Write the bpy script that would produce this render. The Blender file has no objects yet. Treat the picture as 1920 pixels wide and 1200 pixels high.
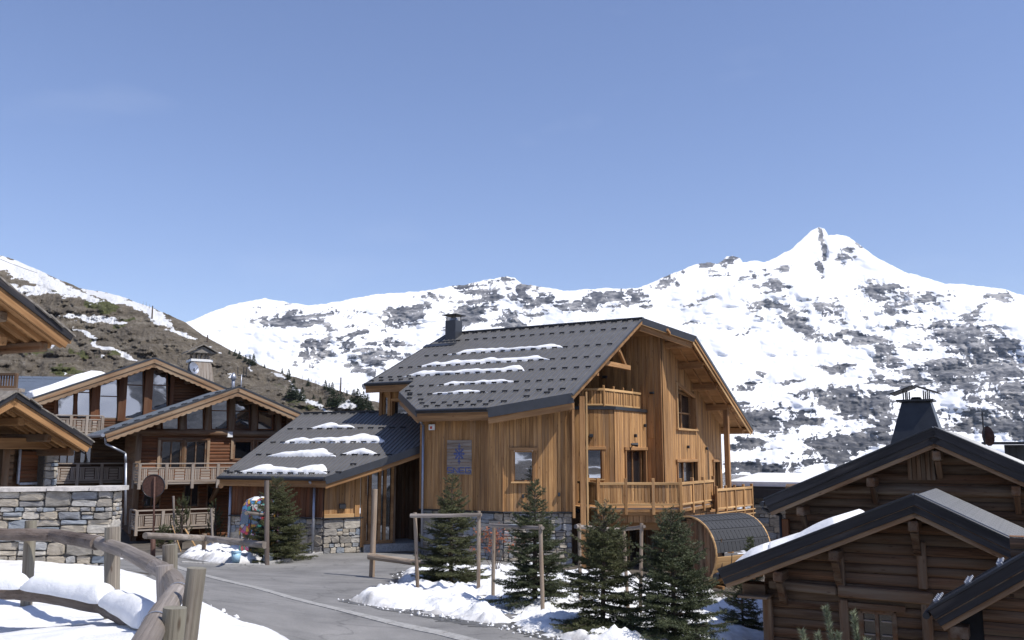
import bpy, math, random
import numpy as np
from mathutils import Vector as V, Matrix
SC = bpy.context.scene
COL = SC.collection
R = math.radians
random.seed(7)
Z = V((0, 0, 1))

# ------------------------------------------------------------------ camera, sky, sun
FPX = 1700.0
CZ = 3.4
PITCH = math.atan(250 / FPX)
cam = bpy.data.objects.new('camera', bpy.data.cameras.new('camera'))
COL.objects.link(cam)
cam.location = (0, 0, CZ)
cam.rotation_euler = (math.pi / 2 + PITCH, 0, 0)
cam.data.sensor_width = 36
cam.data.lens = 36 * FPX / 1920
cam.data.clip_start = 0.1
cam.data.clip_end = 40000
SC.camera = cam

SUN_EL = R(55)
SUN_AZ = V((0.868, -0.496, 0)).normalized()
SUN = V((SUN_AZ.x * math.cos(SUN_EL), SUN_AZ.y * math.cos(SUN_EL), math.sin(SUN_EL)))
wd = bpy.data.worlds.new('World')
SC.world = wd
wd.use_nodes = True
nt = wd.node_tree
nt.nodes.clear()
sky = nt.nodes.new('ShaderNodeTexSky')
sky.sky_type = 'NISHITA'
sky.sun_disc = False
sky.sun_elevation = SUN_EL
sky.sun_rotation = math.atan2(SUN_AZ.x, SUN_AZ.y)
sky.altitude = 2100
sky.air_density = 1.3
sky.dust_density = 1.3
sky.ozone_density = 2.2
hsv = nt.nodes.new('ShaderNodeMix'); hsv.data_type = 'RGBA'; hsv.blend_type = 'MULTIPLY'
hsv.inputs[0].default_value = 1.0
hsv.inputs[7].default_value = (1.05, 0.98, 1.12, 1)
bg = nt.nodes.new('ShaderNodeBackground')
bg.inputs['Strength'].default_value = 0.130
wo = nt.nodes.new('ShaderNodeOutputWorld')
# thin high cloud, a faint veil that belongs to the sky
tc = nt.nodes.new('ShaderNodeTexCoord')
mp = nt.nodes.new('ShaderNodeMapping'); mp.inputs['Scale'].default_value = (2.2, 2.2, 7.0)
nz = nt.nodes.new('ShaderNodeTexNoise'); nz.inputs['Scale'].default_value = 1.6; nz.inputs['Detail'].default_value = 7
rp = nt.nodes.new('ShaderNodeValToRGB')
rp.color_ramp.elements[0].position = 0.60; rp.color_ramp.elements[0].color = (0, 0, 0, 1)
rp.color_ramp.elements[1].position = 0.95; rp.color_ramp.elements[1].color = (0.16, 0.16, 0.16, 1)
mx = nt.nodes.new('ShaderNodeMix'); mx.data_type = 'RGBA'
mx.inputs[7].default_value = (7.0, 7.4, 8.2, 1)
L = nt.links
L.new(tc.outputs['Generated'], mp.inputs['Vector']); L.new(mp.outputs[0], nz.inputs['Vector']); L.new(nz.outputs['Fac'], rp.inputs[0])
L.new(sky.outputs[0], hsv.inputs[6]); L.new(hsv.outputs[2], mx.inputs[6]); L.new(rp.outputs[0], mx.inputs[0])
L.new(mx.outputs[2], bg.inputs[0]); L.new(bg.outputs[0], wo.inputs[0])

sl = bpy.data.lights.new('sun', 'SUN')
sl.energy = 5.0
sl.angle = R(0.53)
sl.color = (1.0, 0.955, 0.89)
so = bpy.data.objects.new('sun', sl)
COL.objects.link(so)
so.rotation_euler = SUN.to_track_quat('Z', 'Y').to_euler()
so.location = (40, -30, 60)
SC.view_settings.view_transform = 'Standard'
SC.view_settings.look = 'None'
SC.view_settings.exposure = 0.15
SC.view_settings.gamma = 1
SC.view_settings.use_curve_mapping = False

# ------------------------------------------------------------------ pixel rays to real points
CA, SA = math.cos(PITCH), math.sin(PITCH)
CAM = V((0, 0, CZ))
def ray(px, py):
    x = (px - 960) / FPX; u = (600 - py) / FPX
    return V((x, CA - SA * u, SA + CA * u))
def atY(px, py, Y):
    r = ray(px, py)
    return CAM + r * (Y / r.y)
def atZ(px, py, z):
    r = ray(px, py)
    return CAM + r * ((z - CZ) / r.z)
def hit(px, py, P0, n):
    r = ray(px, py)
    return CAM + r * ((P0 - CAM).dot(n) / r.dot(n))
def axes(vpx):
    U = V((vpx - 960, FPX / CA, 0)).normalized()
    ex = -U if vpx < 960 else U
    return ex, V((-ex.y, ex.x, 0))

# ------------------------------------------------------------------ materials
def newmat(name):
    m = bpy.data.materials.new(name); m.use_nodes = True
    n = m.node_tree.nodes; b = n['Principled BSDF']
    return m, n, m.node_tree.links, b
def ramp(n, stops):
    r = n.new('ShaderNodeValToRGB')
    e = r.color_ramp.elements
    while len(e) < len(stops): e.new(0.5)
    for k, (p, c) in enumerate(stops):
        e[k].position = p; e[k].color = (*c, 1) if len(c) == 3 else c
    return r
def noise(n, l, vec, scale, detail=4, rough=0.5, mapscale=None, dist=0):
    if mapscale:
        mp = n.new('ShaderNodeMapping'); mp.inputs['Scale'].default_value = mapscale
        l.new(vec, mp.inputs['Vector']); vec = mp.outputs[0]
    t = n.new('ShaderNodeTexNoise'); t.inputs['Scale'].default_value = scale
    t.inputs['Detail'].default_value = detail; t.inputs['Roughness'].default_value = rough
    t.inputs['Distortion'].default_value = dist
    l.new(vec, t.inputs['Vector']); return t
def bump(n, l, h, b, strength=0.3, dist=0.01):
    bp = n.new('ShaderNodeBump'); bp.inputs['Strength'].default_value = strength
    bp.inputs['Distance'].default_value = dist
    l.new(h, bp.inputs['Height']); l.new(bp.outputs[0], b.inputs['Normal'])
def mixc(n, l, fac, a, b_, mode='MIX'):
    m = n.new('ShaderNodeMix'); m.data_type = 'RGBA'; m.blend_type = mode
    for s, v in ((0, fac), (6, a), (7, b_)):
        if isinstance(v, (int, float)): m.inputs[s].default_value = v
        elif isinstance(v, tuple): m.inputs[s].default_value = (*v, 1)
        else: l.new(v, m.inputs[s])
    return m.outputs[2]
def mathn(n, l, op, a, b_=None, clamp=False):
    m = n.new('ShaderNodeMath'); m.operation = op; m.use_clamp = clamp
    for s, v in ((0, a), (1, b_)):
        if v is None: continue
        if isinstance(v, (int, float)): m.inputs[s].default_value = v
        else: l.new(v, m.inputs[s])
    return m.outputs[0]

def wood(name, c1, c2, var=0.35, knots=True, rough=0.7, grey=None, gfac=0.0, bs=0.35, fr=26):
    """grain runs along the object's local X"""
    m, n, l, b = newmat(name)
    t = n.new('ShaderNodeTexCoord'); oi = n.new('ShaderNodeObjectInfo')
    off = n.new('ShaderNodeVectorMath'); off.operation = 'ADD'
    sc = n.new('ShaderNodeVectorMath'); sc.operation = 'SCALE'; sc.inputs['Scale'].default_value = 37.0
    cmb = n.new('ShaderNodeCombineXYZ')
    for k in range(3): l.new(oi.outputs['Random'], cmb.inputs[k])
    l.new(cmb.outputs[0], sc.inputs[0]); l.new(t.outputs['Object'], off.inputs[0]); l.new(sc.outputs[0], off.inputs[1])
    v = off.outputs[0]
    g = noise(n, l, v, 1.0, 6, 0.65, (0.9, fr, fr), 0.4)
    g2 = noise(n, l, v, 1.0, 3, 0.5, (0.35, 2.2, 2.2))
    r = ramp(n, [(0.28, c2), (0.72, c1)])
    l.new(g.outputs['Fac'], r.inputs[0])
    col = r.outputs[0]
    r2 = ramp(n, [(0.3, (0.52, 0.48, 0.45)), (0.66, (1.15, 1.15, 1.15))])
    l.new(g2.outputs['Fac'], r2.inputs[0])
    col = mixc(n, l, 1.0, col, r2.outputs[0], 'MULTIPLY')
    rv = ramp(n, [(0.0, (1 - var, 1 - var * 1.05, 1 - var * 1.1)), (1.0, (1 + var * 0.5,) * 3)])
    l.new(oi.outputs['Random'], rv.inputs[0])
    col = mixc(n, l, 1.0, col, rv.outputs[0], 'MULTIPLY')
    if grey:
        g3 = noise(n, l, v, 1.0, 5, 0.6, (0.5, 5, 5))
        r3 = ramp(n, [(0.45 - gfac * 0.3, (0, 0, 0)), (0.75 - gfac * 0.2, (1, 1, 1))])
        l.new(g3.outputs['Fac'], r3.inputs[0])
        col = mixc(n, l, r3.outputs[0], col, grey)
    if knots:
        w = n.new('ShaderNodeTexVoronoi'); w.inputs['Scale'].default_value = 1.0
        mp = n.new('ShaderNodeMapping'); mp.inputs['Scale'].default_value = (2.2, 8, 8)
        l.new(v, mp.inputs[0]); l.new(mp.outputs[0], w.inputs['Vector'])
        rk = ramp(n, [(0.06, (0.35, 0.25, 0.2)), (0.14, (1, 1, 1))])
        l.new(w.outputs['Distance'], rk.inputs[0])
        col = mixc(n, l, 0.8, col, rk.outputs[0], 'MULTIPLY')
    l.new(col, b.inputs['Base Color'])
    b.inputs['Roughness'].default_value = rough
    b.inputs['Specular IOR Level'].default_value = 0.25
    bump(n, l, g.outputs['Fac'], b, bs, 0.006)
    return m

def plain(name, c, rough=0.5, metal=0.0, nscale=6, amt=0.2, bs=0.1, spec=0.5, mapscale=None):
    m, n, l, b = newmat(name)
    t = n.new('ShaderNodeTexCoord')
    g = noise(n, l, t.outputs['Object'], nscale, 5, 0.6, mapscale)
    r = ramp(n, [(0.3, tuple(x * (1 - amt) for x in c)), (0.7, tuple(min(1, x * (1 + amt)) for x in c))])
    l.new(g.outputs['Fac'], r.inputs[0]); l.new(r.outputs[0], b.inputs['Base Color'])
    b.inputs['Roughness'].default_value = rough; b.inputs['Metallic'].default_value = metal
    b.inputs['Specular IOR Level'].default_value = spec
    if bs: bump(n, l, g.outputs['Fac'], b, bs, 0.01)
    return m

M = {}
M['larch'] = wood('new_larch', (0.58, 0.345, 0.15), (0.30, 0.15, 0.055), 0.30, grey=(0.26, 0.165, 0.095), gfac=-0.1)
M['larch_pale'] = wood('pale_larch', (0.60, 0.40, 0.20), (0.44, 0.26, 0.11), 0.2, knots=False)
M['larch_beam'] = wood('larch_beam', (0.46, 0.27, 0.125), (0.28, 0.145, 0.06), 0.2)
M['soffit'] = wood('soffit_wood', (0.40, 0.24, 0.115), (0.26, 0.14, 0.06), 0.2, knots=False)
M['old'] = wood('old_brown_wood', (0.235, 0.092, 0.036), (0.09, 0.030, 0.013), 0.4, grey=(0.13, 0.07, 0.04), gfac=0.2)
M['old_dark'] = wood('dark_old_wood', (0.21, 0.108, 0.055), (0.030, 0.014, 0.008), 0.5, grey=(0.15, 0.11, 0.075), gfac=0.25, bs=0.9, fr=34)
M['old_beam'] = wood('old_beam_wood', (0.22, 0.11, 0.05), (0.10, 0.045, 0.02), 0.3, grey=(0.2, 0.155, 0.11), gfac=0.3)
M['barge'] = wood('carved_bargeboard', (0.33, 0.20, 0.11), (0.17, 0.09, 0.045), 0.2, grey=(0.33, 0.25, 0.17), gfac=0.3)
M['grey_wood'] = wood('weathered_grey_wood', (0.33, 0.255, 0.19), (0.19, 0.14, 0.10), 0.3, grey=(0.34, 0.30, 0.26), gfac=0.5)
M['black_wood'] = wood('black_stained_fascia', (0.045, 0.043, 0.046), (0.018, 0.018, 0.021), 0.2, knots=False, rough=0.5, grey=(0.10, 0.085, 0.08), gfac=-0.25)
M['silver_log'] = wood('silver_grey_log', (0.40, 0.36, 0.33), (0.20, 0.175, 0.155), 0.15, grey=(0.17, 0.145, 0.12), gfac=0.15, bs=1.0, fr=60)
M['green_log'] = wood('greenish_grey_log', (0.33, 0.29, 0.24), (0.075, 0.062, 0.048), 0.15, grey=(0.25, 0.235, 0.18), gfac=0.2, bs=1.0, fr=70)
M['dark_log'] = wood('dark_split_log', (0.17, 0.135, 0.115), (0.06, 0.045, 0.038), 0.2, grey=(0.20, 0.17, 0.15), gfac=0.2, bs=1.0, fr=55)
M['pole'] = wood('barked_pole', (0.34, 0.25, 0.17), (0.15, 0.10, 0.065), 0.3, grey=(0.32, 0.27, 0.22), gfac=0.3, bs=0.8)
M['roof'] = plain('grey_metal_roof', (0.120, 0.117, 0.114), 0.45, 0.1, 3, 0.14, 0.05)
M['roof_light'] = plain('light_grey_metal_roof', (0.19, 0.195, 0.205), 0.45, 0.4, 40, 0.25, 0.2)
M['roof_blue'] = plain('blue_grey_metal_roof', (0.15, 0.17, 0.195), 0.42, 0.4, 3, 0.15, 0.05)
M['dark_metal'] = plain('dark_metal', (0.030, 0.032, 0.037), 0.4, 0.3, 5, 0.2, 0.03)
M['fascia_metal'] = plain('fascia_metal', (0.062, 0.066, 0.074), 0.4, 0.4, 3, 0.12, 0.02)
M['zinc'] = plain('zinc_pipe', (0.34, 0.36, 0.41), 0.4, 0.6, 8, 0.15, 0.02)
M['white'] = plain('white_paint', (0.75, 0.75, 0.74), 0.5, 0, 5, 0.05, 0.02)
M['red'] = plain('red_lens', (0.5, 0.02, 0.015), 0.3, 0, 5, 0.05, 0)
M['rust'] = plain('rusty_steel', (0.075, 0.035, 0.025), 0.7, 0.2, 18, 0.4, 0.2)
M['slate'] = plain('stone_slate', (0.20, 0.18, 0.155), 0.8, 0, 6, 0.45, 0.4)
M['cap'] = plain('stone_cap', (0.50, 0.47, 0.44), 0.85, 0, 9, 0.25, 0.6)
M['mortar'] = plain('mortar', (0.10, 0.095, 0.09), 0.9, 0, 20, 0.4, 0.6)
M['shingle'] = plain('black_shingle', (0.035, 0.037, 0.042), 0.85, 0, 60, 0.4, 0.5)
M['concrete'] = plain('pale_concrete', (0.285, 0.28, 0.27), 0.85, 0, 14, 0.3, 0.4)
M['curtain'] = plain('curtain_cloth', (0.16, 0.17, 0.17), 0.9, 0, 5, 0.5, 0.2, mapscale=(9, 9, 0.3))
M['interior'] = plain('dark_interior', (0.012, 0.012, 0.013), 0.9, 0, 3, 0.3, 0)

def glassmat(name, base, mirror):
    m, n, l, b = newmat(name)
    b.inputs['Base Color'].default_value = (*base, 1); b.inputs['Roughness'].default_value = 0.25
    gl = n.new('ShaderNodeBsdfGlossy'); gl.inputs['Roughness'].default_value = 0.02
    gl.inputs['Color'].default_value = (0.88, 0.92, 1, 1)
    t = n.new('ShaderNodeTexCoord')
    w = noise(n, l, t.outputs['Object'], 1.3, 1)
    bp = n.new('ShaderNodeBump'); bp.inputs['Strength'].default_value = 0.12; bp.inputs['Distance'].default_value = 0.02
    l.new(w.outputs['Fac'], bp.inputs['Height']); l.new(bp.outputs[0], gl.inputs['Normal'])
    ms = n.new('ShaderNodeMixShader'); ms.inputs[0].default_value = mirror
    l.new(b.outputs[0], ms.inputs[1]); l.new(gl.outputs[0], ms.inputs[2])
    l.new(ms.outputs[0], n['Material Output'].inputs['Surface'])
    return m
M['glass'] = glassmat('window_glass', (0.012, 0.013, 0.016), 0.42)
M['glass_dark'] = glassmat('dark_window_glass', (0.012, 0.013, 0.016), 0.13)

def stonemat():
    m, n, l, b = newmat('field_stone')
    t = n.new('ShaderNodeTexCoord'); oi = n.new('ShaderNodeObjectInfo')
    r = ramp(n, [(0.0, (0.19, 0.225, 0.27)), (0.22, (0.30, 0.315, 0.335)), (0.45, (0.50, 0.45, 0.37)), (0.62, (0.20, 0.19, 0.175)),
                 (0.8, (0.38, 0.335, 0.27)), (1.0, (0.17, 0.18, 0.20))])
    l.new(oi.outputs['Random'], r.inputs[0])
    v = n.new('ShaderNodeVectorMath'); v.operation = 'ADD'
    cm = n.new('ShaderNodeCombineXYZ'); l.new(mathn(n, l, 'MULTIPLY', oi.outputs['Random'], 91.0), cm.inputs[0])
    l.new(t.outputs['Object'], v.inputs[0]); l.new(cm.outputs[0], v.inputs[1])
    g = noise(n, l, v.outputs[0], 9, 7, 0.65, (0.6, 0.6, 1.6))
    r2 = ramp(n, [(0.3, (0.62, 0.6, 0.58)), (0.7, (1.22, 1.22, 1.2))])
    l.new(g.outputs['Fac'], r2.inputs[0])
    l.new(mixc(n, l, 1.0, r.outputs[0], r2.outputs[0], 'MULTIPLY'), b.inputs['Base Color'])
    b.inputs['Roughness'].default_value = 0.85
    bump(n, l, g.outputs['Fac'], b, 0.8, 0.03)
    return m
M['stone'] = stonemat()

def snowmat(name, dirt=0.12, scale=1.0):
    m, n, l, b = newmat(name)
    t = n.new('ShaderNodeTexCoord')
    g = noise(n, l, t.outputs['Object'], 2.2 * scale, 8, 0.62)
    g2 = noise(n, l, t.outputs['Object'], 22 * scale, 5, 0.6)
    r = ramp(n, [(0.32, (0.74 - dirt, 0.745 - dirt, 0.745 - dirt * 0.95)), (0.55, (0.77, 0.775, 0.78))])
    l.new(g.outputs['Fac'], r.inputs[0])
    at = n.new('ShaderNodeAttribute'); at.attribute_name = 'dirt'
    gd = noise(n, l, t.outputs['Object'], 30, 5, 0.7)
    rd = ramp(n, [(0.56, (0, 0, 0)), (0.66, (1, 1, 1))]); l.new(gd.outputs['Fac'], rd.inputs[0])
    gp_ = mathn(n, l, 'MULTIPLY', rd.outputs[0], 0.12 if dirt > .05 else 0.02)
    fac = mathn(n, l, 'ADD', mathn(n, l, 'MULTIPLY', at.outputs['Fac'], 0.75), gp_, True)
    l.new(mixc(n, l, fac, r.outputs[0], (0.17, 0.15, 0.13)), b.inputs['Base Color'])
    b.inputs['Roughness'].default_value = 0.6
    b.inputs['Specular IOR Level'].default_value = 0.2
    h = mathn(n, l, 'ADD', g.outputs['Fac'], mathn(n, l, 'MULTIPLY', g2.outputs['Fac'], 0.22))
    bump(n, l, h, b, 0.55, 0.10 / scale)
    return m
M['snow'] = snowmat('snow')
M['snow_clean'] = snowmat('clean_snow', 0.03, 2.0)

def asphalt():
    m, n, l, b = newmat('asphalt')
    t = n.new('ShaderNodeTexCoord'); v = t.outputs['Object']
    g = noise(n, l, v, 0.55, 8, 0.65)
    g2 = noise(n, l, v, 60, 3, 0.7)
    g3 = noise(n, l, v, 1.0, 6, 0.6, (0.25, 2.5, 1), 0.6)
    r = ramp(n, [(0.3, (0.135, 0.132, 0.127)), (0.7, (0.25, 0.242, 0.232))])
    l.new(g.outputs['Fac'], r.inputs[0])
    r3 = ramp(n, [(0.55, (1, 1, 1)), (0.78, (0.55, 0.55, 0.57))])
    l.new(g3.outputs['Fac'], r3.inputs[0])
    c = mixc(n, l, 1.0, r.outputs[0], r3.outputs[0], 'MULTIPLY')
    r2 = ramp(n, [(0.3, (0.7, 0.7, 0.7)), (0.7, (1.25, 1.25, 1.25))]); l.new(g2.outputs['Fac'], r2.inputs[0])
    c = mixc(n, l, 1.0, c, r2.outputs[0], 'MULTIPLY')
    vo = n.new('ShaderNodeTexVoronoi'); vo.feature = 'DISTANCE_TO_EDGE'; vo.inputs['Scale'].default_value = 0.33
    dv = n.new('ShaderNodeVectorMath'); dv.operation = 'ADD'
    nn = noise(n, l, v, 1.2, 4); sc = n.new('ShaderNodeVectorMath'); sc.operation = 'SCALE'; sc.inputs['Scale'].default_value = 1.1
    l.new(nn.outputs['Color'], sc.inputs[0]); l.new(v, dv.inputs[0]); l.new(sc.outputs[0], dv.inputs[1]); l.new(dv.outputs[0], vo.inputs['Vector'])
    rk = ramp(n, [(0.004, (0.35, 0.35, 0.35)), (0.012, (1, 1, 1))]); l.new(vo.outputs['Distance'], rk.inputs[0])
    c = mixc(n, l, 0.4, c, rk.outputs[0], 'MULTIPLY')
    l.new(c, b.inputs['Base Color']); b.inputs['Roughness'].default_value = 0.8
    bump(n, l, g2.outputs['Fac'], b, 0.4, 0.01)
    return m
M['asphalt'] = asphalt()

def earth():
    m, n, l, b = newmat('earth')
    t = n.new('ShaderNodeTexCoord'); v = t.outputs['Object']
    g = noise(n, l, v, 1.2, 8, 0.65); g2 = noise(n, l, v, 0.12, 5, 0.6)
    r = ramp(n, [(0.3, (0.05, 0.042, 0.034)), (0.7, (0.13, 0.11, 0.085))]); l.new(g.outputs['Fac'], r.inputs[0])
    rs = ramp(n, [(0.56, (0, 0, 0)), (0.59, (1, 1, 1))]); l.new(g2.outputs['Fac'], rs.inputs[0])
    l.new(mixc(n, l, rs.outputs[0], r.outputs[0], (0.86, 0.865, 0.87)), b.inputs['Base Color'])
    b.inputs['Roughness'].default_value = 0.9
    bump(n, l, g.outputs['Fac'], b, 0.8, 0.1)
    return m
M['earth'] = earth()

def needlemat(name, dark, light):
    m, n, l, b = newmat(name)
    t = n.new('ShaderNodeTexCoord')
    g = noise(n, l, t.outputs['Object'], 4.5, 3, 0.6)
    g2 = noise(n, l, t.outputs['Object'], 40, 2, 0.6)
    r = ramp(n, [(0.3, dark), (0.7, light)])
    l.new(mathn(n, l, 'ADD', mathn(n, l, 'MULTIPLY', g.outputs['Fac'], 0.6), mathn(n, l, 'MULTIPLY', g2.outputs['Fac'], 0.4)), r.inputs[0])
    l.new(r.outputs[0], b.inputs['Base Color']); b.inputs['Roughness'].default_value = 0.55
    b.inputs['Specular IOR Level'].default_value = 0.3
    return m
M['fir'] = needlemat('fir_needles', (0.026, 0.034, 0.015), (0.135, 0.14, 0.06))
M['fir2'] = needlemat('bluish_fir_needles', (0.024, 0.034, 0.017), (0.11, 0.125, 0.058))
M['pine'] = needlemat('pine_needles', (0.07, 0.10, 0.06), (0.30, 0.32, 0.20))
M['pine2'] = needlemat('mountain_pine_needles', (0.03, 0.045, 0.02), (0.13, 0.14, 0.06))
M['hilltree'] = needlemat('far_conifer_needles', (0.016, 0.026, 0.012), (0.045, 0.06, 0.028))
M['bark'] = plain('bark', (0.09, 0.065, 0.05), 0.9, 0, 25, 0.5, 0.6)
M['larch_bare'] = plain('bare_larch_twigs', (0.16, 0.125, 0.095), 0.9, 0, 5, 0.3, 0)

# ------------------------------------------------------------------ object helpers
W = {}
def setp(o, label=None, cat=None, group=None, kind=None):
    if label: o['label'] = label
    if cat: o['category'] = cat
    if group: o['group'] = group
    if kind: o['kind'] = kind
    return o
def link(o, parent, Mw):
    COL.objects.link(o)
    if parent is not None:
        o.parent = parent
        o.matrix_basis = W[parent.name].inverted() @ Mw
    else:
        o.matrix_basis = Mw
    W[o.name] = Mw
    return o
def thing(name, label, cat, loc, group=None):
    o = bpy.data.objects.new(name, None)
    o.empty_display_size = 0.2
    link(o, None, Matrix.Translation(V(loc)))
    return setp(o, label, cat, group)
def mk(name, verts, faces, mat, parent=None, Mw=None, smooth=False, mesh=None):
    if mesh is None:
        mesh = bpy.data.meshes.new(name)
        mesh.from_pydata([tuple(v) for v in verts], [], faces)
        if mat is not None: mesh.materials.append(mat)
        if smooth: mesh.polygons.foreach_set('use_smooth', [True] * len(mesh.polygons))
        mesh.update()
    return link(bpy.data.objects.new(name, mesh), parent, Mw or Matrix.Identity(4))
def frame(o, x, z):
    """matrix with local X along x and local Z as near z as it can be"""
    x = x.normalized(); y = z.cross(x)
    if y.length < 1e-5: y = V((0, 1, 0)).cross(x)
    y.normalize(); z = x.cross(y)
    return Matrix(((x.x, y.x, z.x, o.x), (x.y, y.y, z.y, o.y), (x.z, y.z, z.z, o.z), (0, 0, 0, 1)))
def boxvf(x0, x1, w, h, c):
    w /= 2; h /= 2; vs = []
    c = min(c, w * 0.4, h * 0.4)
    ring = [(-w + c, -h), (w - c, -h), (w, -h + c), (w, h - c), (w - c, h), (-w + c, h), (-w, h - c), (-w, -h + c)]
    ins = [(a * (1 - c / w) if w else a, b * (1 - c / h) if h else b) for a, b in ring]
    for x, rg in ((x0, ins), (x0 + c, ring), (x1 - c, ring), (x1, ins)):
        vs += [(x, a, b) for a, b in rg]
    fs = [list(range(7, -1, -1)), list(range(24, 32))]
    for k in range(3):
        for i in range(8):
            j = (i + 1) % 8
            fs.append([k * 8 + i, k * 8 + j, (k + 1) * 8 + j, (k + 1) * 8 + i])
    return vs, fs
_bc = {}
def beam(name, p0, p1, w, h, mat, parent=None, up=Z, ch=0.008):
    d = p1 - p0; ln = d.length
    key = (name, round(ln, 3), round(w, 3), round(h, 3), mat.name)
    if key not in _bc:
        vs, fs = boxvf(0, ln, w, h, ch)
        me = bpy.data.meshes.new(name); me.from_pydata(vs, [], fs); me.materials.append(mat); me.update()
        _bc[key] = me
    return mk(name, None, None, None, parent, frame(p0, d, up), mesh=_bc[key])
class MB:
    def __init__(s): s.v = []; s.f = []
    def add(s, vs, fs):
        k = len(s.v); s.v += [V(v) for v in vs]; s.f += [[i + k for i in f] for f in fs]; return s
    def beam(s, p0, p1, w, h, up=Z, ch=0.006):
        d = p1 - p0; vs, fs = boxvf(0, d.length, w, h, ch); m = frame(p0, d, up)
        return s.add([m @ V(v) for v in vs], fs)
    def prism(s, pts, ext):
        n = len(pts)
        a = [V(p) for p in pts]; b = [p + ext for p in a]
        fs = [list(range(n)), list(range(2 * n - 1, n - 1, -1))]
        for i in range(n):
            j = (i + 1) % n; fs.append([i, i + n, j + n, j])
        return s.add(a + b, fs)
    def tube(s, path, rad, n=8, seed=0, wob=0.0, caps=True):
        rg = random.Random(seed); rows = []
        for k, p in enumerate(path):
            a = path[max(0, k - 1)]; b = path[min(len(path) - 1, k + 1)]
            m = frame(V(p), V(b) - V(a), Z if abs((V(b) - V(a)).normalized().z) < 0.95 else V((0, 1, 0)))
            r = rad[k] if isinstance(rad, (list, tuple)) else rad
            rows.append([m @ V((0, math.cos(t) * r * (1 + rg.uniform(-wob, wob)), math.sin(t) * r * (1 + rg.uniform(-wob, wob))))
                         for t in [2 * math.pi * i / n for i in range(n)]])
        fs = []
        for k in range(len(path) - 1):
            for i in range(n):
                j = (i + 1) % n; fs.append([k * n + i, k * n + j, (k + 1) * n + j, (k + 1) * n + i])
        if caps: fs += [list(range(n - 1, -1, -1)), list(range((len(path) - 1) * n, len(path) * n))]
        return s.add([p for r_ in rows for p in r_], fs)
    def build(s, name, mat, parent=None, smooth=False, xdir=None, up=Z, origin=None):
        o = origin or (sum(s.v, V((0, 0, 0))) / len(s.v))
        m = frame(o, xdir, up) if xdir is not None else Matrix.Translation(o)
        mi = m.inverted()
        ob = mk(name, [mi @ v for v in s.v], s.f, mat, parent, m, smooth)
        # make faces consistent
        return ob
def log(name, path, rad, mat, parent=None, n=12, seed=0, wob=0.05, sub=6):
    """round log with local X along it; path is a list of points"""
    P = [V(p) for p in path]; out = []; rr = []
    for k in range(len(P) - 1):
        for i in range(sub):
            t = i / sub; out.append(P[k].lerp(P[k + 1], t)); 
            r0 = rad[k] if isinstance(rad, (list, tuple)) else rad; r1 = rad[k + 1] if isinstance(rad, (list, tuple)) else rad
            rr.append(r0 + (r1 - r0) * t)
    out.append(P[-1]); rr.append(rad[-1] if isinstance(rad, (list, tuple)) else rad)
    d = P[-1] - P[0]
    mb = MB().tube(out, rr, n, seed, wob)
    # bevelled ends
    return mb.build(name, mat, parent, True if False else False, xdir=d, up=Z if abs(d.normalized().z) < 0.95 else V((0, 1, 0)))

class Plane:
    """vertical plane: s runs along sdir, out faces the viewer"""
    def __init__(s, P0, sdir):
        s.P0 = V((P0.x, P0.y, 0)); s.s = V((sdir.x, sdir.y, 0)).normalized()
        s.out = V((s.s.y, -s.s.x, 0))
    def q(s, px, py):
        p = hit(px, py, s.P0, s.out) - s.P0
        return (p.dot(s.s), p.z)
    def P(s, a, z, off=0.0): return s.P0 + s.s * a + s.out * off + V((0, 0, z))
    def moved(s, off): return Plane(s.P0 + s.out * off, s.s)

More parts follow.
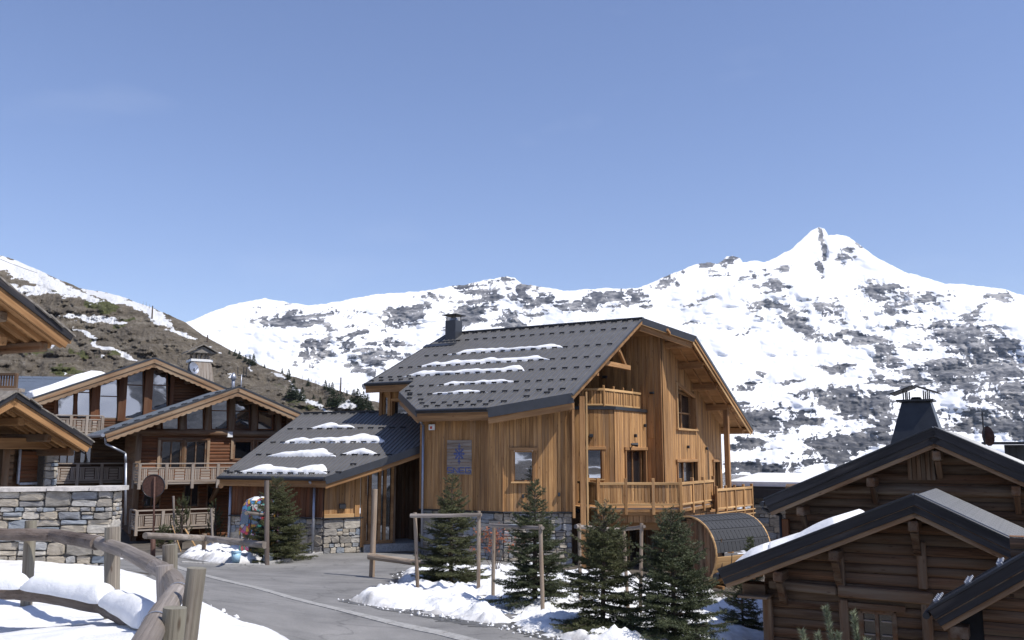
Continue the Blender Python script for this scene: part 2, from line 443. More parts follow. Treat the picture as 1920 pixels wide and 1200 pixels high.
def board_wall(parent, pl, s0, s1, zb, ztop, openings=(), bw=0.155, mat=None, seed=1, name='board', back=True, th=0.022):
    rg = random.Random(seed)
    cuts = sorted(set([s0, s1] + [c for o in openings for c in o[:2] if s0 < c < s1]))
    zt = ztop if callable(ztop) else (lambda s, z=ztop: z)
    bk = MB()
    for a, b in zip(cuts[:-1], cuts[1:]):
        n = max(1, round((b - a) / bw)); ws = [rg.uniform(0.75, 1.3) for _ in range(n)]; t = sum(ws)
        x = a
        for w in ws:
            w = w * (b - a) / t; mid = x + w / 2
            iv = [(zb, None)]
            ops = sorted([o for o in openings if o[0] < mid < o[1]], key=lambda o: o[2])
            segs = []; z = zb
            for o in ops:
                if o[2] - z > 0.03: segs.append((z, o[2], False))
                z = o[3]
            segs.append((z, 0, True))
            for z0, z1, top in segs:
                za, zc = (zt(x), zt(x + w)) if top else (z1, z1)
                if min(za, zc) - z0 < 0.02: continue
                g = 0.004; off = 0.02 + rg.uniform(0, 0.014)
                o0 = pl.P(x + g, z0, off)
                m = Matrix(((0, pl.s.x, pl.out.x, o0.x), (0, pl.s.y, pl.out.y, o0.y), (1, 0, 0, o0.z), (0, 0, 0, 1)))
                wd_ = w - 2 * g; e = 0.006
                ha, hc = za - z0, zc - z0
                vs = [(0, 0, 0), (ha, 0, 0), (hc, wd_, 0), (0, wd_, 0),
                      (0, 0, th - e), (ha, 0, th - e), (hc, wd_, th - e), (0, wd_, th - e),
                      (0, e, th), (ha, e, th), (hc, wd_ - e, th), (0, wd_ - e, th)]
                fs = [[0, 3, 2, 1], [0, 1, 5, 4], [3, 7, 6, 2], [4, 5, 9, 8], [7, 11, 10, 6], [8, 9, 10, 11], [1, 2, 6, 5], [5, 6, 10, 9], [0, 4, 7, 3], [4, 8, 11, 7]]
                mk(name, vs, fs, mat, parent, m)
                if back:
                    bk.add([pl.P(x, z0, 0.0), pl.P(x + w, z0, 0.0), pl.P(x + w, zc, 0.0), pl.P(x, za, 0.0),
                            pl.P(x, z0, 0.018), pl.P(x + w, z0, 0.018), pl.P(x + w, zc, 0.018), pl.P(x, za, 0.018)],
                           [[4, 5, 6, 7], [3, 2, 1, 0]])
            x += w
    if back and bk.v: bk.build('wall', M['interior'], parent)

def log_wall(parent, pl, zb, zt, rng, lh=0.21, mat=None, seed=1, openings=(), name='log', joined=False, prot=0.07):
    rg = random.Random(seed); z = zb; J = MB()
    while z < zt - 0.02:
        h = min(lh * rg.uniform(0.88, 1.12), zt - z)
        a, b = rng(z + h * 0.8)
        if b - a > 0.1:
            segs = [(a, b)]
            for o in openings:
                if o[2] < z + h / 2 < o[3]:
                    ns = []
                    for x0, x1 in segs:
                        if o[1] <= x0 or o[0] >= x1: ns.append((x0, x1)); continue
                        if o[0] > x0: ns.append((x0, o[0]))
                        if o[1] < x1: ns.append((o[1], x1))
                    segs = ns
            for x0, x1 in segs:
                if x1 - x0 < 0.05: continue
                p0 = pl.P(x0, z + h / 2, -0.02); p1 = pl.P(x1, z + h / 2, -0.02)
                q = prot + rg.uniform(-0.01, 0.012); hh = h / 2 - 0.006
                prof = [(-0.05, -hh), (q * 0.55, -hh), (q * 0.9, -hh * 0.55), (q, 0), (q * 0.9, hh * 0.55), (q * 0.55, hh), (-0.05, hh)]
                m = frame(p0, p1 - p0, Z); ln = (p1 - p0).length; sg = -1
                vs = [(0, sg * y, zz) for y, zz in prof] + [(ln, sg * y, zz) for y, zz in prof]
                k = len(prof)
                fs = [list(range(k)), list(range(2 * k - 1, k - 1, -1))] + [[i, i + k, (i + 1) % k + k, (i + 1) % k] for i in range(k)]
                if joined: J.add([m @ V(v) for v in vs], fs)
                else: mk(name, vs, fs, mat, parent, m)
        z += h
    if joined:
        o = J.build(name, mat, parent, xdir=pl.s); o['kind'] = 'stuff'

def window(parent, pl, poly, fw=0.06, fd=0.09, mull=(), off=0.0, glass='glass', fmat='old_beam', sill=False, name='window', recess=0.05):
    """poly: (s,z) corners. mull: list of ((s,z),(s,z)) bars. frame is the part, panes its sub-parts"""
    f = MB(); n = len(poly)
    cx = sum(p[0] for p in poly) / n; cz = sum(p[1] for p in poly) / n
    for i in range(n):
        a, b = poly[i], poly[(i + 1) % n]
        f.beam(pl.P(a[0], a[1], off), pl.P(b[0], b[1], off), fw, fd, up=pl.out)
    for a, b in mull:
        f.beam(pl.P(a[0], a[1], off - 0.005), pl.P(b[0], b[1], off - 0.005), fw * 0.7, fd * 0.8, up=pl.out)
    fo = f.build(name, M[fmat], parent)
    g = MB().prism([pl.P(a, z, off - recess) for a, z in poly], pl.out * 0.012)
    g.build('pane', M[glass], fo)
    if sill:
        s0 = min(p[0] for p in poly); s1 = max(p[0] for p in poly); z0 = min(p[1] for p in poly)
        b = MB().beam(pl.P(s0 - 0.06, z0 - 0.05, off + 0.05), pl.P(s1 + 0.06, z0 - 0.05, off + 0.05), 0.16, 0.05)
        b.build('sill', M[fmat], fo)
    return fo
def rect(s0, z0, s1, z1): return [(s0, z0), (s1, z0), (s1, z1), (s0, z1)]
def pxrect(pl, x0, y0, x1, y1):
    ym = (y0 + y1) / 2; xm = (x0 + x1) / 2
    a = pl.q(x0, ym)[0]; b = pl.q(x1, ym)[0]
    return a, pl.q(xm, y1)[1], b, pl.q(xm, y0)[1]

def rnd_stone(w, h, d, rg):
    """front face irregular polygon in local (x right, z up), y into the wall"""
    k = min(w, h) * 0.16
    base = [(k, 0), (w * 0.5, 0), (w - k, 0), (w, k), (w, h - k), (w - k, h), (w * 0.5, h), (k, h), (0, h - k), (0, k)]
    j = min(w, h) * 0.11
    base = [(x + rg.uniform(-j, j), z + rg.uniform(-j, j)) for x, z in base]
    cx, cz = w / 2, h / 2
    b1 = [(cx + (x - cx) * 0.9, cz + (z - cz) * 0.86) for x, z in base]
    n = len(base); vs = []
    vs += [(x, 0.05, z) for x, z in base]
    vs += [(x, -d * 0.55, z) for x, z in base]
    vs += [(x, -d * rg.uniform(0.85, 1.15), z) for x, z in b1]
    vs.append((cx + rg.uniform(-.2, .2) * w, -d * rg.uniform(0.95, 1.25), cz + rg.uniform(-.2, .2) * h))
    fs = []
    for r in range(2):
        for i in range(n):
            q = (i + 1) % n; fs.append([r * n + i, r * n + q, (r + 1) * n + q, (r + 1) * n + i])
    for i in range(n):
        fs.append([2 * n + i, 2 * n + (i + 1) % n, 3 * n])
    return vs, fs
def stone_wall(parent, pl, s0, s1, z0, z1, ch=0.2, asp=(1.0, 3.0), seed=1, back=0.25, d=0.06):
    rg = random.Random(seed)
    bk = MB().prism([pl.P(s0, z0, 0), pl.P(s1, z0, 0), pl.P(s1, z1, 0), pl.P(s0, z1, 0)], pl.out * -back)
    bk.build('mortar', M['mortar'], parent)
    z = z0
    while z < z1 - 0.03:
        h = ch * rg.choice([0.55, 0.9, 1.1, 1.45]) * rg.uniform(0.9, 1.1)
        if z1 - z - h < ch * 0.5: h = z1 - z
        x = s0 + 0.005
        while x < s1 - 0.04:
            w = min(h * rg.uniform(*asp), ch * 3.2)
            if s1 - x - w < h * 0.6: w = s1 - x
            if w > 0.03:
                parts = [(z, h)]
                if h > ch * 0.85 and rg.random() < 0.38: 
                    t = rg.uniform(0.35, 0.65); parts = [(z, h * t), (z + h * t, h * (1 - t))]
                for zz, hh in parts:
                    vs, fs = rnd_stone(w - 0.018, hh - 0.016, d * rg.uniform(0.6, 1.2), rg)
                    o = pl.P(x + 0.009, zz + 0.008, 0)
                    yv = -pl.out
                    m = Matrix(((pl.s.x, yv.x, 0, o.x), (pl.s.y, yv.y, 0, o.y), (0, 0, 1, o.z), (0, 0, 0, 1)))
                    mk('stone', vs, fs, M['stone'], parent, m)
            x += w
        z += h

# ------------------------------------------------------------------ numpy noise
def vnoise(x, y, seed=0):
    xi = np.floor(x).astype(np.int64); yi = np.floor(y).astype(np.int64)
    xf = x - xi; yf = y - yi
    def h(a, b):
        n = (a * 374761393 + b * 668265263 + seed * 1442695041 + 12345) & 0x7fffffff
        n = ((n ^ (n >> 13)) * 1274126177) & 0x7fffffff
        n = ((n ^ (n >> 15)) * 224682251) & 0x7fffffff
        return (n ^ (n >> 16)) % 100003 / 100003.0
    u = xf * xf * (3 - 2 * xf); v = yf * yf * (3 - 2 * yf)
    return (h(xi, yi) * (1 - u) + h(xi + 1, yi) * u) * (1 - v) + (h(xi, yi + 1) * (1 - u) + h(xi + 1, yi + 1) * u) * v
def fbm(x, y, oc=5, seed=0, gain=0.5):
    s = 0; a = 1; t = 0
    for k in range(oc):
        s = s + a * vnoise(x * 2 ** k + k * 17.3, y * 2 ** k + k * 9.1, seed + k); t += a; a *= gain
    return s / t
def ridged(x, y, oc=5, seed=0, gain=0.5):
    s = 0; a = 1; t = 0
    for k in range(oc):
        s = s + a * (1 - np.abs(2 * vnoise(x * 2 ** k + k * 7.7, y * 2 ** k + k * 3.3, seed + k) - 1)); t += a; a *= gain
    return s / t
def gridmesh(name, X, Y, Zv, mat, attrs=None, smooth=True, keep=None, mats=None):
    ny, nx = X.shape
    co = np.stack([X, Y, Zv], -1).reshape(-1, 3).astype(np.float32)
    i = np.arange(nx * ny).reshape(ny, nx)
    q = np.stack([i[:-1, :-1], i[:-1, 1:], i[1:, 1:], i[1:, :-1]], -1).reshape(-1, 4)
    if keep is not None:
        q = q[keep.reshape(-1)]
        used = np.unique(q); mp_ = -np.ones(nx * ny, np.int64); mp_[used] = np.arange(len(used)); q = mp_[q]; co = co[used]
    me = bpy.data.meshes.new(name)
    me.vertices.add(len(co)); me.vertices.foreach_set('co', co.ravel())
    me.loops.add(len(q) * 4); me.loops.foreach_set('vertex_index', q.ravel().astype(np.int32))
    me.polygons.add(len(q)); me.polygons.foreach_set('loop_start', np.arange(0, len(q) * 4, 4, dtype=np.int32))
    me.polygons.foreach_set('loop_total', np.full(len(q), 4, np.int32))
    me.polygons.foreach_set('use_smooth', np.full(len(q), smooth, bool))
    for k, a in (attrs or {}).items():
        at = me.attributes.new(k, 'FLOAT', 'POINT')
        a = a.reshape(-1)
        if keep is not None: a = a[used]
        at.data.foreach_set('value', a.astype(np.float32))
    me.materials.append(mat); me.update(calc_edges=True); me.validate()
    return link(bpy.data.objects.new(name, me), None, Matrix.Identity(4))
def to_tt(px, py):
    r = ray(px, py); return r.x / r.y, r.z / r.y

# ================================================================== MOUNTAINS
SKYL = [(-900, 600), (-300, 560), (0, 600), (200, 640), (355, 603), (395, 585), (430, 573), (470, 563), (500, 560), (535, 566), (575, 573), (620, 568), (660, 561), (700, 552),
        (760, 548), (800, 545), (850, 536), (880, 532), (915, 524), (950, 518), (965, 520), (980, 533), (1000, 536), (1030, 540), (1060, 547),
        (1090, 543), (1130, 541), (1165, 541), (1200, 540), (1240, 521), (1270, 509), (1300, 497), (1320, 492), (1345, 495), (1355, 490),
        (1362, 482), (1375, 480), (1388, 485), (1392, 491), (1420, 490), (1432, 493), (1455, 482), (1480, 470), (1500, 452), (1520, 434), (1535, 426), (1546, 428), (1553, 441),
        (1568, 440), (1590, 444), (1605, 455), (1620, 466), (1650, 487), (1700, 511), (1740, 523), (1770, 531), (1800, 533), (1840, 537), (1870, 540), (1895, 546), (1920, 554), (2100, 575), (2500, 560), (3200, 600)]
stx = np.array([to_tt(*p)[0] for p in SKYL]); ste = np.array([to_tt(*p)[1] for p in SKYL])
# rock outcrops: px, py, rx, ry, tilt(deg, up to the right positive), strength
ROCK = [(545, 597, 65, 16, -4, .8), (500, 580, 40, 7, -8, .5), (640, 590, 70, 14, 4, .45), (770, 585, 48, 20, 22, 1.0), (600, 650, 40, 20, 38, 1.0), (660, 635, 45, 14, 30, .8), (700, 660, 26, 8, 10, .7),
        (712, 672, 42, 15, -3, .9), (690, 692, 50, 11, -8, .7), (735, 648, 38, 11, -5, .8), (760, 675, 24, 9, 0, .8), (700, 720, 40, 16, 25, .6), (590, 625, 22, 6, 12, .7),
        (880, 590, 26, 42, -70, .9), (905, 555, 45, 28, -20, .75), (960, 530, 42, 14, -12, .8), (1000, 560, 45, 28, -25, .8), (1065, 572, 60, 13, 0, .9), (1130, 563, 62, 16, 2, .95), (1180, 565, 40, 15, 10, .8), (960, 600, 36, 16, -10, .85), (1010, 592, 30, 10, 0, .6),
        (850, 570, 40, 8, 30, .5), (1255, 525, 42, 12, 20, .8), (1330, 497, 34, 9, 5, .9), (1376, 488, 14, 5, 5, 1.0), (1300, 565, 50, 12, 25, .55), (1380, 520, 60, 16, 0, .45), (1440, 530, 60, 24, -30, .5),
        (1544, 458, 6, 30, 8, 1.2), (1540, 505, 7, 22, 5, 1.0), (1585, 480, 16, 22, -20, .75), (1610, 460, 16, 8, -30, .7), (1470, 500, 14, 24, -25, .6), (1445, 575, 42, 22, -15, .8), (1505, 608, 30, 20, -30, 1.15),
        (1560, 585, 70, 26, -10, .5), (1660, 545, 60, 24, -8, .7), (1740, 562, 45, 12, 14, .8), (1690, 575, 60, 14, 10, .6), (1590, 633, 75, 9, 4, .85), (1680, 610, 70, 8, 12, .6), (1750, 605, 30, 12, 10, .85), (1870, 560, 40, 8, 18, .8), (1820, 585, 30, 6, 14, .7),
        (1660, 660, 34, 28, -35, .9), (1720, 650, 20, 14, 0, .8), (1800, 635, 55, 30, -30, .95), (1860, 640, 50, 34, -35, 1.0), (1780, 700, 75, 26, 8, 1.1), (1880, 690, 60, 40, -30, 1.0), (1900, 740, 60, 30, -20, .95), (1830, 735, 30, 14, -30, .7),
        (1560, 688, 35, 8, -5, 1.0), (1640, 700, 24, 10, -5, .7), (1420, 705, 30, 5, 8, .8), (1470, 717, 30, 5, 10, .6), (1400, 625, 24, 4, 10, .6), (1300, 610, 30, 4, 15, .5),
        (1400, 725, 30, 9, 12, .8), (1660, 717, 45, 9, -10, 1.05), (1580, 735, 50, 9, 0, .9), (1560, 745, 60, 10, -5, .9),
        (1430, 785, 60, 26, -5, 1.25), (1520, 790, 40, 18, -10, .8), (1610, 765, 70, 22, -12, 1.0), (1650, 760, 40, 26, -10, .9), (1560, 820, 50, 9, 3, .9), (1640, 800, 46, 14, 0, .7), (1400, 835, 34, 12, -5, 1.0),
        (1560, 835, 60, 18, 10, 1.1), (1630, 820, 50, 22, 25, 1.2), (1590, 850, 36, 18, 40, .9), (1460, 845, 30, 8, -10, .5), (1420, 880, 50, 12, -10, 1.3), (1380, 885, 30, 10, 10, 1.1), (1860, 790, 60, 22, -6, 1.2), (1800, 800, 40, 12, 0, 1.0), (1750, 775, 30, 8, 0, .8), (1920, 800, 50, 22, 0, 1.1),
        (1700, 840, 40, 30, 10, 1.0), (1640, 870, 90, 14, 20, .6), (1500, 870, 60, 14, 10, .55)]
def build_mountains():
    cols = 1150; rows = 330
    px = np.linspace(-420, 2340, cols)
    tx = np.array([to_tt(p, 700)[0] for p in px])
    S = np.interp(tx, stx, ste)
    S = S + (fbm(tx * 130, tx * 0, 5, 3) - 0.5) * 0.0024 + (ridged(tx * 420, tx * 0 + 4, 3, 8) - 0.5) * 0.0010
    v = np.linspace(0, 1, rows)[:, None]
    lo = -0.055
    te = lo + (S[None, :] - lo) * v
    TX = np.broadcast_to(tx[None, :], te.shape)
    # distance grows up the slope; foreground spur lower right is nearer
    base = 1900 + 3400 * np.clip((te - lo) / 0.26, 0, 1.2) ** 0.85
    n1 = ridged(TX * 9, te * 16, 5, 21, 0.55); n2 = fbm(TX * 30 + te * 20, te * 55, 5, 31, 0.55)
    rock = np.zeros_like(te)
    TW = TX + (fbm(TX * 45, te * 70, 3, 201) - .5) * .030 + (fbm(TX * 170, te * 230, 4, 202, .6) - .5) * .016
    EW = te + (fbm(TX * 45 + 9, te * 70, 3, 203) - .5) * .016 + (fbm(TX * 170, te * 230 + 5, 4, 204, .6) - .5) * .011
    for (cx, cy, rx, ry, ang, st) in ROCK:
        c0, e0 = to_tt(cx, cy); a = math.radians(ang)
        k = 1 / (FPX * 1.02)
        small = rx < 20 and ry > 18
        u = ((TX + (TW - TX) * .3 if small else TW) - c0); w = ((te if small else EW) - e0)
        uu = (u * math.cos(a) + w * math.sin(a)) / (rx * k); ww = (-u * math.sin(a) + w * math.cos(a)) / (ry * k)
        d = uu * uu + ww * ww
        rock = np.maximum(rock, st * np.exp(-d * 0.75))
    nn = fbm(TX * 140 + 3, te * 260, 6, 77, 0.65)
    strat = fbm(TX * 60 - te * 30, te * 520, 4, 55, 0.6)
    gen = 0.50 * (ridged(TX * 26 + te * 10, te * 60, 4, 5) - 0.62) * 2
    crag = ridged(TX * 210 + te * 120, te * 300 - TX * 60, 5, 78, 0.62)
    wx_ = (fbm(TX * 60, te * 90, 4, 101) - .5) * .05
    streak = ridged((TX + wx_) * 150 + te * 210, (te - TX * .25) * 330 + wx_ * 900, 4, 79, 0.55)
    am = 0.45 + 0.75 * np.clip(rock, 0, 1)
    band = fbm(TX * 34 + te * 26, (te - TX * .10) * 300, 5, 401, .62)
    gully = ridged((TX + wx_ * .5) * 230 + te * 140, te * 46, 5, 402, .6)
    mask = rock * 1.28 + ((nn - 0.5) * 0.50 + (crag - 0.6) * 0.55 + (band - 0.5) * 1.7 + (gully - 0.62) * 1.5 + gen * 0.12) * am - 0.65
    relief = (n1 - 0.6) * 380 + (n2 - 0.5) * 60 + (ridged(TX * 90, te * 120, 4, 91) - 0.5) * 110 * np.clip(rock * 1.3 - .15, 0, 1)
    env = np.clip((1 - v) * 8, 0, 1)
    D = base + relief * env
    X = TX * D; Y = D + 0 * TX; Zv = CZ + te * D
    # back side
    k = 4
    Xb = [X]; Yb = [Y]; Zb = [Zv]; Mb = [mask]
    for i in range(1, k):
        DD = D[-1] + 400 * i
        Xb.append((tx * DD)[None]); Yb.append(DD[None]); Zb.append((CZ + S * DD - (330 * i) - 30)[None]); Mb.append(mask[-1:])
    X = np.concatenate(Xb); Y = np.concatenate(Yb); Zv = np.concatenate(Zb); mask = np.concatenate(Mb)
    m, n, l, b = newmat('mountain_snow_and_rock')
    at = n.new('ShaderNodeAttribute'); at.attribute_name = 'rock'
    t = n.new('ShaderNodeTexCoord')
    g = noise(n, l, t.outputs['Object'], 0.03, 9, 0.7, (1, 0.5, 1.8)); g2 = noise(n, l, t.outputs['Object'], 0.006, 8, 0.6, (1, 1, 3))
    f = mathn(n, l, 'ADD', at.outputs['Fac'], mathn(n, l, 'MULTIPLY', mathn(n, l, 'SUBTRACT', g.outputs['Fac'], 0.5), 0.55))
    r = ramp(n, [(0.0, (0, 0, 0)), (0.045, (1, 1, 1))]); l.new(f, r.inputs[0])
    rc = ramp(n, [(0.41, (0.035, 0.036, 0.042)), (0.5, (0.12, 0.118, 0.12)), (0.585, (0.30, 0.29, 0.28))]); l.new(mathn(n, l, 'ADD', mathn(n, l, 'MULTIPLY', g.outputs['Fac'], .5), mathn(n, l, 'MULTIPLY', g2.outputs['Fac'], .5)), rc.inputs[0])
    ge = n.new('ShaderNodeNewGeometry'); sz = n.new('ShaderNodeSeparateXYZ'); l.new(ge.outputs['Position'], sz.inputs[0])
    mr = n.new('ShaderNodeMapRange'); mr.inputs['From Min'].default_value = 0; mr.inputs['From Max'].default_value = 420; mr.inputs['To Min'].default_value = 0.55; mr.inputs['To Max'].default_value = 1.1; l.new(sz.outputs['Z'], mr.inputs['Value'])
    rcc = mixc(n, l, 1.0, rc.outputs[0], mr.outputs[0], 'MULTIPLY')  # low rock darkened in colour, standing in for thinner haze on nearer cliffs
    l.new(mixc(n, l, r.outputs[0], (0.77, 0.775, 0.78), rcc), b.inputs['Base Color'])
    b.inputs['Roughness'].default_value = 0.8; b.inputs['Specular IOR Level'].default_value = 0.1
    bump(n, l, g.outputs['Fac'], b, 0.25, 8)
    o = gridmesh('mountains', X, Y, Zv, m, {'rock': mask})
    setp(o, kind='structure')
    # the rest of the ring of mountains round the valley (seen in the window glass)
    az = np.linspace(R(62), R(360 - 62), 260); rr = np.linspace(0, 1, 26)[:, None]
    H = 420 + 800 * fbm(az * 3.2, az * 0, 5, 61) + 120 * ridged(az * 18, az * 0, 3, 62)
    Dd = 1500 + 3200 * rr + 0 * az[None]
    A = np.broadcast_to(az[None], Dd.shape)
    Zr = -80 + H[None] * rr ** 1.3 + (ridged(A * 9, rr * 6 + 0 * A, 4, 63) - 0.5) * 340 * np.clip(rr * 3, 0, 1)
    XX = np.sin(A) * Dd; YY = np.cos(A) * Dd
    mk_ = (fbm(A * 22, rr * 12 + 0 * A, 5, 64, 0.6) - 0.42 - 0.10 * rr) * 2.4
    o2 = gridmesh('mountains', XX, YY, Zr, m, {'rock': mk_})
    setp(o2, kind='structure')
build_mountains()

# ================================================================== HILL
HSK = [(-700, 330), (-300, 400), (0, 479), (30, 488), (60, 501), (100, 519), (150, 540), (190, 547), (220, 553), (260, 568), (290, 579), (320, 591), (345, 603), (380, 628), (430, 655), (470, 675), (500, 690), (550, 706),
       (600, 722), (650, 737), (700, 752), (740, 765), (800, 790), (900, 840), (1050, 905)]
htx = np.array([to_tt(*p)[0] for p in HSK]); hte = np.array([to_tt(*p)[1] for p in HSK])
HSNOW = [(40, 505, 60, 14, -18, 1.3), (90, 528, 70, 12, -22, 1.2), (60, 545, 55, 9, 4, 1.1), (150, 552, 60, 7, -22, .9), (215, 562, 60, 7, -20, 1.25), (270, 578, 50, 7, -22, 1.2), (25, 535, 30, 8, 0, .7), (200, 553, 40, 5, -12, 1.2),
         (165, 597, 50, 6, -5, 1.15), (205, 603, 22, 5, -10, 1.2), (165, 628, 26, 5, -30, 1.1), (195, 650, 24, 5, -22, 1.1), (235, 668, 22, 5, -30, 1.2), (300, 600, 40, 7, -35, 1.0), (330, 622, 36, 6, -32, 1.1),
         (310, 612, 14, 10, -40, .8), (360, 635, 14, 3, -30, .8), (403, 657, 12, 3, -35, 1.0), (190, 668, 8, 3, 0, .9), (93, 646, 14, 5, -22, 1.1), (75, 638, 8, 3, 0, .8), (430, 705, 12, 4, -10, .8), (520, 705, 20, 3, -30, .9), (585, 755, 30, 5, -30, 1.0),
         (560, 735, 16, 3, -30, .8), (650, 757, 24, 8, 0, 1.0), (610, 770, 30, 4, -30, .8), (470, 692, 14, 3, -30, .7), (545, 720, 10, 4, -30, .7), (350, 700, 30, 4, -20, .6), (255, 690, 18, 3, 0, .6), (120, 700, 10, 3, 0, .5)]
HBUSH = [(100, 545, 22, 5, -10, 1), (190, 572, 34, 9, -10, 1), (205, 582, 18, 8, 0, 1), (80, 655, 30, 8, -20, .7), (145, 660, 26, 8, -15, .8), (160, 668, 16, 6, -20, .9), (215, 664, 12, 6, 0, 1.1), (125, 695, 40, 10, -10, .9), (60, 658, 26, 8, 0, .6),
         (240, 600, 16, 6, 0, .8), (165, 640, 16, 5, -20, .6), (560, 760, 40, 12, -15, .7), (520, 725, 30, 8, -20, .5), (440, 690, 30, 6, -20, .5), (230, 612, 20, 5, -10, .7)]
def patches(TX, te, lst, fall=0.75):
    out = np.zeros_like(te)
    TX = TX + (fbm(TX * 70, te * 160, 4, 301, .6) - .5) * .022; te = te + (fbm(TX * 70 + 4, te * 160, 4, 302, .6) - .5) * .010
    for (cx, cy, rx, ry, ang, st) in lst:
        c0, e0 = to_tt(cx, cy); a = math.radians(ang); k = 1 / (FPX * 1.02)
        u = (TX - c0); w = (te - e0)
        uu = (u * math.cos(a) + w * math.sin(a)) / (rx * k); ww = (-u * math.sin(a) + w * math.cos(a)) / (ry * k)
        out = np.maximum(out, st * np.exp(-(uu * uu + ww * ww) * fall))
    return out
def hillD(tx, te):
    S = np.interp(tx, htx, hte); lo = -0.11
    v = np.clip((te - lo) / (S - lo), 0, 1)
    far = np.interp(tx, [-.9, -.56, -.35, -.2, -.1, .06], [420, 520, 420, 330, 290, 260])
    near = np.interp(tx, [-.9, -.56, -.35, -.2, -.1, .06], [70, 78, 95, 120, 150, 190])
    return near + (far - near) * v ** 1.15
def build_hill():
    cols = 760; rows = 300
    px = np.concatenate([np.linspace(-900, -40, 60)[:-1], np.linspace(-40, 900, cols), np.linspace(900, 1050, 20)[1:]])
    tx = np.array([to_tt(p, 700)[0] for p in px])
    S = np.interp(tx, htx, hte) + (fbm(tx * 160, tx * 0, 4, 13) - 0.5) * 0.0018
    v = np.linspace(0, 1, rows)[:, None]; lo = -0.11
    te = lo + (S[None] - lo) * v; TX = np.broadcast_to(tx[None], te.shape)
    D = hillD(TX, te)
    rl = (ridged(TX * 22, te * 34, 5, 41) - 0.6) * 26 + (fbm(TX * 90, te * 170, 5, 43, 0.6) - 0.5) * 12
    rl = rl * np.clip((1 - v) * 10, 0, 1) * np.clip(v * 6, 0, 1) * D / 350
    D2 = D + rl
    sn = patches(TX, te, HSNOW) + (fbm(TX * 150 + te * 90, te * 420, 5, 45, 0.62) - 0.5) * 0.9 + (ridged(TX * 60 + te * 60, te * 260, 4, 46) - 0.62) * 0.35 - 0.52
    bu = patches(TX, te, HBUSH) + (fbm(TX * 120, te * 300, 5, 47, 0.6) - 0.5) * 0.9 - 0.5
    X = [TX * D2]; Y = [D2]; Zv = [CZ + te * D2]; A = [sn]; B = [bu]
    for i in (1, 2):
        DD = D2[-1] + 60 * i
        X.append((tx * DD)[None]); Y.append(DD[None]); Zv.append((CZ + S * D2[-1] - 30 * i)[None]); A.append(sn[-1:]); B.append(bu[-1:])
    m, n, l, b = newmat('hillside_grass')
    a1 = n.new('ShaderNodeAttribute'); a1.attribute_name = 'snow'; a2 = n.new('ShaderNodeAttribute'); a2.attribute_name = 'bush'
    t = n.new('ShaderNodeTexCoord'); v_ = t.outputs['Object']
    g = noise(n, l, v_, 0.16, 9, 0.75); g2 = noise(n, l, v_, 0.8, 8, 0.8); g3 = noise(n, l, v_, 0.28, 6, 0.7)
    gs = noise(n, l, v_, 0.05, 6, 0.65, (0.4, 1, 3))
    r = ramp(n, [(0.36, (0.055, 0.046, 0.036)), (0.45, (0.11, 0.092, 0.070)), (0.54, (0.18, 0.155, 0.12)), (0.64, (0.30, 0.27, 0.225))])
    l.new(mathn(n, l, 'ADD', mathn(n, l, 'MULTIPLY', g.outputs['Fac'], 0.45), mathn(n, l, 'ADD', mathn(n, l, 'MULTIPLY', g2.outputs['Fac'], 0.3), mathn(n, l, 'MULTIPLY', gs.outputs['Fac'], 0.25))), r.inputs[0])
    col = r.outputs[0]
    rb = ramp(n, [(0.0, (0, 0, 0)), (0.12, (1, 1, 1))]); l.new(mathn(n, l, 'ADD', a2.outputs['Fac'], mathn(n, l, 'MULTIPLY', mathn(n, l, 'SUBTRACT', g2.outputs['Fac'], 0.5), 0.6)), rb.inputs[0])
    rg_ = ramp(n, [(0.35, (0.055, 0.058, 0.026)), (0.65, (0.13, 0.135, 0.055))]); l.new(g3.outputs['Fac'], rg_.inputs[0])
    col = mixc(n, l, rb.outputs[0], col, rg_.outputs[0])
    # scattered boulders and stone litter
    vo = n.new('ShaderNodeTexVoronoi'); vo.inputs['Scale'].default_value = 0.5; vo.inputs['Randomness'].default_value = 1
    l.new(v_, vo.inputs['Vector'])
    rv = ramp(n, [(0.12, (1, 1, 1)), (0.2, (0, 0, 0))]); l.new(vo.outputs['Distance'], rv.inputs[0])
    sel = mathn(n, l, 'GREATER_THAN', g.outputs['Fac'], 0.5)
    col = mixc(n, l, mathn(n, l, 'MULTIPLY', mathn(n, l, 'MULTIPLY', rv.outputs[0], sel), 0.8), col, (0.36, 0.34, 0.32))
    rs = ramp(n, [(0.0, (0, 0, 0)), (0.05, (1, 1, 1))]); l.new(mathn(n, l, 'ADD', a1.outputs['Fac'], mathn(n, l, 'MULTIPLY', mathn(n, l, 'SUBTRACT', g2.outputs['Fac'], 0.5), 0.55)), rs.inputs[0])
    col = mixc(n, l, rs.outputs[0], col, (0.77, 0.775, 0.78))
    l.new(col, b.inputs['Base Color']); b.inputs['Roughness'].default_value = 0.9; b.inputs['Specular IOR Level'].default_value = 0.1
    hh = mathn(n, l, 'ADD', g2.outputs['Fac'], mathn(n, l, 'MULTIPLY', g.outputs['Fac'], 2.0))
    bump(n, l, hh, b, 0.9, 1.2)
    o = gridmesh('hillside', np.concatenate(X), np.concatenate(Y), np.concatenate(Zv), m, {'snow': np.concatenate(A), 'bush': np.concatenate(B)})
    setp(o, kind='structure')
build_hill()

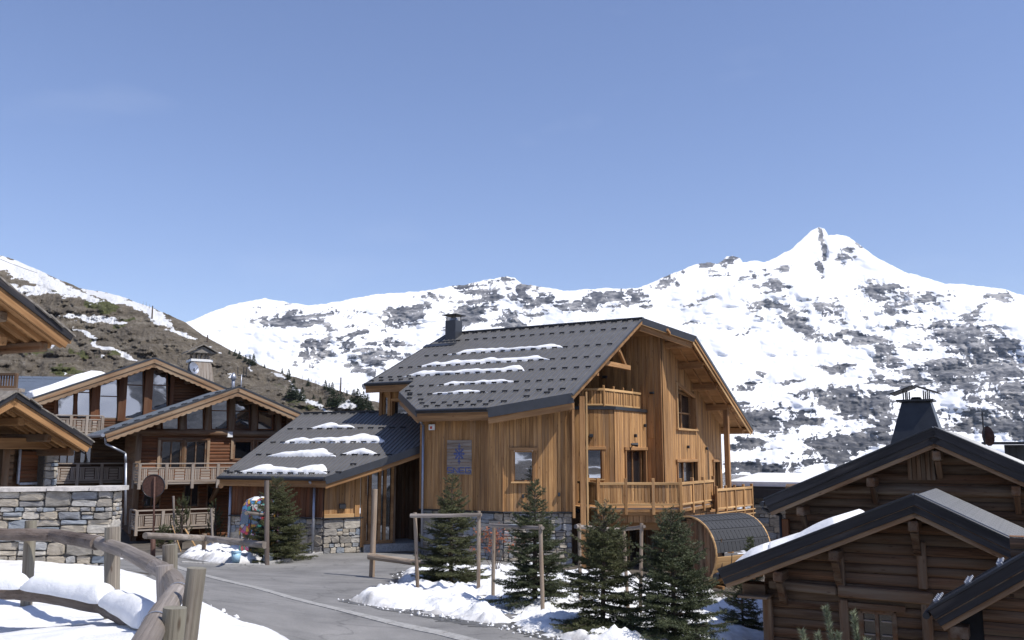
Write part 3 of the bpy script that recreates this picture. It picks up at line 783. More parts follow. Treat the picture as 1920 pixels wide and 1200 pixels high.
# air: even haze in one closed box round everything
def build_haze():
    m = bpy.data.materials.new('haze'); m.use_nodes = True; n = m.node_tree.nodes; n.clear()
    o = n.new('ShaderNodeOutputMaterial'); v = n.new('ShaderNodeVolumePrincipled')
    v.inputs['Color'].default_value = (0.66, 0.80, 1.0, 1); v.inputs['Density'].default_value = 0.00003; v.inputs['Anisotropy'].default_value = 0.1
    m.node_tree.links.new(v.outputs[0], o.inputs['Volume'])
    x0, x1, y0, y1, z0, z1 = -8200, 8200, -8200, 8200, -1700, 1900
    vs = [(x, y, z) for z in (z0, z1) for y in (y0, y1) for x in (x0, x1)]
    ob = mk('haze', vs, [[0, 2, 3, 1], [4, 5, 7, 6], [0, 1, 5, 4], [2, 6, 7, 3], [0, 4, 6, 2], [1, 3, 7, 5]], m)
    setp(ob, kind='stuff')
build_haze()

# ================================================================== NEAR GROUND
GP = []   # x, y, z
def gp(px, py, Y): p = atY(px, py, Y); GP.append((p.x, p.y, p.z))
for x, y, z in [(0, 0, 1.75), (-3, 0, 1.8), (-3, 5, 1.72), (-1.5, 5, 1.7), (0.5, 5, 1.3), (3, 3, 1.0), (6, 3, .2), (-6, 8, 1.28), (-4.5, 8, 1.28), (-12, 8, 1.3), (-8, 12, 1.0), (-6.3, 12, .95), (-14, 14, 1.05), (-20, 14, 1.1),
                (-9, 19.5, .85), (-14, 19.5, .95), (-22, 20, 1.0), (-12, 23, .7), (-3.0, 9.5, 1.35), (-3.6, 12, 1.1), (-2.6, 12, .85), (2, 10, .5), (-1.2, 9, .75), (0, 12, .3),
                (-5.4, 16, .62), (-3.9, 15.6, .3), (-3, 16.5, 0.02), (-5.0, 18.4, .3), (-8.2, 20.5, .62), (-8.5, 24, 0.2), (-11.5, 30, -.1), (-6, 24, 0.0), (-3, 22, -.1), (0, 15, 0.05), (0, 18, 0.0), (2, 15, 0), (5, 12, -.1),
                (-8.5, 30, -.35), (-6.5, 36.2, -.5), (-5, 36.5, -.5), (-4, 30, -.35), (-4, 27, -.28), (-1, 33, -.5), (1, 30, -.5), (-12, 40, -.7), (-18, 44, -.8), (-14, 50, -.6), (-25, 46, .2),
                (3, 17, -.25), (0.5, 21, -.1), (3, 22, -.5), (1, 25, -.3), (3.5, 27, -.9), (6, 27, -1.3), (5, 19.5, -1.0), (7, 18, -2.3), (8, 32, -1.25), (6.5, 30, -1.25), (10, 32, -1.4), (4, 34, -.9), (12, 34, -1.6), (7, 24, -1.5),
                (10, 20, -2.5), (8, 15, -2.4), (14, 20, -2.8), (20, 25, -3), (15, 12, -2), (25, 10, -2), (12, 45, -2), (20, 45, -3), (0, 45, -1.5), (0, 60, -3), (-20, 65, 1), (-40, 60, 4), (-30, 30, 1), (-40, 20, 2), (20, 0, 0), (30, 60, -6), (40, 40, -6), (-25, 0, 2), (0, -10, 2), (25, -10, 1), (-25, -10, 3), (45, 10, -4)]:
    GP.append((x, y, z))
GPa = np.array(GP, float)
def _fit():
    d = np.sqrt(((GPa[:, None, :2] - GPa[None, :, :2]) ** 2).sum(-1) + 0.6)
    A = np.block([[d + np.eye(len(GPa)) * 0.02, np.ones((len(GPa), 1))], [np.ones((1, len(GPa))), np.zeros((1, 1))]])
    return np.linalg.solve(A, np.append(GPa[:, 2], 0))
GW = _fit()
def gz(x, y):
    x = np.asarray(x, float); y = np.asarray(y, float); sh = x.shape
    d = np.sqrt((x.reshape(-1, 1) - GPa[None, :, 0]) ** 2 + (y.reshape(-1, 1) - GPa[None, :, 1]) ** 2 + 0.6)
    z = (d @ GW[:-1] + GW[-1]).reshape(sh)
    r = np.sqrt(x * x + (y - 20) ** 2)
    t = np.clip((r - 55) / 120, 0, 1)
    return z * (1 - t) + (-55 - 0.0 * r) * t
def gzf(x, y): return float(gz(np.array([x]), np.array([y]))[0])
def ghit(px, py, lift=0.0):
    r = ray(px, py); t = np.linspace(3, 90, 1500)
    x = r.x * t; y = r.y * t; z = CZ + r.z * t
    below = z < gz(x, y) + lift
    if not below.any(): return CAM + r * 90
    k = int(np.argmax(below))
    return V((x[k], y[k], z[k]))

def build_ground():
    xs = np.concatenate([-np.geomspace(3000, 46, 24), np.linspace(-44, 44, 170), np.geomspace(46, 3000, 24)])
    ys = np.concatenate([-np.geomspace(3000, 12, 24), np.linspace(-10, 75, 170), np.geomspace(78, 3000, 26)])
    X, Y = np.meshgrid(xs, ys)
    Zv = gz(X, Y)
    o = gridmesh('ground', X, Y, Zv, M['earth'])
    setp(o, kind='structure')
build_ground()

def inside(X, Y, poly):
    """signed distance to a polygon, positive inside"""
    P = np.array([(p[0], p[1]) for p in poly]); n = len(P)
    ins = np.zeros(X.shape, bool); dm = np.full(X.shape, 1e9)
    for i in range(n):
        ax, ay = P[i]; bx, by = P[(i + 1) % n]
        c = ((ay > Y) != (by > Y)) & (X < (bx - ax) * (Y - ay) / (by - ay + 1e-12) + ax)
        ins ^= c
        L2 = (bx - ax) ** 2 + (by - ay) ** 2 + 1e-12
        t = np.clip(((X - ax) * (bx - ax) + (Y - ay) * (by - ay)) / L2, 0, 1)
        dm = np.minimum(dm, np.hypot(X - ax - t * (bx - ax), Y - ay - t * (by - ay)))
    return np.where(ins, dm, -dm)
def sheet(name, poly, step, mat, lift=0.02, thick=0.0, edge=0.5, lump=0.0, lscale=1.0, rag=0.0, seed=0, kind='structure', fine=0.0):
    P = np.array([(p[0], p[1]) for p in poly])
    x0, y0 = P.min(0) - 0.4; x1, y1 = P.max(0) + 0.4
    X, Y = np.meshgrid(np.arange(x0, x1, step), np.arange(y0, y1, step))
    d = inside(X, Y, poly)
    if rag: d = d + (fbm(X * 1.3, Y * 1.3, 5, seed + 1, 0.6) - 0.5) * 2 * rag
    g = gz(X, Y)
    if thick:
        prof = np.clip(d / edge, -0.6, 1); prof = np.where(prof > 0, np.sin(prof * math.pi / 2) ** 0.8, prof)
        hh = prof * thick + (prof > 0) * np.clip(prof, 0, 1) * ((fbm(X * lscale, Y * lscale, 5, seed + 2, 0.55) - 0.42) * lump + (fbm(X * 7, Y * 7, 4, seed + 3, 0.6) - 0.5) * fine)
        Zv = g + lift + hh
        keep = d > -0.35
    else:
        Zv = g + lift; keep = d > 0
    dirt = np.clip(1 - d / (0.16 + 0.5 * fbm(X * 1.7, Y * 1.7, 3, seed + 9)), 0, 1) * np.clip(fbm(X * 5, Y * 5, 5, seed + 8, .65) * 3 - .75, 0, 1) if thick else None
    kq = keep[:-1, :-1] | keep[:-1, 1:] | keep[1:, 1:] | keep[1:, :-1] if thick else keep[:-1, :-1] & keep[:-1, 1:] & keep[1:, 1:] & keep[1:, :-1]
    o = gridmesh(name, X, Y, Zv, mat, {'dirt': dirt} if thick else None, keep=kq)
    if kind: setp(o, kind=kind)
    return o
def pxpoly(lst): 
    return [ghit(*p) for p in lst]

# asphalt road and forecourt
road = [(-13, 44), (-13, 26), (-9.6, 24.6), (-8.6, 21.5), (-5.6, 17.5), (-4.3, 14.5), (-3.2, 11), (-2, 7), (1.5, 3), (9, 2), (8, 8), (6, 14), (3.6, 17.2), (3.6, 21), (2, 30), (1.5, 37.5), (-3.2, 39), (-6.4, 37.4), (-12, 40)]
sheet('road', road, 0.16, M['asphalt'], lift=0.012)

# concrete gutter slabs along the road edge
def gutter():
    t = thing('drain_channel', 'pale concrete drainage slabs crossing the grey asphalt road', 'drain', ghit(560, 1130))
    pts = [ghit(x, y) for x, y in [(318, 1058), (372, 1077), (452, 1097), (545, 1122), (640, 1146), (735, 1170), (830, 1190), (930, 1215)]]
    P = []
    for a, b in zip(pts[:-1], pts[1:]):
        k = max(1, round((b - a).length / 0.95))
        P += [a.lerp(b, i / k) for i in range(k)]
    P.append(pts[-1])
    rg = random.Random(3)
    for a, b in zip(P[:-1], P[1:]):
        d = (b - a); d.z = 0; d.normalize(); w = V((-d.y, d.x, 0))
        a_ = a + d * 0.012; b_ = b - d * 0.012
        c = [a_ - w * .15, b_ - w * .15, b_ + w * .15, a_ + w * .15]
        zz = [gzf(p.x, p.y) + 0.022 + rg.uniform(0, .006) for p in c]
        pts4 = [V((p.x, p.y, z)) for p, z in zip(c, zz)]
        MB().prism(pts4, V((0, 0, -0.06))).build('slab', M['concrete'], t)
gutter()

# snow cover
fg = [(-15, -1), (-2.0, -1), (-1.55, 4), (-1.7, 8), (-2.35, 11), (-3.05, 13.6), (-3.6, 15.4), (-4.6, 16.3), (-6.2, 18.2), (-7.4, 19.8), (-8.3, 20.3), (-8.9, 20.2), (-15, 20.4)]
sheet('snow_bank', fg, 0.09, M['snow'], lift=0.0, thick=0.20, edge=0.6, lump=0.22, lscale=0.55, rag=0.16, seed=5, fine=0.03)
isl = pxpoly([(655, 1128), (700, 1116), (738, 1100), (752, 1076), (790, 1066), (870, 1068), (960, 1062), (1060, 1075), (1160, 1080), (1260, 1090), (1340, 1110), (1400, 1200), (1290, 1260), (1150, 1222), (1070, 1205), (960, 1181), (860, 1163), (760, 1149)])
sheet('snow_bank', isl, 0.065, M['snow'], lift=-0.02, thick=0.09, edge=0.35, lump=0.62, lscale=1.5, rag=0.14, seed=11, fine=0.16)
bed = pxpoly([(335, 1046), (355, 1034), (420, 1026), (478, 1024), (500, 1040), (498, 1057), (450, 1059), (400, 1056)])
sheet('snow_patch', bed, 0.06, M['snow'], lift=0.0, thick=0.16, edge=0.35, lump=0.5, lscale=1.6, rag=0.10, seed=21, fine=0.2)
sheet('snow_patch', pxpoly([(556, 1034), (566, 1024), (592, 1024), (604, 1032), (590, 1040)]), 0.06, M['snow'], thick=0.2, edge=0.4, lump=0.2, lscale=2, rag=0.05, seed=25, fine=0.1)
sheet('snow_patch', [(4.2, 22), (6, 20.5), (9.5, 22), (12, 26), (11, 30), (8, 31), (6, 29.5), (4.5, 27), (3.6, 24)], 0.12, M['snow'], thick=0.14, edge=0.6, lump=0.4, lscale=0.8, rag=0.5, seed=31, fine=0.12)

# asphalt left wet by the melting banks
def wet():
    m, n, l, b = newmat('wet_asphalt')
    t = n.new('ShaderNodeTexCoord'); g = noise(n, l, t.outputs['Object'], 3, 6, .65)
    r = ramp(n, [(0.35, (0.055, 0.054, 0.052)), (0.65, (0.12, 0.118, 0.113))]); l.new(g.outputs['Fac'], r.inputs[0]); l.new(r.outputs[0], b.inputs['Base Color'])
    rr = ramp(n, [(0.4, (.25, .25, .25)), (0.6, (.7, .7, .7))]); l.new(g.outputs['Fac'], rr.inputs[0]); l.new(rr.outputs[0], b.inputs['Roughness'])
    M['wet'] = m
wet()
def grow(poly, k):
    c = sum((V(p[:2]) if len(p) > 2 else V(p) for p in poly), V((0, 0))) / len(poly)
    return [(c.x + (p[0] - c.x) * (1 + k), c.y + (p[1] - c.y) * (1 + k)) for p in poly]
def wetsheet(poly, step, rag, seed, off):
    P = np.array([(p[0], p[1]) for p in poly]); x0, y0 = P.min(0) - 1; x1, y1 = P.max(0) + 1
    X, Y = np.meshgrid(np.arange(x0, x1, step), np.arange(y0, y1, step))
    d = inside(X, Y, poly) + off + (fbm(X * 1.1, Y * 1.1, 6, seed, .65) - .5) * 2 * rag
    dr = inside(X, Y, road)
    keep = (d > 0) & (d < off + .9) & (dr > .1)
    kq = keep[:-1, :-1] & keep[:-1, 1:] & keep[1:, 1:] & keep[1:, :-1]
    o = gridmesh('wet_road_patch', X, Y, gz(X, Y) + 0.018, M['wet'], keep=kq); setp(o, kind='structure')
wetsheet([(p[0], p[1]) for p in isl], .05, .55, 51, .28)
wetsheet(fg, .06, .35, 52, .12)
wetsheet([(p[0], p[1]) for p in bed], .05, .4, 53, .2)

# kerb in front of the annex bed
def kerb():
    t = thing('kerb', 'pale stone kerb edging the planted bed before the entrance', 'kerb', ghit(555, 1050))
    pts = [ghit(500, 1060), ghit(548, 1052), ghit(603, 1040)]
    for a, b in zip(pts[:-1], pts[1:]):
        k = max(2, round((b - a).length / 0.8))
        for i in range(k):
            p, q = a.lerp(b, i / k), a.lerp(b, (i + .97) / k)
            beam('kerb_stone', p + V((0, 0, .04)), q + V((0, 0, .04)), 0.16, 0.16, M['concrete'], t, ch=0.02)
    pts = [ghit(340, 1056), ghit(420, 1060), ghit(498, 1061)]
    for a, b in zip(pts[:-1], pts[1:]):
        k = max(2, round((b - a).length / 0.9))
        for i in range(k):
            p, q = a.lerp(b, i / k), a.lerp(b, (i + .97) / k)
            beam('kerb_stone', p + V((0, 0, .02)), q + V((0, 0, .02)), 0.14, 0.1, M['concrete'], t, ch=0.02)
kerb()
# ================================================================== MAIN CHALET
EX, EY = axes(-2000)
R0 = atY(1205, 598, 40)
def ML(a, b, z): return V((R0.x, R0.y, 0)) + EX * a + EY * b + V((0, 0, z))
T1_, T2_ = math.tan(R(28)), math.tan(R(25))
def zroof(b): return R0.z + b * T1_ if b < 0 else R0.z - b * T2_
nL = Z - EY * T1_; nR = Z + EY * T2_
def on(px, py, nrm):
    p = hit(px, py, R0, nrm) - R0
    return (p.dot(EX), p.dot(EY))

def clip(poly, a, sign):
    out = []
    for i in range(len(poly)):
        p, q = poly[i], poly[(i + 1) % len(poly)]
        dp, dq = sign * (p[0] - a), sign * (q[0] - a)
        if dp >= 0: out.append(p)
        if (dp > 0) != (dq > 0) and dp != dq:
            t = dp / (dp - dq); out.append((a, p[1] + (q[1] - p[1]) * t))
    return out
def roof_panels(parent, poly, toW, nrm, step, mat, rib=0.035, lift=0.02, name='roof_panel', midrib=True, sdirv=None):
    """standing seam sheets over a roof polygon; toW(a,b)->world point on the roof plane"""
    a0 = min(p[0] for p in poly); a1 = max(p[0] for p in poly)
    n = max(1, round((a1 - a0) / step)); st = (a1 - a0) / n
    for i in range(n):
        pc = clip(clip(poly, a0 + i * st, 1), a0 + (i + 1) * st - 0.002, -1)
        cl = []
        for p in pc:
            if not cl or abs(p[0] - cl[-1][0]) + abs(p[1] - cl[-1][1]) > 1e-3: cl.append(p)
        if len(cl) > 1 and abs(cl[0][0] - cl[-1][0]) + abs(cl[0][1] - cl[-1][1]) < 1e-3: cl.pop()
        if len(cl) < 3: continue
        pts = [toW(*p) + nrm * lift for p in cl]
        if (pts[1] - pts[0]).cross(pts[2] - pts[0]).dot(nrm) < 0: pts.reverse()
        mb = MB().prism(pts, nrm * 0.006)
        for aa in ([a0 + i * st + 0.01] + ([a0 + (i + .5) * st] if midrib else [])):
            bs = []
            for k in range(len(cl)):
                p, q = cl[k], cl[(k + 1) % len(cl)]
                if (p[0] - aa) * (q[0] - aa) < 0: bs.append(p[1] + (q[1] - p[1]) * (aa - p[0]) / (q[0] - p[0]))
            if len(bs) >= 2:
                mb.beam(toW(aa, min(bs)) + nrm * (lift + rib / 2), toW(aa, max(bs)) + nrm * (lift + rib / 2), 0.022, rib, up=nrm, ch=0.004)
        mb.build(name, mat, parent, xdir=sdirv)
_sg = {}
def snow_guard(parent, p, adir, sdir_up, nrm, w=0.26, mat='dark_metal'):
    key = (round(w, 2), mat)
    if key not in _sg:
        mb = MB(); o = V((0, 0, 0)); X = V((1, 0, 0)); Y_ = V((0, 1, 0))
        mb.beam(X * (-w / 2) + Z * .06, X * (w / 2) + Z * .06, 0.018, 0.055, ch=0.004)
        mb.beam(X * (-w * .36) + Y_ * .08 + Z * .045, X * (-w * .36) + Z * .045 - Y_ * .012, 0.03, 0.04, ch=.004)
        mb.beam(X * (w * .36) + Y_ * .08 + Z * .045, X * (w * .36) + Z * .045 - Y_ * .012, 0.03, 0.04, ch=.004)
        me = bpy.data.meshes.new('snow_guard'); me.from_pydata([tuple(v) for v in mb.v], [], mb.f); me.materials.append(M[mat]); me.update()
        _sg[key] = me
    x = adir.normalized(); y = sdir_up.normalized(); z = x.cross(y)
    if z.dot(nrm) < 0: x = -x; z = -z
    m = Matrix(((x.x, y.x, z.x, p.x), (x.y, y.y, z.y, p.y), (x.z, y.z, z.z, p.z), (0, 0, 0, 1)))
    return mk('snow_guard', None, None, None, parent, m, mesh=_sg[key])
def roof_snow(label, toW, a0, a1, b, nrm, wid=0.34, th=0.11, seed=0, group=None, bup=1.0, lumps=0.5):
    """a drift lying behind a row of snow guards; top-level, it rests on the roof"""
    rg = np.random.RandomState(seed); n = max(6, int((a1 - a0) / 0.07)); mN = 9
    vs = []; A = np.linspace(a0, a1, n)
    env = np.clip(np.minimum((A - a0) / .9, (a1 - A) / (.5 + .6 * rg.random_sample())), 0.0, 1) ** 0.8
    cyc = 0.5 + 0.5 * np.abs(np.sin(A * 2.0 * math.pi / 1.02 + seed))
    w_ = wid * env * (0.55 + 0.9 * vnoise(A * 1.7, A * 0, seed) ) * (1 - lumps * 0.3 + lumps * 0.3 * cyc)
    t_ = th * .8 * env * (0.75 + 0.4 * vnoise(A * 1.6, A * 0 + 5, seed + 1) + 0.18 * vnoise(A * 6, A * 0 + 2, seed + 6))
    lowoff = -0.03 + 0.08 * (vnoise(A * 3.1, A * 0 + 9, seed + 2))
    for i in range(n):
        for k in range(mN):
            u = k / (mN - 1)
            bb = b + bup * (lowoff[i] + w_[i] * u)
            h = t_[i] * max(0.0, math.sin(math.pi * min(1, u * 1.0) ** 0.75)) + 0.0
            h *= 1 + 0.12 * (vnoise(np.array([A[i] * 6.0]), np.array([u * 4.0]), seed + 3)[0] - .5)
            vs.append(toW(A[i], bb) + nrm * (0.024 + h + (0.012 if 0 < k < mN - 1 else -0.02)))
    fs = []
    for i in range(n - 1):
        for k in range(mN - 1):
            fs.append([i * mN + k, (i + 1) * mN + k, (i + 1) * mN + k + 1, i * mN + k + 1])
    o0 = vs[len(vs) // 2]
    o = mk('roof_snow', [v - o0 for v in vs], fs, M['snow_clean'], None, Matrix.Translation(o0), True)
    return setp(o, label, 'snow', group)

def op(r): return (r[0], r[2], r[1], r[3])
def baluster_panel(parent, p, q, z0, z1, n, mat, th=0.02, gap=0.35, name='baluster', cut=None):
    d = q - p; w = d.length / n; sd = d.normalized()
    for i in range(n):
        c = p + sd * (w * (i + .5))
        beam(name, V((c.x, c.y, z0)), V((c.x, c.y, z1)), w * (1 - gap), th, mat, parent, up=V((-sd.y, sd.x, 0)), ch=.004)
def railing(parent, pts, zf, h, step, mat, postw=0.10, posth=0.06, drop=0.0, n=7, railmat=None, ends=True, gap=0.3, low=0.14, lower_rail=True):
    """posts, rails and slats along a plan polyline (world x,y)"""
    railmat = railmat or mat
    for si, (a, b) in enumerate(zip(pts[:-1], pts[1:])):
        L_ = (b - a).length; k = max(1, round(L_ / step)); sd = (b - a).normalized(); nn = V((sd.y, -sd.x, 0))
        for i in range(k + 1):
            if i == 0 and si > 0: continue
            if i == 0 and not ends: continue
            c = a.lerp(b, i / k)
            beam('post', V((c.x, c.y, zf - drop)), V((c.x, c.y, zf + h + posth)), postw, postw, mat, parent, up=nn)
        zt = zf + h - 0.04
        beam('top_rail', V((a.x, a.y, zt)) + nn * .0, V((b.x, b.y, zt)), 0.11, 0.10, railmat, parent)
        beam('bottom_rail', V((a.x, a.y, zf + low)), V((b.x, b.y, zf + low)), 0.07, 0.07, railmat, parent)
        for i in range(k):
            p = a.lerp(b, i / k) + sd * (postw * .6); q = a.lerp(b, (i + 1) / k) - sd * (postw * .6)
            baluster_panel(parent, V((p.x, p.y, 0)), V((q.x, q.y, 0)), zf + low + 0.03, zt - 0.03, n, mat, gap=gap)

ch = thing('main_chalet', 'large new larch chalet with dark grey metal roof and snow rows, in the middle', 'chalet', ML(-3, -3, -0.6))
pE = on(915, 767, nL); pN1 = on(782, 771, nL); pN2 = on(749, 737, nL); pN3 = on(772, 719, nL); pF2 = on(688, 719, nL); pF = on(840, 625, nL)
FA = pF[0] + 0.1
polyL = [(0.0, 0.0), (0.0, -7.05), (pE[0], -8.02), (pN1[0], -8.02), (-8.62, -6.36), (-8.62, -5.36), (pF2[0], -5.36), (FA, 0.0)]
KA, KB = 1.86, 1.62
pL_ = on(1410, 797, nR)
LA, LB = 1.98, 10.0
polyR = [(0.0, 0.0), (KA, KB), (LA, LB), (FA, LB), (FA, 0.0)]
wL = lambda a, b: ML(a, b, R0.z + b * T1_)
wR = lambda a, b: ML(a, b, R0.z - b * T2_)
nLu = nL.normalized(); nRu = nR.normalized()
# slabs with wooden soffit
TH = 0.20
MB().prism([wL(*p) for p in polyL], V((0, 0, -TH))).build('roof_slab', M['soffit'], ch, xdir=EX)
MB().prism([wR(*p) for p in polyR], V((0, 0, -TH))).build('roof_slab', M['soffit'], ch, xdir=EX)
roof_panels(ch, polyL, wL, nLu, 0.5, M['roof'], sdirv=EY)
roof_panels(ch, polyR, wR, nRu, 0.5, M['roof'], sdirv=EY)
beam('ridge_cap', wL(FA - .03, 0) + Z * .05, wL(0.02, 0) + Z * .05, 0.22, 0.06, M['fascia_metal'], ch)
def edge_fascia(parent, p, q, out, hm=0.26, hw=0.22, top=0.06, matm='fascia_metal', matw='larch_beam', w=0.03, inset=0.05):
    """metal flashing over a timber board hanging on a roof edge"""
    up = Z
    a = p + out * 0.02 + Z * (top - hm / 2); b = q + out * 0.02 + Z * (top - hm / 2)
    beam('metal_fascia', a, b, w, hm, M[matm], parent, up=Z, ch=.004)
    if hw:
        a = p - out * inset + Z * (top - hm - hw / 2 + 0.02); b = q - out * inset + Z * (top - hm - hw / 2 + 0.02)
        beam('fascia_board', a, b, 0.06, hw, M[matw], parent, up=Z)
oE = (EX * 0.29 - EY * 0.957)
edge_fascia(ch, wL(0.0, -7.05), wL(pE[0], -8.02), V((-(wL(0, -7.05) - wL(pE[0], -8.02)).y, (wL(0, -7.05) - wL(pE[0], -8.02)).x, 0)).normalized() * -1, 0.38, 0.26)
edge_fascia(ch, wL(pE[0], -8.02), wL(pN1[0], -8.02), -EY, 0.16, 0.34)
edge_fascia(ch, wL(pN1[0], -8.02), wL(-8.62, -6.36), (-EX * .6 - EY * .8).normalized(), 0.30, 0.26)
edge_fascia(ch, wL(-8.62, -5.36), wL(pF2[0], -5.36), -EY, 0.14, 0.32)
edge_fascia(ch, wL(pF2[0], -5.36), wL(FA, 0), -EX, 0.12, 0.2)
# gutters
for (a, b, c) in ((pE[0], pN1[0], -8.02), (-8.62, pF2[0], -5.36)):
    g = MB(); p0 = wL(a, c) - EY * .08 + Z * .0; p1 = wL(b, c) - EY * .08
    g.tube([p0, p1], 0.065, 8); g.build('gutter', M['dark_metal'], ch)
# left rake: thin pale board under the sheet; prow rake with metal fascia and board
def rake(parent, p, q, out, metal=0.10, boards=((0.16, 0.0, 'larch_pale'),), w=0.04):
    dirv = (q - p).normalized(); up = dirv.cross(out).normalized()
    if up.z < 0: up = -up
    beam('metal_fascia', p + out * .03 + up * (0.05 - metal / 2), q + out * .03 + up * (0.05 - metal / 2), 0.03, metal, M['fascia_metal'], parent, up=up, ch=.004)
    z = 0.05 - metal
    for h, ins, mt in boards:
        beam('rake_board', p + out * (0.0 - ins) + up * (z - h / 2), q + out * (0.0 - ins) + up * (z - h / 2), w, h, M[mt], parent, up=up)
        z -= h
rake(ch, wL(0, 0), wL(0, -7.15), EX, 0.06, ((0.10, 0.02, 'larch_pale'), (0.14, 0.08, 'larch_beam')))
dK = (wR(KA, KB) - wR(0, 0)); oK = V((dK.y, -dK.x, 0)).normalized()
if oK.dot(EX) < 0: oK = -oK
rake(ch, wR(0, 0), wR(KA, KB), oK, 0.30, ((0.03, -0.02, 'larch_pale'), (0.26, 0.08, 'larch_beam')))
rake(ch, wR(KA, KB), wR(LA, LB), EX, 0.14, ((0.12, 0.0, 'larch_beam'), (0.16, 0.06, 'larch_pale')))
edge_fascia(ch, wR(LA, LB), wR(FA, LB), EY, 0.14, 0.2)
# rafters seen under the soffit
for b in np.arange(1.9, 9.6, 0.85):
    z = zroof(b) - TH - 0.06
for k, (a, b0, b1) in enumerate([(0.95, .5, 9.8), (1.55, 1.7, 9.8)]):
    beam('rafter', wR(a, b0) - Z * (TH + .05), wR(a, b1) - Z * (TH + .05), 0.09, 0.12, M['larch_beam'], ch)
for a in (-0.45, -1.1, -1.9):
    beam('rafter', wL(a, -.2) - Z * (TH + .05), wL(a, -6.3) - Z * (TH + .05), 0.09, 0.12, M['larch_beam'], ch)
# ---- walls
AG = 0.45; BT = 1.0
plG = Plane(ML(AG, 0, 0), EY)                       # gable wall, runs away to the right
plT = Plane(ML(0, BT, 0), EX)                       # dark tower face
cAz = 1.2; BA = -7.4
plA = Plane(ML(0, BA, 0), EX)
sA0 = plA.q(789, 900)[0]; sA1 = plA.q(943, 957)[0]
cA1 = plA.P(sA1, 0)
dB = V((1.0, -0.02, 0)).normalized()
plB = Plane(cA1, dB)
sB1 = plB.q(1071, 850)[0]
ZS = 1.22
def soff(pl):
    def f(s):
        p = pl.P(s, 0) - ML(0, 0, 0); b = p.dot(EY)
        return zroof(b) - TH + 0.02
    return f
# window wall
wx = pxrect(plB, 963, 845, 1000, 903)
board_wall(ch, plA, sA0, sA1 + .0, ZS, soff(plA), [], 0.17, M['larch'], 11)
board_wall(ch, plB, 0.0, sB1, ZS, soff(plB), [op(wx)], 0.16, M['larch'], 12)
# corner trims
for pl, s in ((plA, sA0 + .04), (plA, sA1 + .01), (plB, sB1 - .02)):
    p = pl.P(s, ZS, .05); beam('corner_post', p, V((p.x, p.y, soff(pl)(s) - 0.03)), 0.09, 0.09, M['larch_beam'], ch, up=pl.out)
pA = plA.q(912, 850)[0]; p = plA.P(pA, ZS, .045); beam('corner_post', p, V((p.x, p.y, soff(plA)(pA))), 0.14, 0.05, M['larch_beam'], ch, up=plA.out)
window(ch, plB, rect(wx[0] + .03, wx[2 - 1] + .03, wx[2] - .03, wx[3] - .03), 0.05, 0.08, off=-0.06, fmat='larch_beam', recess=.02)
def surround(parent, pl, r, w=0.11, d=0.16, mat='larch_beam', lintel=0.16, sill=True, ext=.16):
    s0, z0, s1, z1 = r
    beam('lintel', pl.P(s0 - ext, z1 + .06, .07), pl.P(s1 + ext, z1 + .06, .07), 0.13, lintel * .8, M[mat], parent)
    beam('jamb', pl.P(s0 - .03, z0, .03), pl.P(s0 - .03, z1, .03), w, d, M[mat], parent, up=pl.out)
    beam('jamb', pl.P(s1 + .03, z0, .03), pl.P(s1 + .03, z1, .03), w, d, M[mat], parent, up=pl.out)
    if sill: beam('sill', pl.P(s0 - .1, z0 - .03, .08), pl.P(s1 + .1, z0 - .03, .08), 0.2, 0.06, M['larch_pale'], parent)
surround(ch, plB, wx)
# deep reveal side of the window
# stone base under A and B
zg = -1.0
stone_wall(ch, plA.moved(-0.06), sA0, sA1 - .02, zg, ZS - .06, 0.24, (1.1, 2.6), 31, 0.2, 0.05)
stone_wall(ch, plB.moved(-0.04), 0.02, sB1, zg - .6, ZS - .06, 0.22, (0.9, 2.4), 32, 0.2, 0.05)
beam('base_flashing', plA.P(sA0, ZS - .03, .02), plA.P(sA1, ZS - .03, .02), 0.14, 0.05, M['dark_metal'], ch)
beam('base_flashing', plB.P(0, ZS - .03, .02), plB.P(sB1, ZS - .03, .02), 0.14, 0.05, M['dark_metal'], ch)
# side walls going back (closing the volume)
plAl = Plane(plA.P(sA0, 0), -EY)    # faces left
board_wall(ch, Plane(ML(plA.P(sA0, 0).dot(EX) - ML(0, 0, 0).dot(EX), -4.4, 0), -EY), 0, 3.0, ZS, soff(Plane(ML(plA.P(sA0, 0).dot(EX) - ML(0, 0, 0).dot(EX), -4.4, 0), -EY)), [], 0.17, M['larch'], 13)
# upper left back wall with a small bay window
BB = -4.5
plC = Plane(ML(0, BB, 0), EX)
sC0 = plC.q(716, 760)[0]; sC1 = sA0 + 0.2
wC = pxrect(plC, 737, 752, 768, 783); wC2 = pxrect(plC, 722, 745, 729, 781)
board_wall(ch, plC, sC0, sC1, 2.6, soff(plC), [op(wC), op(wC2)], 0.17, M['larch'], 14)
window(ch, plC, rect(*wC), 0.06, 0.08, off=-0.08, glass='glass_dark', fmat='larch_beam')
window(ch, plC, rect(*wC2), 0.03, 0.06, off=-0.02, fmat='larch_beam', recess=.0)
surround(ch, plC, wC, sill=True, ext=.05)
for px in (717, 733):
    s = plC.q(px, 760)[0]; p = plC.P(s, 3.2, .1); beam('corner_post', p, V((p.x, p.y, soff(plC)(s))), 0.16, 0.12, M['larch_beam'], ch, up=plC.out)
board_wall(ch, Plane(ML(plC.P(sC0, 0).dot(EX) - ML(0, 0, 0).dot(EX), 4, 0), -EY), 0, 8.5, 0, 6.2, [], 0.4, M['larch'], 15)
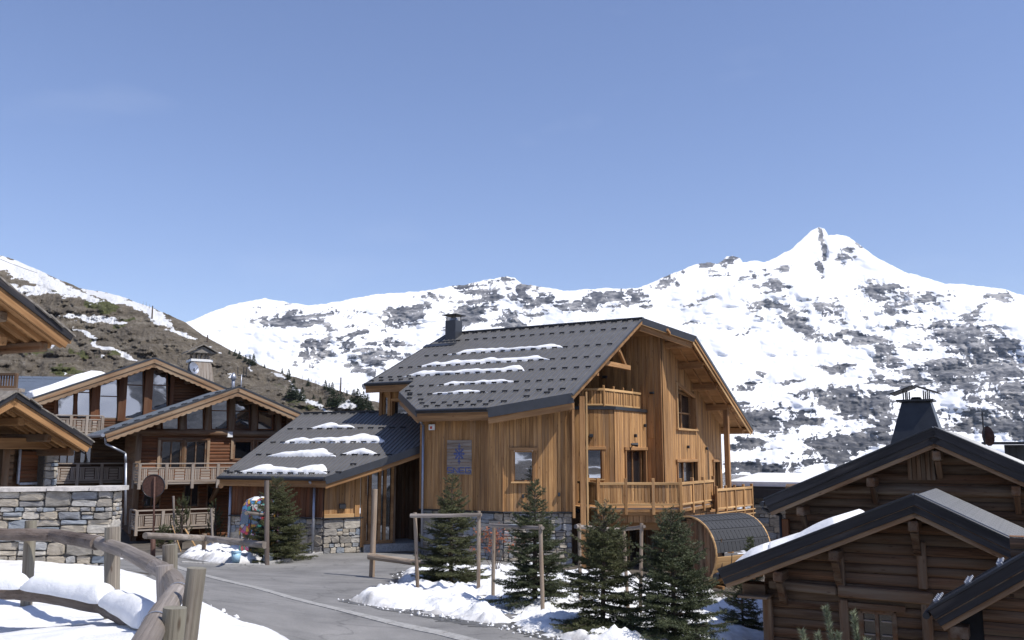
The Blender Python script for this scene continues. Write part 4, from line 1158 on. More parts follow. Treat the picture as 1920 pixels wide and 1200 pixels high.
# terrace block
pt = plT.q(1213, 895)[0]
aT2 = (plT.P(pt, 0) - ML(0, 0, 0)).dot(EX)
cT = hit(1150, 765, ML(aT2, 0, 0), EX)
plT2 = Plane(ML(aT2, (cT - R0).dot(EY), 0), EY)
lenT2 = BT - (cT - R0).dot(EY)
dT1 = V((1.0, -0.02, 0)).normalized()
plT1 = Plane(V((cT.x, cT.y, 0)), dT1)
sT0 = plT1.q(1071, 800)[0]
ZF = 5.22; FL = 1.3
w1 = pxrect(plT1, 1099, 843, 1129, 898)
board_wall(ch, plT1, sT0, 0, FL, ZF, [op(w1)], 0.16, M['larch'], 16)
window(ch, plT1, rect(w1[0] + .03, w1[1], w1[2] - .03, w1[3]), 0.06, 0.09, off=-0.10, fmat='larch_beam', recess=.02)
surround(ch, plT1, w1)
d2 = pxrect(plT2, 1171, 844, 1208, 912); d2 = (d2[0], FL, d2[2], d2[3])
board_wall(ch, plT2, 0, lenT2, FL, ZF, [op(d2)], 0.16, M['larch'], 17)
window(ch, plT2, rect(d2[0], d2[1], d2[2], d2[3]), 0.09, 0.09, mull=[((d2[0] * .45 + d2[2] * .55, d2[1]), (d2[0] * .45 + d2[2] * .55, d2[3]))], off=-0.16, glass='glass_dark', fmat='larch_beam', name='terrace_door')
surround(ch, plT2, d2, sill=False)
# terrace floor, coping
MB().prism([plT1.P(sT0, ZF), plT1.P(0, ZF), plT2.P(lenT2, ZF), ML(-4.5, BT, ZF)], V((0, 0, .04))).build('terrace_floor', M['dark_metal'], ch)
for pl, s0, s1 in ((plT1, sT0, .09), (plT2, -.02, lenT2)):
    beam('coping', pl.P(s0, ZF + .05, .03), pl.P(s1, ZF + .05, .03), 0.16, 0.14, M['dark_metal'], ch)
# terrace railing
ra = plT1.P(sT0 + .3, 0, -.22); rb = plT1.P(-.38, 0, -.22); rc = plT2.P(lenT2 * .72, 0, -.22); rd = plT2.P(lenT2, 0, -.22)
tr = [(ra, rb, 1), (rb, rc, 3), (rc, rd, 1)]
for a, b, k in tr:
    railing(ch, [a, b], ZF + .08, 0.80, (b - a).length / k, M['larch'], 0.08, 0.14, n=8 if k == 1 else 4, railmat=M['larch_pale'], ends=(k == 3), gap=.18, low=.12)
# tower face + recess back wall (one dark face)
board_wall(ch, plT, -6.0, AG, FL, soff(plT), [], 0.18, M['larch'], 18)
p = plT.P(AG - .05, FL, .05); beam('corner_post', p, V((p.x, p.y, zroof(BT) - TH)), 0.10, 0.08, M['larch_beam'], ch, up=plT.out)
# protruding broad board on the tower
s_ = plT.q(1222, 800)[0]; z_ = plT.q(1222, 822)[1]; p = plT.P(s_, z_, .06); beam('cover_board', p, V((p.x, p.y, z_ + 3.6)), 0.3, 0.04, M['larch'], ch, up=plT.out)
# gable wall
g0 = BT; g1 = 9.35
wGp = [plG.q(1267, 803), plG.q(1302, 803), plG.q(1301, 748), plG.q(1267, 716)]
wG = (wGp[0][0], wGp[0][1], wGp[1][0], (wGp[2][1] + wGp[3][1]) / 2)
dG = pxrect(plG, 1268, 866, 1305, 905); dG = (dG[0], FL, dG[2], dG[3])
dG2 = pxrect(plG, 1336, 866, 1347, 905); dG2 = (dG2[0], FL + .2, dG2[2], dG2[3])
board_wall(ch, plG, g0, g1, FL, soff(plG), [op(wG), op(dG), op(dG2)], 0.17, M['larch'], 19)
sG = MB()
window(ch, plG, [(wG[0] + .05, wG[1]), (wG[2] - .05, wG[1]), (wG[2] - .05, wG[3] - .2), (wG[0] + .05, wG[3] - .03)], 0.10, 0.1, mull=[((wG[0] * .5 + wG[2] * .5, wG[1]), (wG[0] * .5 + wG[2] * .5, wG[3] - .15)), ((wG[0], wG[1] + .75), (wG[2], wG[1] + .75))], off=-0.2, glass='glass_dark', fmat='larch_beam')
beam('jamb', plG.P(wG[0], wG[1], .05), plG.P(wG[0], wG[3] + .3, .05), 0.13, 0.18, M['larch_pale'], ch, up=plG.out)
beam('jamb', plG.P(wG[2], wG[1], .0), plG.P(wG[2], wG[3] - .2, .0), 0.10, 0.28, M['larch_beam'], ch, up=plG.out)
beam('sill', plG.P(wG[0] - .1, wG[1] - .04, .08), plG.P(wG[2] + .1, wG[1] - .04, .08), 0.2, 0.09, M['larch_pale'], ch)
beam('lintel', plG.P(wG[0], wG[3] + .28, .05), plG.P(wG[2] + .05, wG[3] - .25, .05), 0.12, 0.16, M['larch_beam'], ch)
for r in (dG, dG2):
    window(ch, plG, rect(*r), 0.08, 0.08, mull=[((r[0] * .5 + r[2] * .5, r[1]), (r[0] * .5 + r[2] * .5, r[3]))] if r is dG else [], off=-0.16, glass='glass_dark', fmat='larch_beam', name='balcony_door')
    surround(ch, plG, r, sill=False)
# back/right end of the volume
board_wall(ch, Plane(ML(AG, g1, 0), -EX), 0, 10.5, -2, zroof(g1) - TH, [], 0.5, M['larch'], 20)
# purlins under the right overhang
for px, py in ((1247, 666), (1272, 702), (1298, 739), (1323, 770), (1351, 797)):
    q = plG.q(px, py)[0]; b = q
    z = zroof(b) - TH - .17
    a1 = (1.45 if b < 3 else 1.62)
    beam('purlin', ML(AG - .1, b, z), ML(a1, b, z), 0.22, 0.32, M['larch_beam'], ch, ch=.015)
    beam('purlin_tail', ML(a1 - .01, b, z + .05), ML(a1 + .16, b, z + .09), 0.2, 0.16, M['larch_beam'], ch, ch=.04)
# ties in the left gable recess
q = hit(1150, 676, ML(-.35, 0, 0), EX)
beam('tie_beam', ML(-.4, -3.3, 7.1), ML(-.4, -0.7, 7.1), 0.16, 0.2, M['larch_beam'], ch)
beam('brace', ML(-.4, -1.1, 7.15), ML(-.4, -2.1, 8.05), 0.12, 0.14, M['larch_beam'], ch)
beam('purlin', ML(-2.5, -4.6, zroof(-4.6) - TH - .12), ML(-.1, -4.6, zroof(-4.6) - TH - .12), 0.18, 0.22, M['larch_beam'], ch)
beam('purlin', ML(-2.5, -2.4, zroof(-2.4) - TH - .12), ML(-.1, -2.4, zroof(-2.4) - TH - .12), 0.18, 0.22, M['larch_beam'], ch)
# tall posts
Pp = atY(1092, 850, 34.75)
for dx, w in ((0, .2), (.17, .07)):
    beam('corner_post', V((Pp.x + dx, Pp.y, -1.2)), V((Pp.x + dx, Pp.y, 5.55 + dx * 1.0)), w, 0.2, M['larch_beam'] if dx == 0 else M['larch_pale'], ch, up=V((0, -1, 0)))
Pq = hit(1075, 850, V((Pp.x, 34.7, 0)), V((0, 1, 0)))
beam('corner_post', V((Pq.x, Pq.y - .02, 1.0)), V((Pq.x, Pq.y - .02, 5.35)), 0.1, 0.14, M['larch_beam'], ch, up=V((0, -1, 0)))
b7 = plG.q(1323, 770)[0]
Pr = hit(1361, 770, ML(0, b7, 0), EY)
beam('corner_post', V((Pr.x, Pr.y, -1.4)), V((Pr.x, Pr.y, zroof(b7) - TH - .3)), 0.24, 0.24, M['larch_beam'], ch, up=EX)
# downpipes
def pipe(parent, pts, r=0.045, mat='zinc', n=8, name='downpipe'):
    mb = MB()
    for a, b in zip(pts[:-1], pts[1:]): mb.tube([a, b], r, n)
    return mb.build(name, M[mat], parent, True)
s = plA.q(797, 850)[0]
pipe(ch, [plA.P(s + .02, 4.75, .5), plA.P(s, 4.5, .14), plA.P(s, -.6, .14)], 0.05)
# balcony
bz = 1.32
bA = hit(1122, 950, V((0, 35.0, 0)), V((0, 1, 0))); bB = hit(1277, 950, V((0, 35.0, 0)), V((0, 1, 0)))
bC_ = hit(1338.5, 950, V((0, 38.6, 0)), V((0, 1, 0)))
b0 = V((plT1.P(sT0 + .2, 0).x, 36.9, 0))
bA = V((bA.x, 35.0, 0)); bB = V((bB.x, 35.0, 0)); bC_ = V((bC_.x, 38.6, 0))
deck = [b0, bA, bB, bC_, V((bC_.x + .3, 42, 0)), plT.P(AG, 0), plT1.P(sT0, 0)]
MB().prism([V((p.x, p.y, bz - .12)) for p in deck], V((0, 0, .1))).build('balcony_floor', M['larch'], ch, xdir=EX)
bg = [(b0, bA, 2), (bA, bB, 3), (bB, bC_, 3)]
for a, b, k in bg:
    sd = (b - a).normalized(); nn = V((sd.y, -sd.x, 0))
    railing(ch, [a, b], bz, 0.98, (b - a).length / k, M['larch'], 0.115, 0.16, drop=0.22, n=7 if k == 3 and a is bA else 6, railmat=M['larch_pale'], ends=(a is not b0 and a is not bB), gap=.16, low=.16)
    beam('edge_beam', V((a.x, a.y, bz - .02)) - nn * .1, V((b.x, b.y, bz - .02)) - nn * .1, 0.1, 0.08, M['grey_wood'], ch)
    beam('edge_beam', V((a.x, a.y, bz - .16)) - nn * .14, V((b.x, b.y, bz - .16)) - nn * .14, 0.08, 0.2, M['larch_beam'], ch)
    k2 = max(2, int((b - a).length / .22))
    for i in range(k2):
        c = a.lerp(b, (i + .5) / k2) - nn * .17
        beam('valance_board', V((c.x, c.y, bz - .52)), V((c.x, c.y, bz - .24)), (b - a).length / k2 * .93, 0.03, M['larch_beam'], ch, up=nn, ch=.003)
beam('support_beam', V((bA.x - .3, 35.6, bz - .68)), V((bB.x, 35.6, bz - .68)), 0.2, 0.28, M['larch_beam'], ch)
beam('support_beam', V((bB.x - .2, 35.6, bz - .68)), V((bC_.x - .3, 39.3, bz - .62)), 0.2, 0.26, M['old_dark'], ch)
# lower balcony at the far right
zl = .93
lA = V((hit(1344, 950, V((0, 38.2, 0)), V((0, 1, 0))).x, 38.2, 0)); lB = V((hit(1410.5, 950, V((0, 41.2, 0)), V((0, 1, 0))).x, 41.2, 0))
railing(ch, [lA, lB], zl, 1.0, (lB - lA).length / 4, M['larch'], 0.10, 0.13, drop=0.32, n=7, railmat=M['larch_pale'], gap=.12, low=.2)
dl = (lB - lA).normalized(); nl = V((dl.y, -dl.x, 0))
for zz in (zl + .02, zl - .16): beam('edge_beam', V((lA.x, lA.y, zz)) + nl * .03 - dl * .1, V((lB.x, lB.y, zz)) + nl * .03 + dl * .25, 0.04, 0.05, M['larch_pale'], ch)
beam('edge_beam', V((lA.x, lA.y, zl - .1)) - nl * .1, V((lB.x, lB.y, zl - .1)) - nl * .1, 0.1, 0.26, M['larch_beam'], ch)
MB().prism([V((p.x, p.y, zl - .05)) for p in (lA, lB, lB - nl * 3, lA - nl * 3)], V((0, 0, .04))).build('balcony_floor', M['larch'], ch, xdir=EX)
# dark lower storey under the balcony
plLow = Plane(V((bA.x - .8, 37.6, 0)), EX)
board_wall(ch, Plane(V((bA.x - 1.4, 37.4, 0)), V((1, .1, 0))), 0, 6.5, -1.6, bz - .3, [(2.2, 3.6, -1.6, .6)], 0.2, M['old_dark'], 21)
window(ch, Plane(V((bA.x - 1.4, 37.4, 0)), V((1, .1, 0))), rect(2.2, -1.5, 3.6, .6), .08, .08, mull=[((2.9, -1.5), (2.9, .6))], off=-.1, glass='glass_dark', fmat='larch_beam')
for px, Y in ((1228, 36.0), (1168, 36.2), (1340, 39.6)):
    p = atY(px, 950, Y); beam('corner_post', V((p.x, p.y, -1.6)), V((p.x, p.y, bz - .5)), .2, .2, M['old_dark'], ch, up=V((0, -1, 0)))
# gable right end wall stone below right
# small wall lamps and vents
def lamp(parent, pl, px, py, w=.13, h=.13, d=.12, mat='dark_metal', name='wall_lamp'):
    s, z = pl.q(px, py); beam(name, pl.P(s - w / 2, z, .06 + d / 2), pl.P(s + w / 2, z, .06 + d / 2), d, h, M[mat], parent, ch=.015)
for pl, px, py in ((plB, 1048, 927), (plB, 981, 930), (plT1, 1108, 817), (plT2, 1187, 817), (plT2, 1205, 798), (plG, 1286, 838), (plG, 1321, 841)):
    lamp(ch, pl, px, py, .17 if px == 1108 else .1, .14)
lamp(ch, plT, 1224, 737, .2, .1); lamp(ch, plT, 1136, 707, .22, .12)
s, z = plA.q(813, 801); 
bx = beam('alarm_box', plA.P(s - .14, z, .12), plA.P(s + .14, z, .12), 0.1, 0.24, M['white'], ch, ch=.02)
beam('alarm_light', plA.P(s - .045, z - .02, .18), plA.P(s + .045, z - .02, .18), 0.03, 0.1, M['red'], bx, ch=.01)
# floodlight on the terrace door lintel
s, z = plT2.q(1176, 834); mb = MB(); mb.tube([plT2.P(s, z - .25, .1), plT2.P(s, z + .05, .28)], .02, 6); mb.tube([plT2.P(s - .05, z + .02, .2), plT2.P(s + .15, z + .0, .42)], [.05, .09], 8); mb.build('floodlight', M['dark_metal'], ch)
# sign board: horizontal planks, blue snowflake, lettering
sp = pxrect(plA, 840.5, 825, 887, 890)
sg = thing('sign_board', 'weathered plank sign with blue snowflake and lettering on the shaded larch wall', 'sign', plA.P((sp[0] + sp[2]) / 2, (sp[1] + sp[3]) / 2, .08))
npl = 11; hh = (sp[3] - sp[1]) / npl; rg = random.Random(5)
for i in range(npl):
    z = sp[1] + hh * (i + .5)
    beam('plank', plA.P(sp[0] + rg.uniform(0, .01), z, .085 + rg.uniform(0, .006)), plA.P(sp[2] - rg.uniform(0, .01), z, .085 + rg.uniform(0, .006)), 0.022, hh - .012, M['grey_wood'], sg, up=Z, ch=.004)
M['sign_blue'] = plain('blue_sign_paint', (0.07, 0.10, 0.26), .6, 0, 9, .25, 0)
sc = ((sp[0] + sp[2]) / 2, sp[1] + (sp[3] - sp[1]) * .60); fl = MB(); rad = (sp[3] - sp[1]) * .30
def seg(mb, s0, z0, s1, z1, w): mb.beam(plA.P(s0, z0, .105), plA.P(s1, z1, .105), w, .012, up=plA.out, ch=.001)
for k in range(8):
    t = k * math.pi / 4 + math.pi / 2; r_ = rad * (1.0 if k in (0, 4) else .68)
    c, s_ = math.cos(t), math.sin(t)
    seg(fl, sc[0], sc[1], sc[0] + c * r_, sc[1] + s_ * r_, .032)
    for q in (.35, .62):
        for sgn in (-1, 1):
            t2 = t + sgn * .75
            seg(fl, sc[0] + c * r_ * q, sc[1] + s_ * r_ * q, sc[0] + c * r_ * q + math.cos(t2) * r_ * .24, sc[1] + s_ * r_ * q + math.sin(t2) * r_ * .24, .024)
fl.build('snowflake_emblem', M['sign_blue'], sg)
GL = {'S': [[(1, 1), (0, 1), (0, .5), (1, .5), (1, 0), (0, 0)]], 'N': [[(0, 0), (0, 1), (1, 0), (1, 1)]], 'E': [[(1, 1), (0, 1), (0, 0), (1, 0)], [(0, .5), (.85, .5)]], 'G': [[(1, 1), (0, 1), (0, 0), (1, 0), (1, .5), (.5, .5)]]}
lt = MB(); lw = (sp[2] - sp[0]) * .19; lh = (sp[3] - sp[1]) * .15; x = sp[0] + .04
for chn in 'SNEG':
    for st in GL[chn]:
        for (x0, y0), (x1, y1) in zip(st[:-1], st[1:]):
            seg(lt, x + x0 * lw, sp[1] + .07 + y0 * lh, x + x1 * lw, sp[1] + .07 + y1 * lh, .034)
    x += lw * 1.28
lt.build('lettering', M['sign_blue'], sg)
# chimney
cw = .60; ca_, cb_ = -9.75, -.55
cz0 = R0.z + cb_ * T1_
def boxw(mb, a, b, z0, z1, wa, wb, wa2=None, wb2=None, A=ML, dx=0):
    wa2 = wa if wa2 is None else wa2; wb2 = wb if wb2 is None else wb2
    lo = [A(a + i * wa / 2, b + j * wb / 2, z0) for i, j in ((-1, -1), (1, -1), (1, 1), (-1, 1))]
    hi = [A(a + dx + i * wa2 / 2, b + j * wb2 / 2, z1) for i, j in ((-1, -1), (1, -1), (1, 1), (-1, 1))]
    mb.add(lo + hi, [[3, 2, 1, 0], [4, 5, 6, 7], [0, 1, 5, 4], [1, 2, 6, 5], [2, 3, 7, 6], [3, 0, 4, 7]])
mb = MB(); boxw(mb, ca_, cb_, cz0 - .5, cz0 + .85, cw, cw); boxw(mb, ca_, cb_ - .1, cz0 - .32, cz0 - .20, cw + .4, cw + .4)
chm = mb.build('chimney', M['fascia_metal'], ch)
mb = MB()
for i in (-1, 1):
    for j in (-1, 1): mb.beam(ML(ca_ + i * .25, cb_ + j * .25, cz0 + .85), ML(ca_ + i * .25, cb_ + j * .25, cz0 + 1.1), .04, .04, up=EX)
boxw(mb, ca_, cb_, cz0 + 1.1, cz0 + 1.14, cw + .26, cw + .26)
mb.build('chimney_cap', M['dark_metal'], chm)
mb = MB().tube([ML(ca_, cb_, cz0 + .85), ML(ca_, cb_, cz0 + 1.0)], [.2, .16], 10); mb.build('flue', M['zinc'], chm)
mb = MB(); mb.beam(wL(ca_ - 1.1, -1.45) + nLu * .05, wL(ca_ + .7, -1.45) + nLu * .05, .35, .03, up=nLu); mb.build('flashing', M['dark_metal'], ch)
# snow guards
rows = [(-1.1, -9.1, -.4), (-2.72, -9.9, -.5), (-3.9, -10.4, -.4), (-4.85, -10.9, -.5), (-5.9, -8.3, -.5), (-6.7, -7.9, -.7), (-7.48, -6.6, -3.3), (-.25, -9.3, -.3), (-5.15, -11.1, -8.9), (-7.75, -6.3, -3.5)]
for ri, (b, a0, a1) in enumerate(rows):
    n = max(1, round((a1 - a0) / .52))
    for i in range(n + 1):
        a = a0 + (a1 - a0) * i / n + (.0 if ri % 2 == 0 else .1)
        if a > a1 + .15: continue
        snow_guard(ch, wL(a, b) + nLu * .02, EX, (EY + Z * T1_), nLu, .23 if b != -.25 else .3)
for b, a in ((-7.15, -6.9), (-6.55, -7.9), (-7.0, -7.6), (-6.3, -8.2), (-6.95, -1.15), (-7.2, -1.9), (-7.55, -2.7)):
    snow_guard(ch, wL(a, b) + nLu * .02, EX, (EY + Z * T1_), nLu)
for lab, a0, a1, b, w, sd, t in (('long snow drift behind the highest guard row of the main chalet roof', -8.75, -2.55, -2.72, .40, 41, .12),
                           ('longest snow drift, second from the ridge, on the main chalet roof', -9.55, -2.6, -3.9, .46, 42, .13),
                           ('third snow drift from the ridge on the main chalet roof', -9.6, -3.3, -4.85, .44, 43, .13),
                           ('wavy snow drift fourth from the ridge on the main chalet roof', -7.0, -3.0, -5.9, .34, 44, .10),
                           ('lowest thin snow drift near the eave of the main chalet roof', -6.9, -3.95, -6.7, .26, 45, .08)):
    roof_snow(lab, wL, a0, a1, b, nLu, w, t, sd, 'snow drifts on the main chalet roof')

# ================================================================== ANNEX
AX, AY = axes(-2900)
AE = atY(610, 897, 36.4)
TA = math.tan(R(27)); nA = (Z - AY * TA); nAu = nA.normalized()
def onA(px, py):
    p = hit(px, py, AE, nA) - AE; return (p.dot(AX), p.dot(AY))
wA = lambda a, b: V((AE.x, AE.y, 0)) + AX * a + AY * b + V((0, 0, AE.z + b * TA))
aR = onA(580, 775)[1]; aL = onA(400, 903)[0]
pK = onA(713, 864); pM = onA(792, 833)
an = thing('entrance_annex', 'low larch annex with grey metal roof, stone base and glazed entrance left of the chalet', 'annex', wA(-2, 2, ) - Z * 3.4)
polyA = [(0, 0), pK, (pM[0] + .6, pM[1] + .3), (pM[0] + 1.0, aR), (aL, aR), (aL, 0)]
MB().prism([wA(*p) for p in polyA], V((0, 0, -.16))).build('roof_slab', M['soffit'], an, xdir=AX)
roof_panels(an, polyA, wA, nAu, 0.42, M['roof'], sdirv=AY)
beam('ridge_cap', wA(aL, aR) + Z * .04, wA(pM[0] + 1, aR) + Z * .04, .2, .05, M['dark_metal'], an)
# back slope
wAb = lambda a, b: V((AE.x, AE.y, 0)) + AX * a + AY * (2 * aR - b) + V((0, 0, AE.z + b * TA))
MB().prism([wAb(aL, aR), wAb(pM[0] + 1, aR), wAb(pM[0] + 1, aR - 4), wAb(aL, aR - 4)], V((0, 0, -.16))).build('roof_slab', M['fascia_metal'], an)
edge_fascia(an, wA(0, 0), wA(aL, 0), -AY, .14, .30)
d1 = wA(*pK) - wA(0, 0); o1 = V((d1.y, -d1.x, 0)).normalized()
edge_fascia(an, wA(0, 0), wA(*pK), o1, .30, .20)
d1b = wA(polyA[2][0], polyA[2][1]) - wA(*pK); o1b = V((d1b.y, -d1b.x, 0)).normalized()
edge_fascia(an, wA(*pK), wA(*polyA[2][:2]), o1b, .30, .20)
edge_fascia(an, wA(aL, 0), wA(aL, aR), -AX, .12, .2)
mb = MB().tube([wA(0.02, 0) - AY * .1 - Z * .03, wA(aL, 0) - AY * .1 - Z * .03], .07, 8); mb.build('gutter', M['dark_metal'], an)
# walls
ZG = -.55
plF = Plane(wA(0, .45), AX); plF = Plane(V((plF.P0.x, plF.P0.y, 0)), AX)
cF = hit(607, 960, plF.P0, plF.out)
sF1 = (cF - plF.P0).dot(AX); sF0 = aL + .25
plS = Plane(V((cF.x, cF.y, 0)), V((.913, .408, 0)))
sS1 = plS.q(679, 990)[0]
zs = .86
def softA(pl):
    return lambda s: AE.z + (pl.P(s, 0) - V((AE.x, AE.y, 0))).dot(AY) * TA - .16 + .02
board_wall(an, plF, sF0, sF1, zs, softA(plF), [], .16, M['old'], 51)
beam('wall_plate', plF.P(sF0, softA(plF)(0) - .28, .1), plF.P(sF1, softA(plF)(0) - .28, .1), .1, .26, M['larch_beam'], an)
stone_wall(an, plF.moved(-.02), sF0, sF1 - .02, ZG, zs - .05, .28, (.9, 2.2), 52, .15, .05)
board_wall(an, plS, 0, sS1 - .12, zs, softA(plS), [], .2, M['larch'], 53)
stone_wall(an, plS.moved(.02), 0, sS1 - .02, ZG, zs - .05, .26, (.8, 2.2), 54, .15, .06)
beam('sill_board', plS.P(0, zs + .06, .06), plS.P(sS1 - .3, zs + .06, .06), .08, .16, M['larch_pale'], an)
beam('base_flashing', plS.P(-.02, zs - .03, .05), plS.P(sS1, zs - .03, .05), .2, .05, M['dark_metal'], an)
beam('base_flashing', plF.P(sF0, zs - .03, .05), plF.P(sF1, zs - .03, .05), .2, .05, M['dark_metal'], an)
for s, w, z0 in ((sS1 - .25, .2, zs), (sS1 - .02, .14, ZG + .2)):
    p = plS.P(s, z0, .06); beam('corner_post', p, V((p.x, p.y, softA(plS)(s) - .1)), w, .14, M['larch'], an, up=plS.out)
# soffit board below the fascia on the gable side
beam('wall_plate', plS.P(0, softA(plS)(0) - .14, .2), plS.P(sS1 + 3.0, softA(plS)(sS1 + 3.0) - .14, .2), .12, .24, M['larch_beam'], an)
lamp(an, plS, 641, 949, .26, .2, .1)
# entrance glazing, recessed and dark
e0 = plS.q(681, 960)[0]; e1 = plS.q(737, 960)[0]; e2 = plS.q(790, 960)[0]
zt = softA(plS)
mull = []
for px in (694, 712, 722):
    s = plS.q(px, 960)[0]; mull.append(((s, ZG + .35), (s, zt(s) - .3)))
window(an, plS, [(e0 + .08, ZG + .35), (e1, ZG + .35), (e1, zt(e1) - .28), (e0 + .08, zt(e0) - .28)], .17, .14, mull=mull + [((e0, zt(e0) - .62), (e1, zt(e1) - .62))], off=-.1, glass='glass_dark', fmat='larch_beam', name='entrance_door')
MB().prism([plS.P(e0, ZG, .25), plS.P(e2, ZG, .25), plS.P(e2, ZG, -2), plS.P(e0, ZG, -2)], V((0, 0, .3))).build('plinth', M['concrete'], an)
board_wall(an, plS.moved(-1.9), e1 - .3, e2 + 1.5, ZG, lambda s: zt(s) + .75, [], .2, M['old_dark'], 55)
board_wall(an, Plane(plS.P(e1, 0, -1.9), plS.out * -1), -1.9, 0, ZG, 3.3, [], .2, M['old_dark'], 56) if False else None
MB().prism([plS.P(e1 + .02, ZG), plS.P(e1 + .1, ZG), plS.P(e1 + .1, zt(e1) - .1), plS.P(e1 + .02, zt(e1) - .1)], plS.out * -1.9).build('wall', M['old_dark'], an, xdir=Z)
# left end wall
MB().prism([plF.P(sF0, ZG), plF.P(sF0 + .1, ZG), plF.P(sF0 + .1, softA(plF)(0)), plF.P(sF0, softA(plF)(0))], AY * 5).build('wall', M['old_dark'], an, xdir=Z)
s = plF.q(593, 950)[0]
pipe(an, [plF.P(s, AE.z - .12, .5), plF.P(s, AE.z - .35, .16), plF.P(s, ZG + .05, .16)], .055)
s = plF.q(401, 930)[0]; pipe(an, [plF.P(sF0 + .06, AE.z - .3, .08), plF.P(sF0 + .06, ZG, .08)], .06)
# guards and drifts by row, from picture positions on the roof plane
for (x0, y0, x1, y1) in ((543, 808, 757, 803), (510, 834, 705, 829), (479, 860, 735, 850), (420, 890, 640, 884)):
    pa, pb = onA(x0, y0), onA(x1, y1)
    n = max(2, round((pb[0] - pa[0]) / .55)); bm = (pa[1] + pb[1]) / 2
    for i in range(n + 1):
        a = pa[0] + (pb[0] - pa[0]) * i / n
        snow_guard(an, wA(a, bm) + nAu * .02, AX, (AY + Z * TA), nAu, .28)
for i in range(9):
    snow_guard(an, wA(aL + .35 + i * .52, .25) + nAu * .02, AX, (AY + Z * TA), nAu, .28)
a_, b_ = onA(663, 873); snow_guard(an, wA(a_, b_) + nAu * .02, AX, (AY + Z * TA), nAu, .28)
for i in range(12):
    snow_guard(an, wA(aL + .3 + i * .52, aR - .2) + nAu * .02, AX, (AY + Z * TA), nAu, .3)
for lab, x0, x1, y, w, sd, t in (('short snow drift nearest the ridge of the annex roof', 577, 668, 804.5, .42, 61, .12),
                              ('broad snow drift second from the ridge on the annex roof', 524, 722, 832, .62, 62, .15),
                              ('snow drift third from the ridge on the annex roof', 497, 632, 858, .52, 63, .15),
                              ('short thick snow drift at the right of the third row on the annex roof', 636, 709, 854, .60, 65, .15),
                              ('thickest snow drift just above the gutter of the annex roof', 438, 616, 890, .60, 64, .17)):
    pa, pb = onA(x0, y + 1.5), onA(x1, y - 1.5)
    roof_snow(lab, wA, pa[0], pb[0], (pa[1] + pb[1]) / 2, nAu, w, t, sd, 'snow drifts on the annex roof', lumps=.2)
# ==PART3==
# ================================================================== LEFT CHALET (two gables)
def gable_building(root, pl, apexpx, leftpx, rightpx, depth, slope_over=1.1, mroof='roof_blue', barge='barge', zlow=-1.0, fasc=0.34, wallmat='old', seed=1, lcap=True, guards=True):
    """pl is the plane of the roof edge. returns data in plane coords"""
    a = pl.q(*apexpx); l = pl.q(*leftpx); r = pl.q(*rightpx)
    back = -pl.out * depth
    TH = .16
    for side, e in (('l', l), ('r', r)):
        P0 = pl.P(*a); P1 = pl.P(*e)
        MB().prism([P0, P1, P1 + back, P0 + back], V((0, 0, -TH))).build('roof_slab', M['soffit'] if barge != 'black' else M['old_beam'], root, xdir=-pl.out)
        d = (P1 - P0).normalized(); nrm = d.cross(-pl.out).normalized()
        if nrm.z < 0: nrm = -nrm
        ln = (P1 - P0).length
        toW = lambda u, v, P0=P0, d=d: P0 + d * v + (-pl.out) * u
        roof_panels(root, [(0, 0), (depth, 0), (depth, ln), (0, ln)], toW, nrm, .62, M[mroof], lift=.015, sdirv=d)
        yield side, P0, P1, d, nrm, ln
def scallop_barge(root, P0, P1, out, h=.34, mat='barge', n=None, metal=.09, two=True):
    d = (P1 - P0); up = d.normalized().cross(out).normalized()
    if up.z < 0: up = -up
    beam('metal_fascia', P0 + up * .03 + out * .04, P1 + up * .03 + out * .04, .05, metal, M['fascia_metal'], root, up=up, ch=.004)
    beam('bargeboard', P0 - up * (h * .28) + out * .02, P1 - up * (h * .28) + out * .02, .05, h * .5, M[mat], root, up=up)
    # lower board with a scalloped edge
    ln = d.length; n = max(4, int(ln / .3)); dd = d.normalized(); mb = MB(); top = []; bot = []
    for i in range(n * 4 + 1):
        t = i / (n * 4) * ln; sc = abs(math.sin(i / 4 * math.pi)) * .05
        top.append(P0 + dd * t - up * (h * .5) + out * .0); bot.append(P0 + dd * t - up * (h * .93 + sc))
    for i in range(n * 4):
        q = [top[i], top[i + 1], bot[i + 1], bot[i]]
        mb.prism(q, -out * .04)
    mb.build('carved_board', M[mat], root, xdir=d)
LD = V((2700, FPX / CA, 0)).normalized()
lc = thing('double_gable_chalet', 'dark brown timber chalet with two glazed gables and balconies, left below the hillside', 'chalet', atY(300, 1000, 46))
P1c = atY(447, 725, 46.0)
plR2 = Plane(P1c, LD)                        # roof edge plane of front gable
plW2 = plR2.moved(-1.3)                      # its wall
plR1 = Plane(atY(290, 668, 49.0), LD)
plW1 = plR1.moved(-1.1)
for side, P0, P1, d, nrm, ln in gable_building(lc, plR2, (447, 726), (196, 813), (572, 780), 9):
    scallop_barge(lc, P0, P1, plR2.out, .42)
    if side == 'l':
        for i in range(int(ln / .58)):
            for u in (.35, .95):
                snow_guard(lc, P0 + d * (.3 + i * .58) - plR2.out * u + nrm * .02, d, plR2.out, nrm, .16)
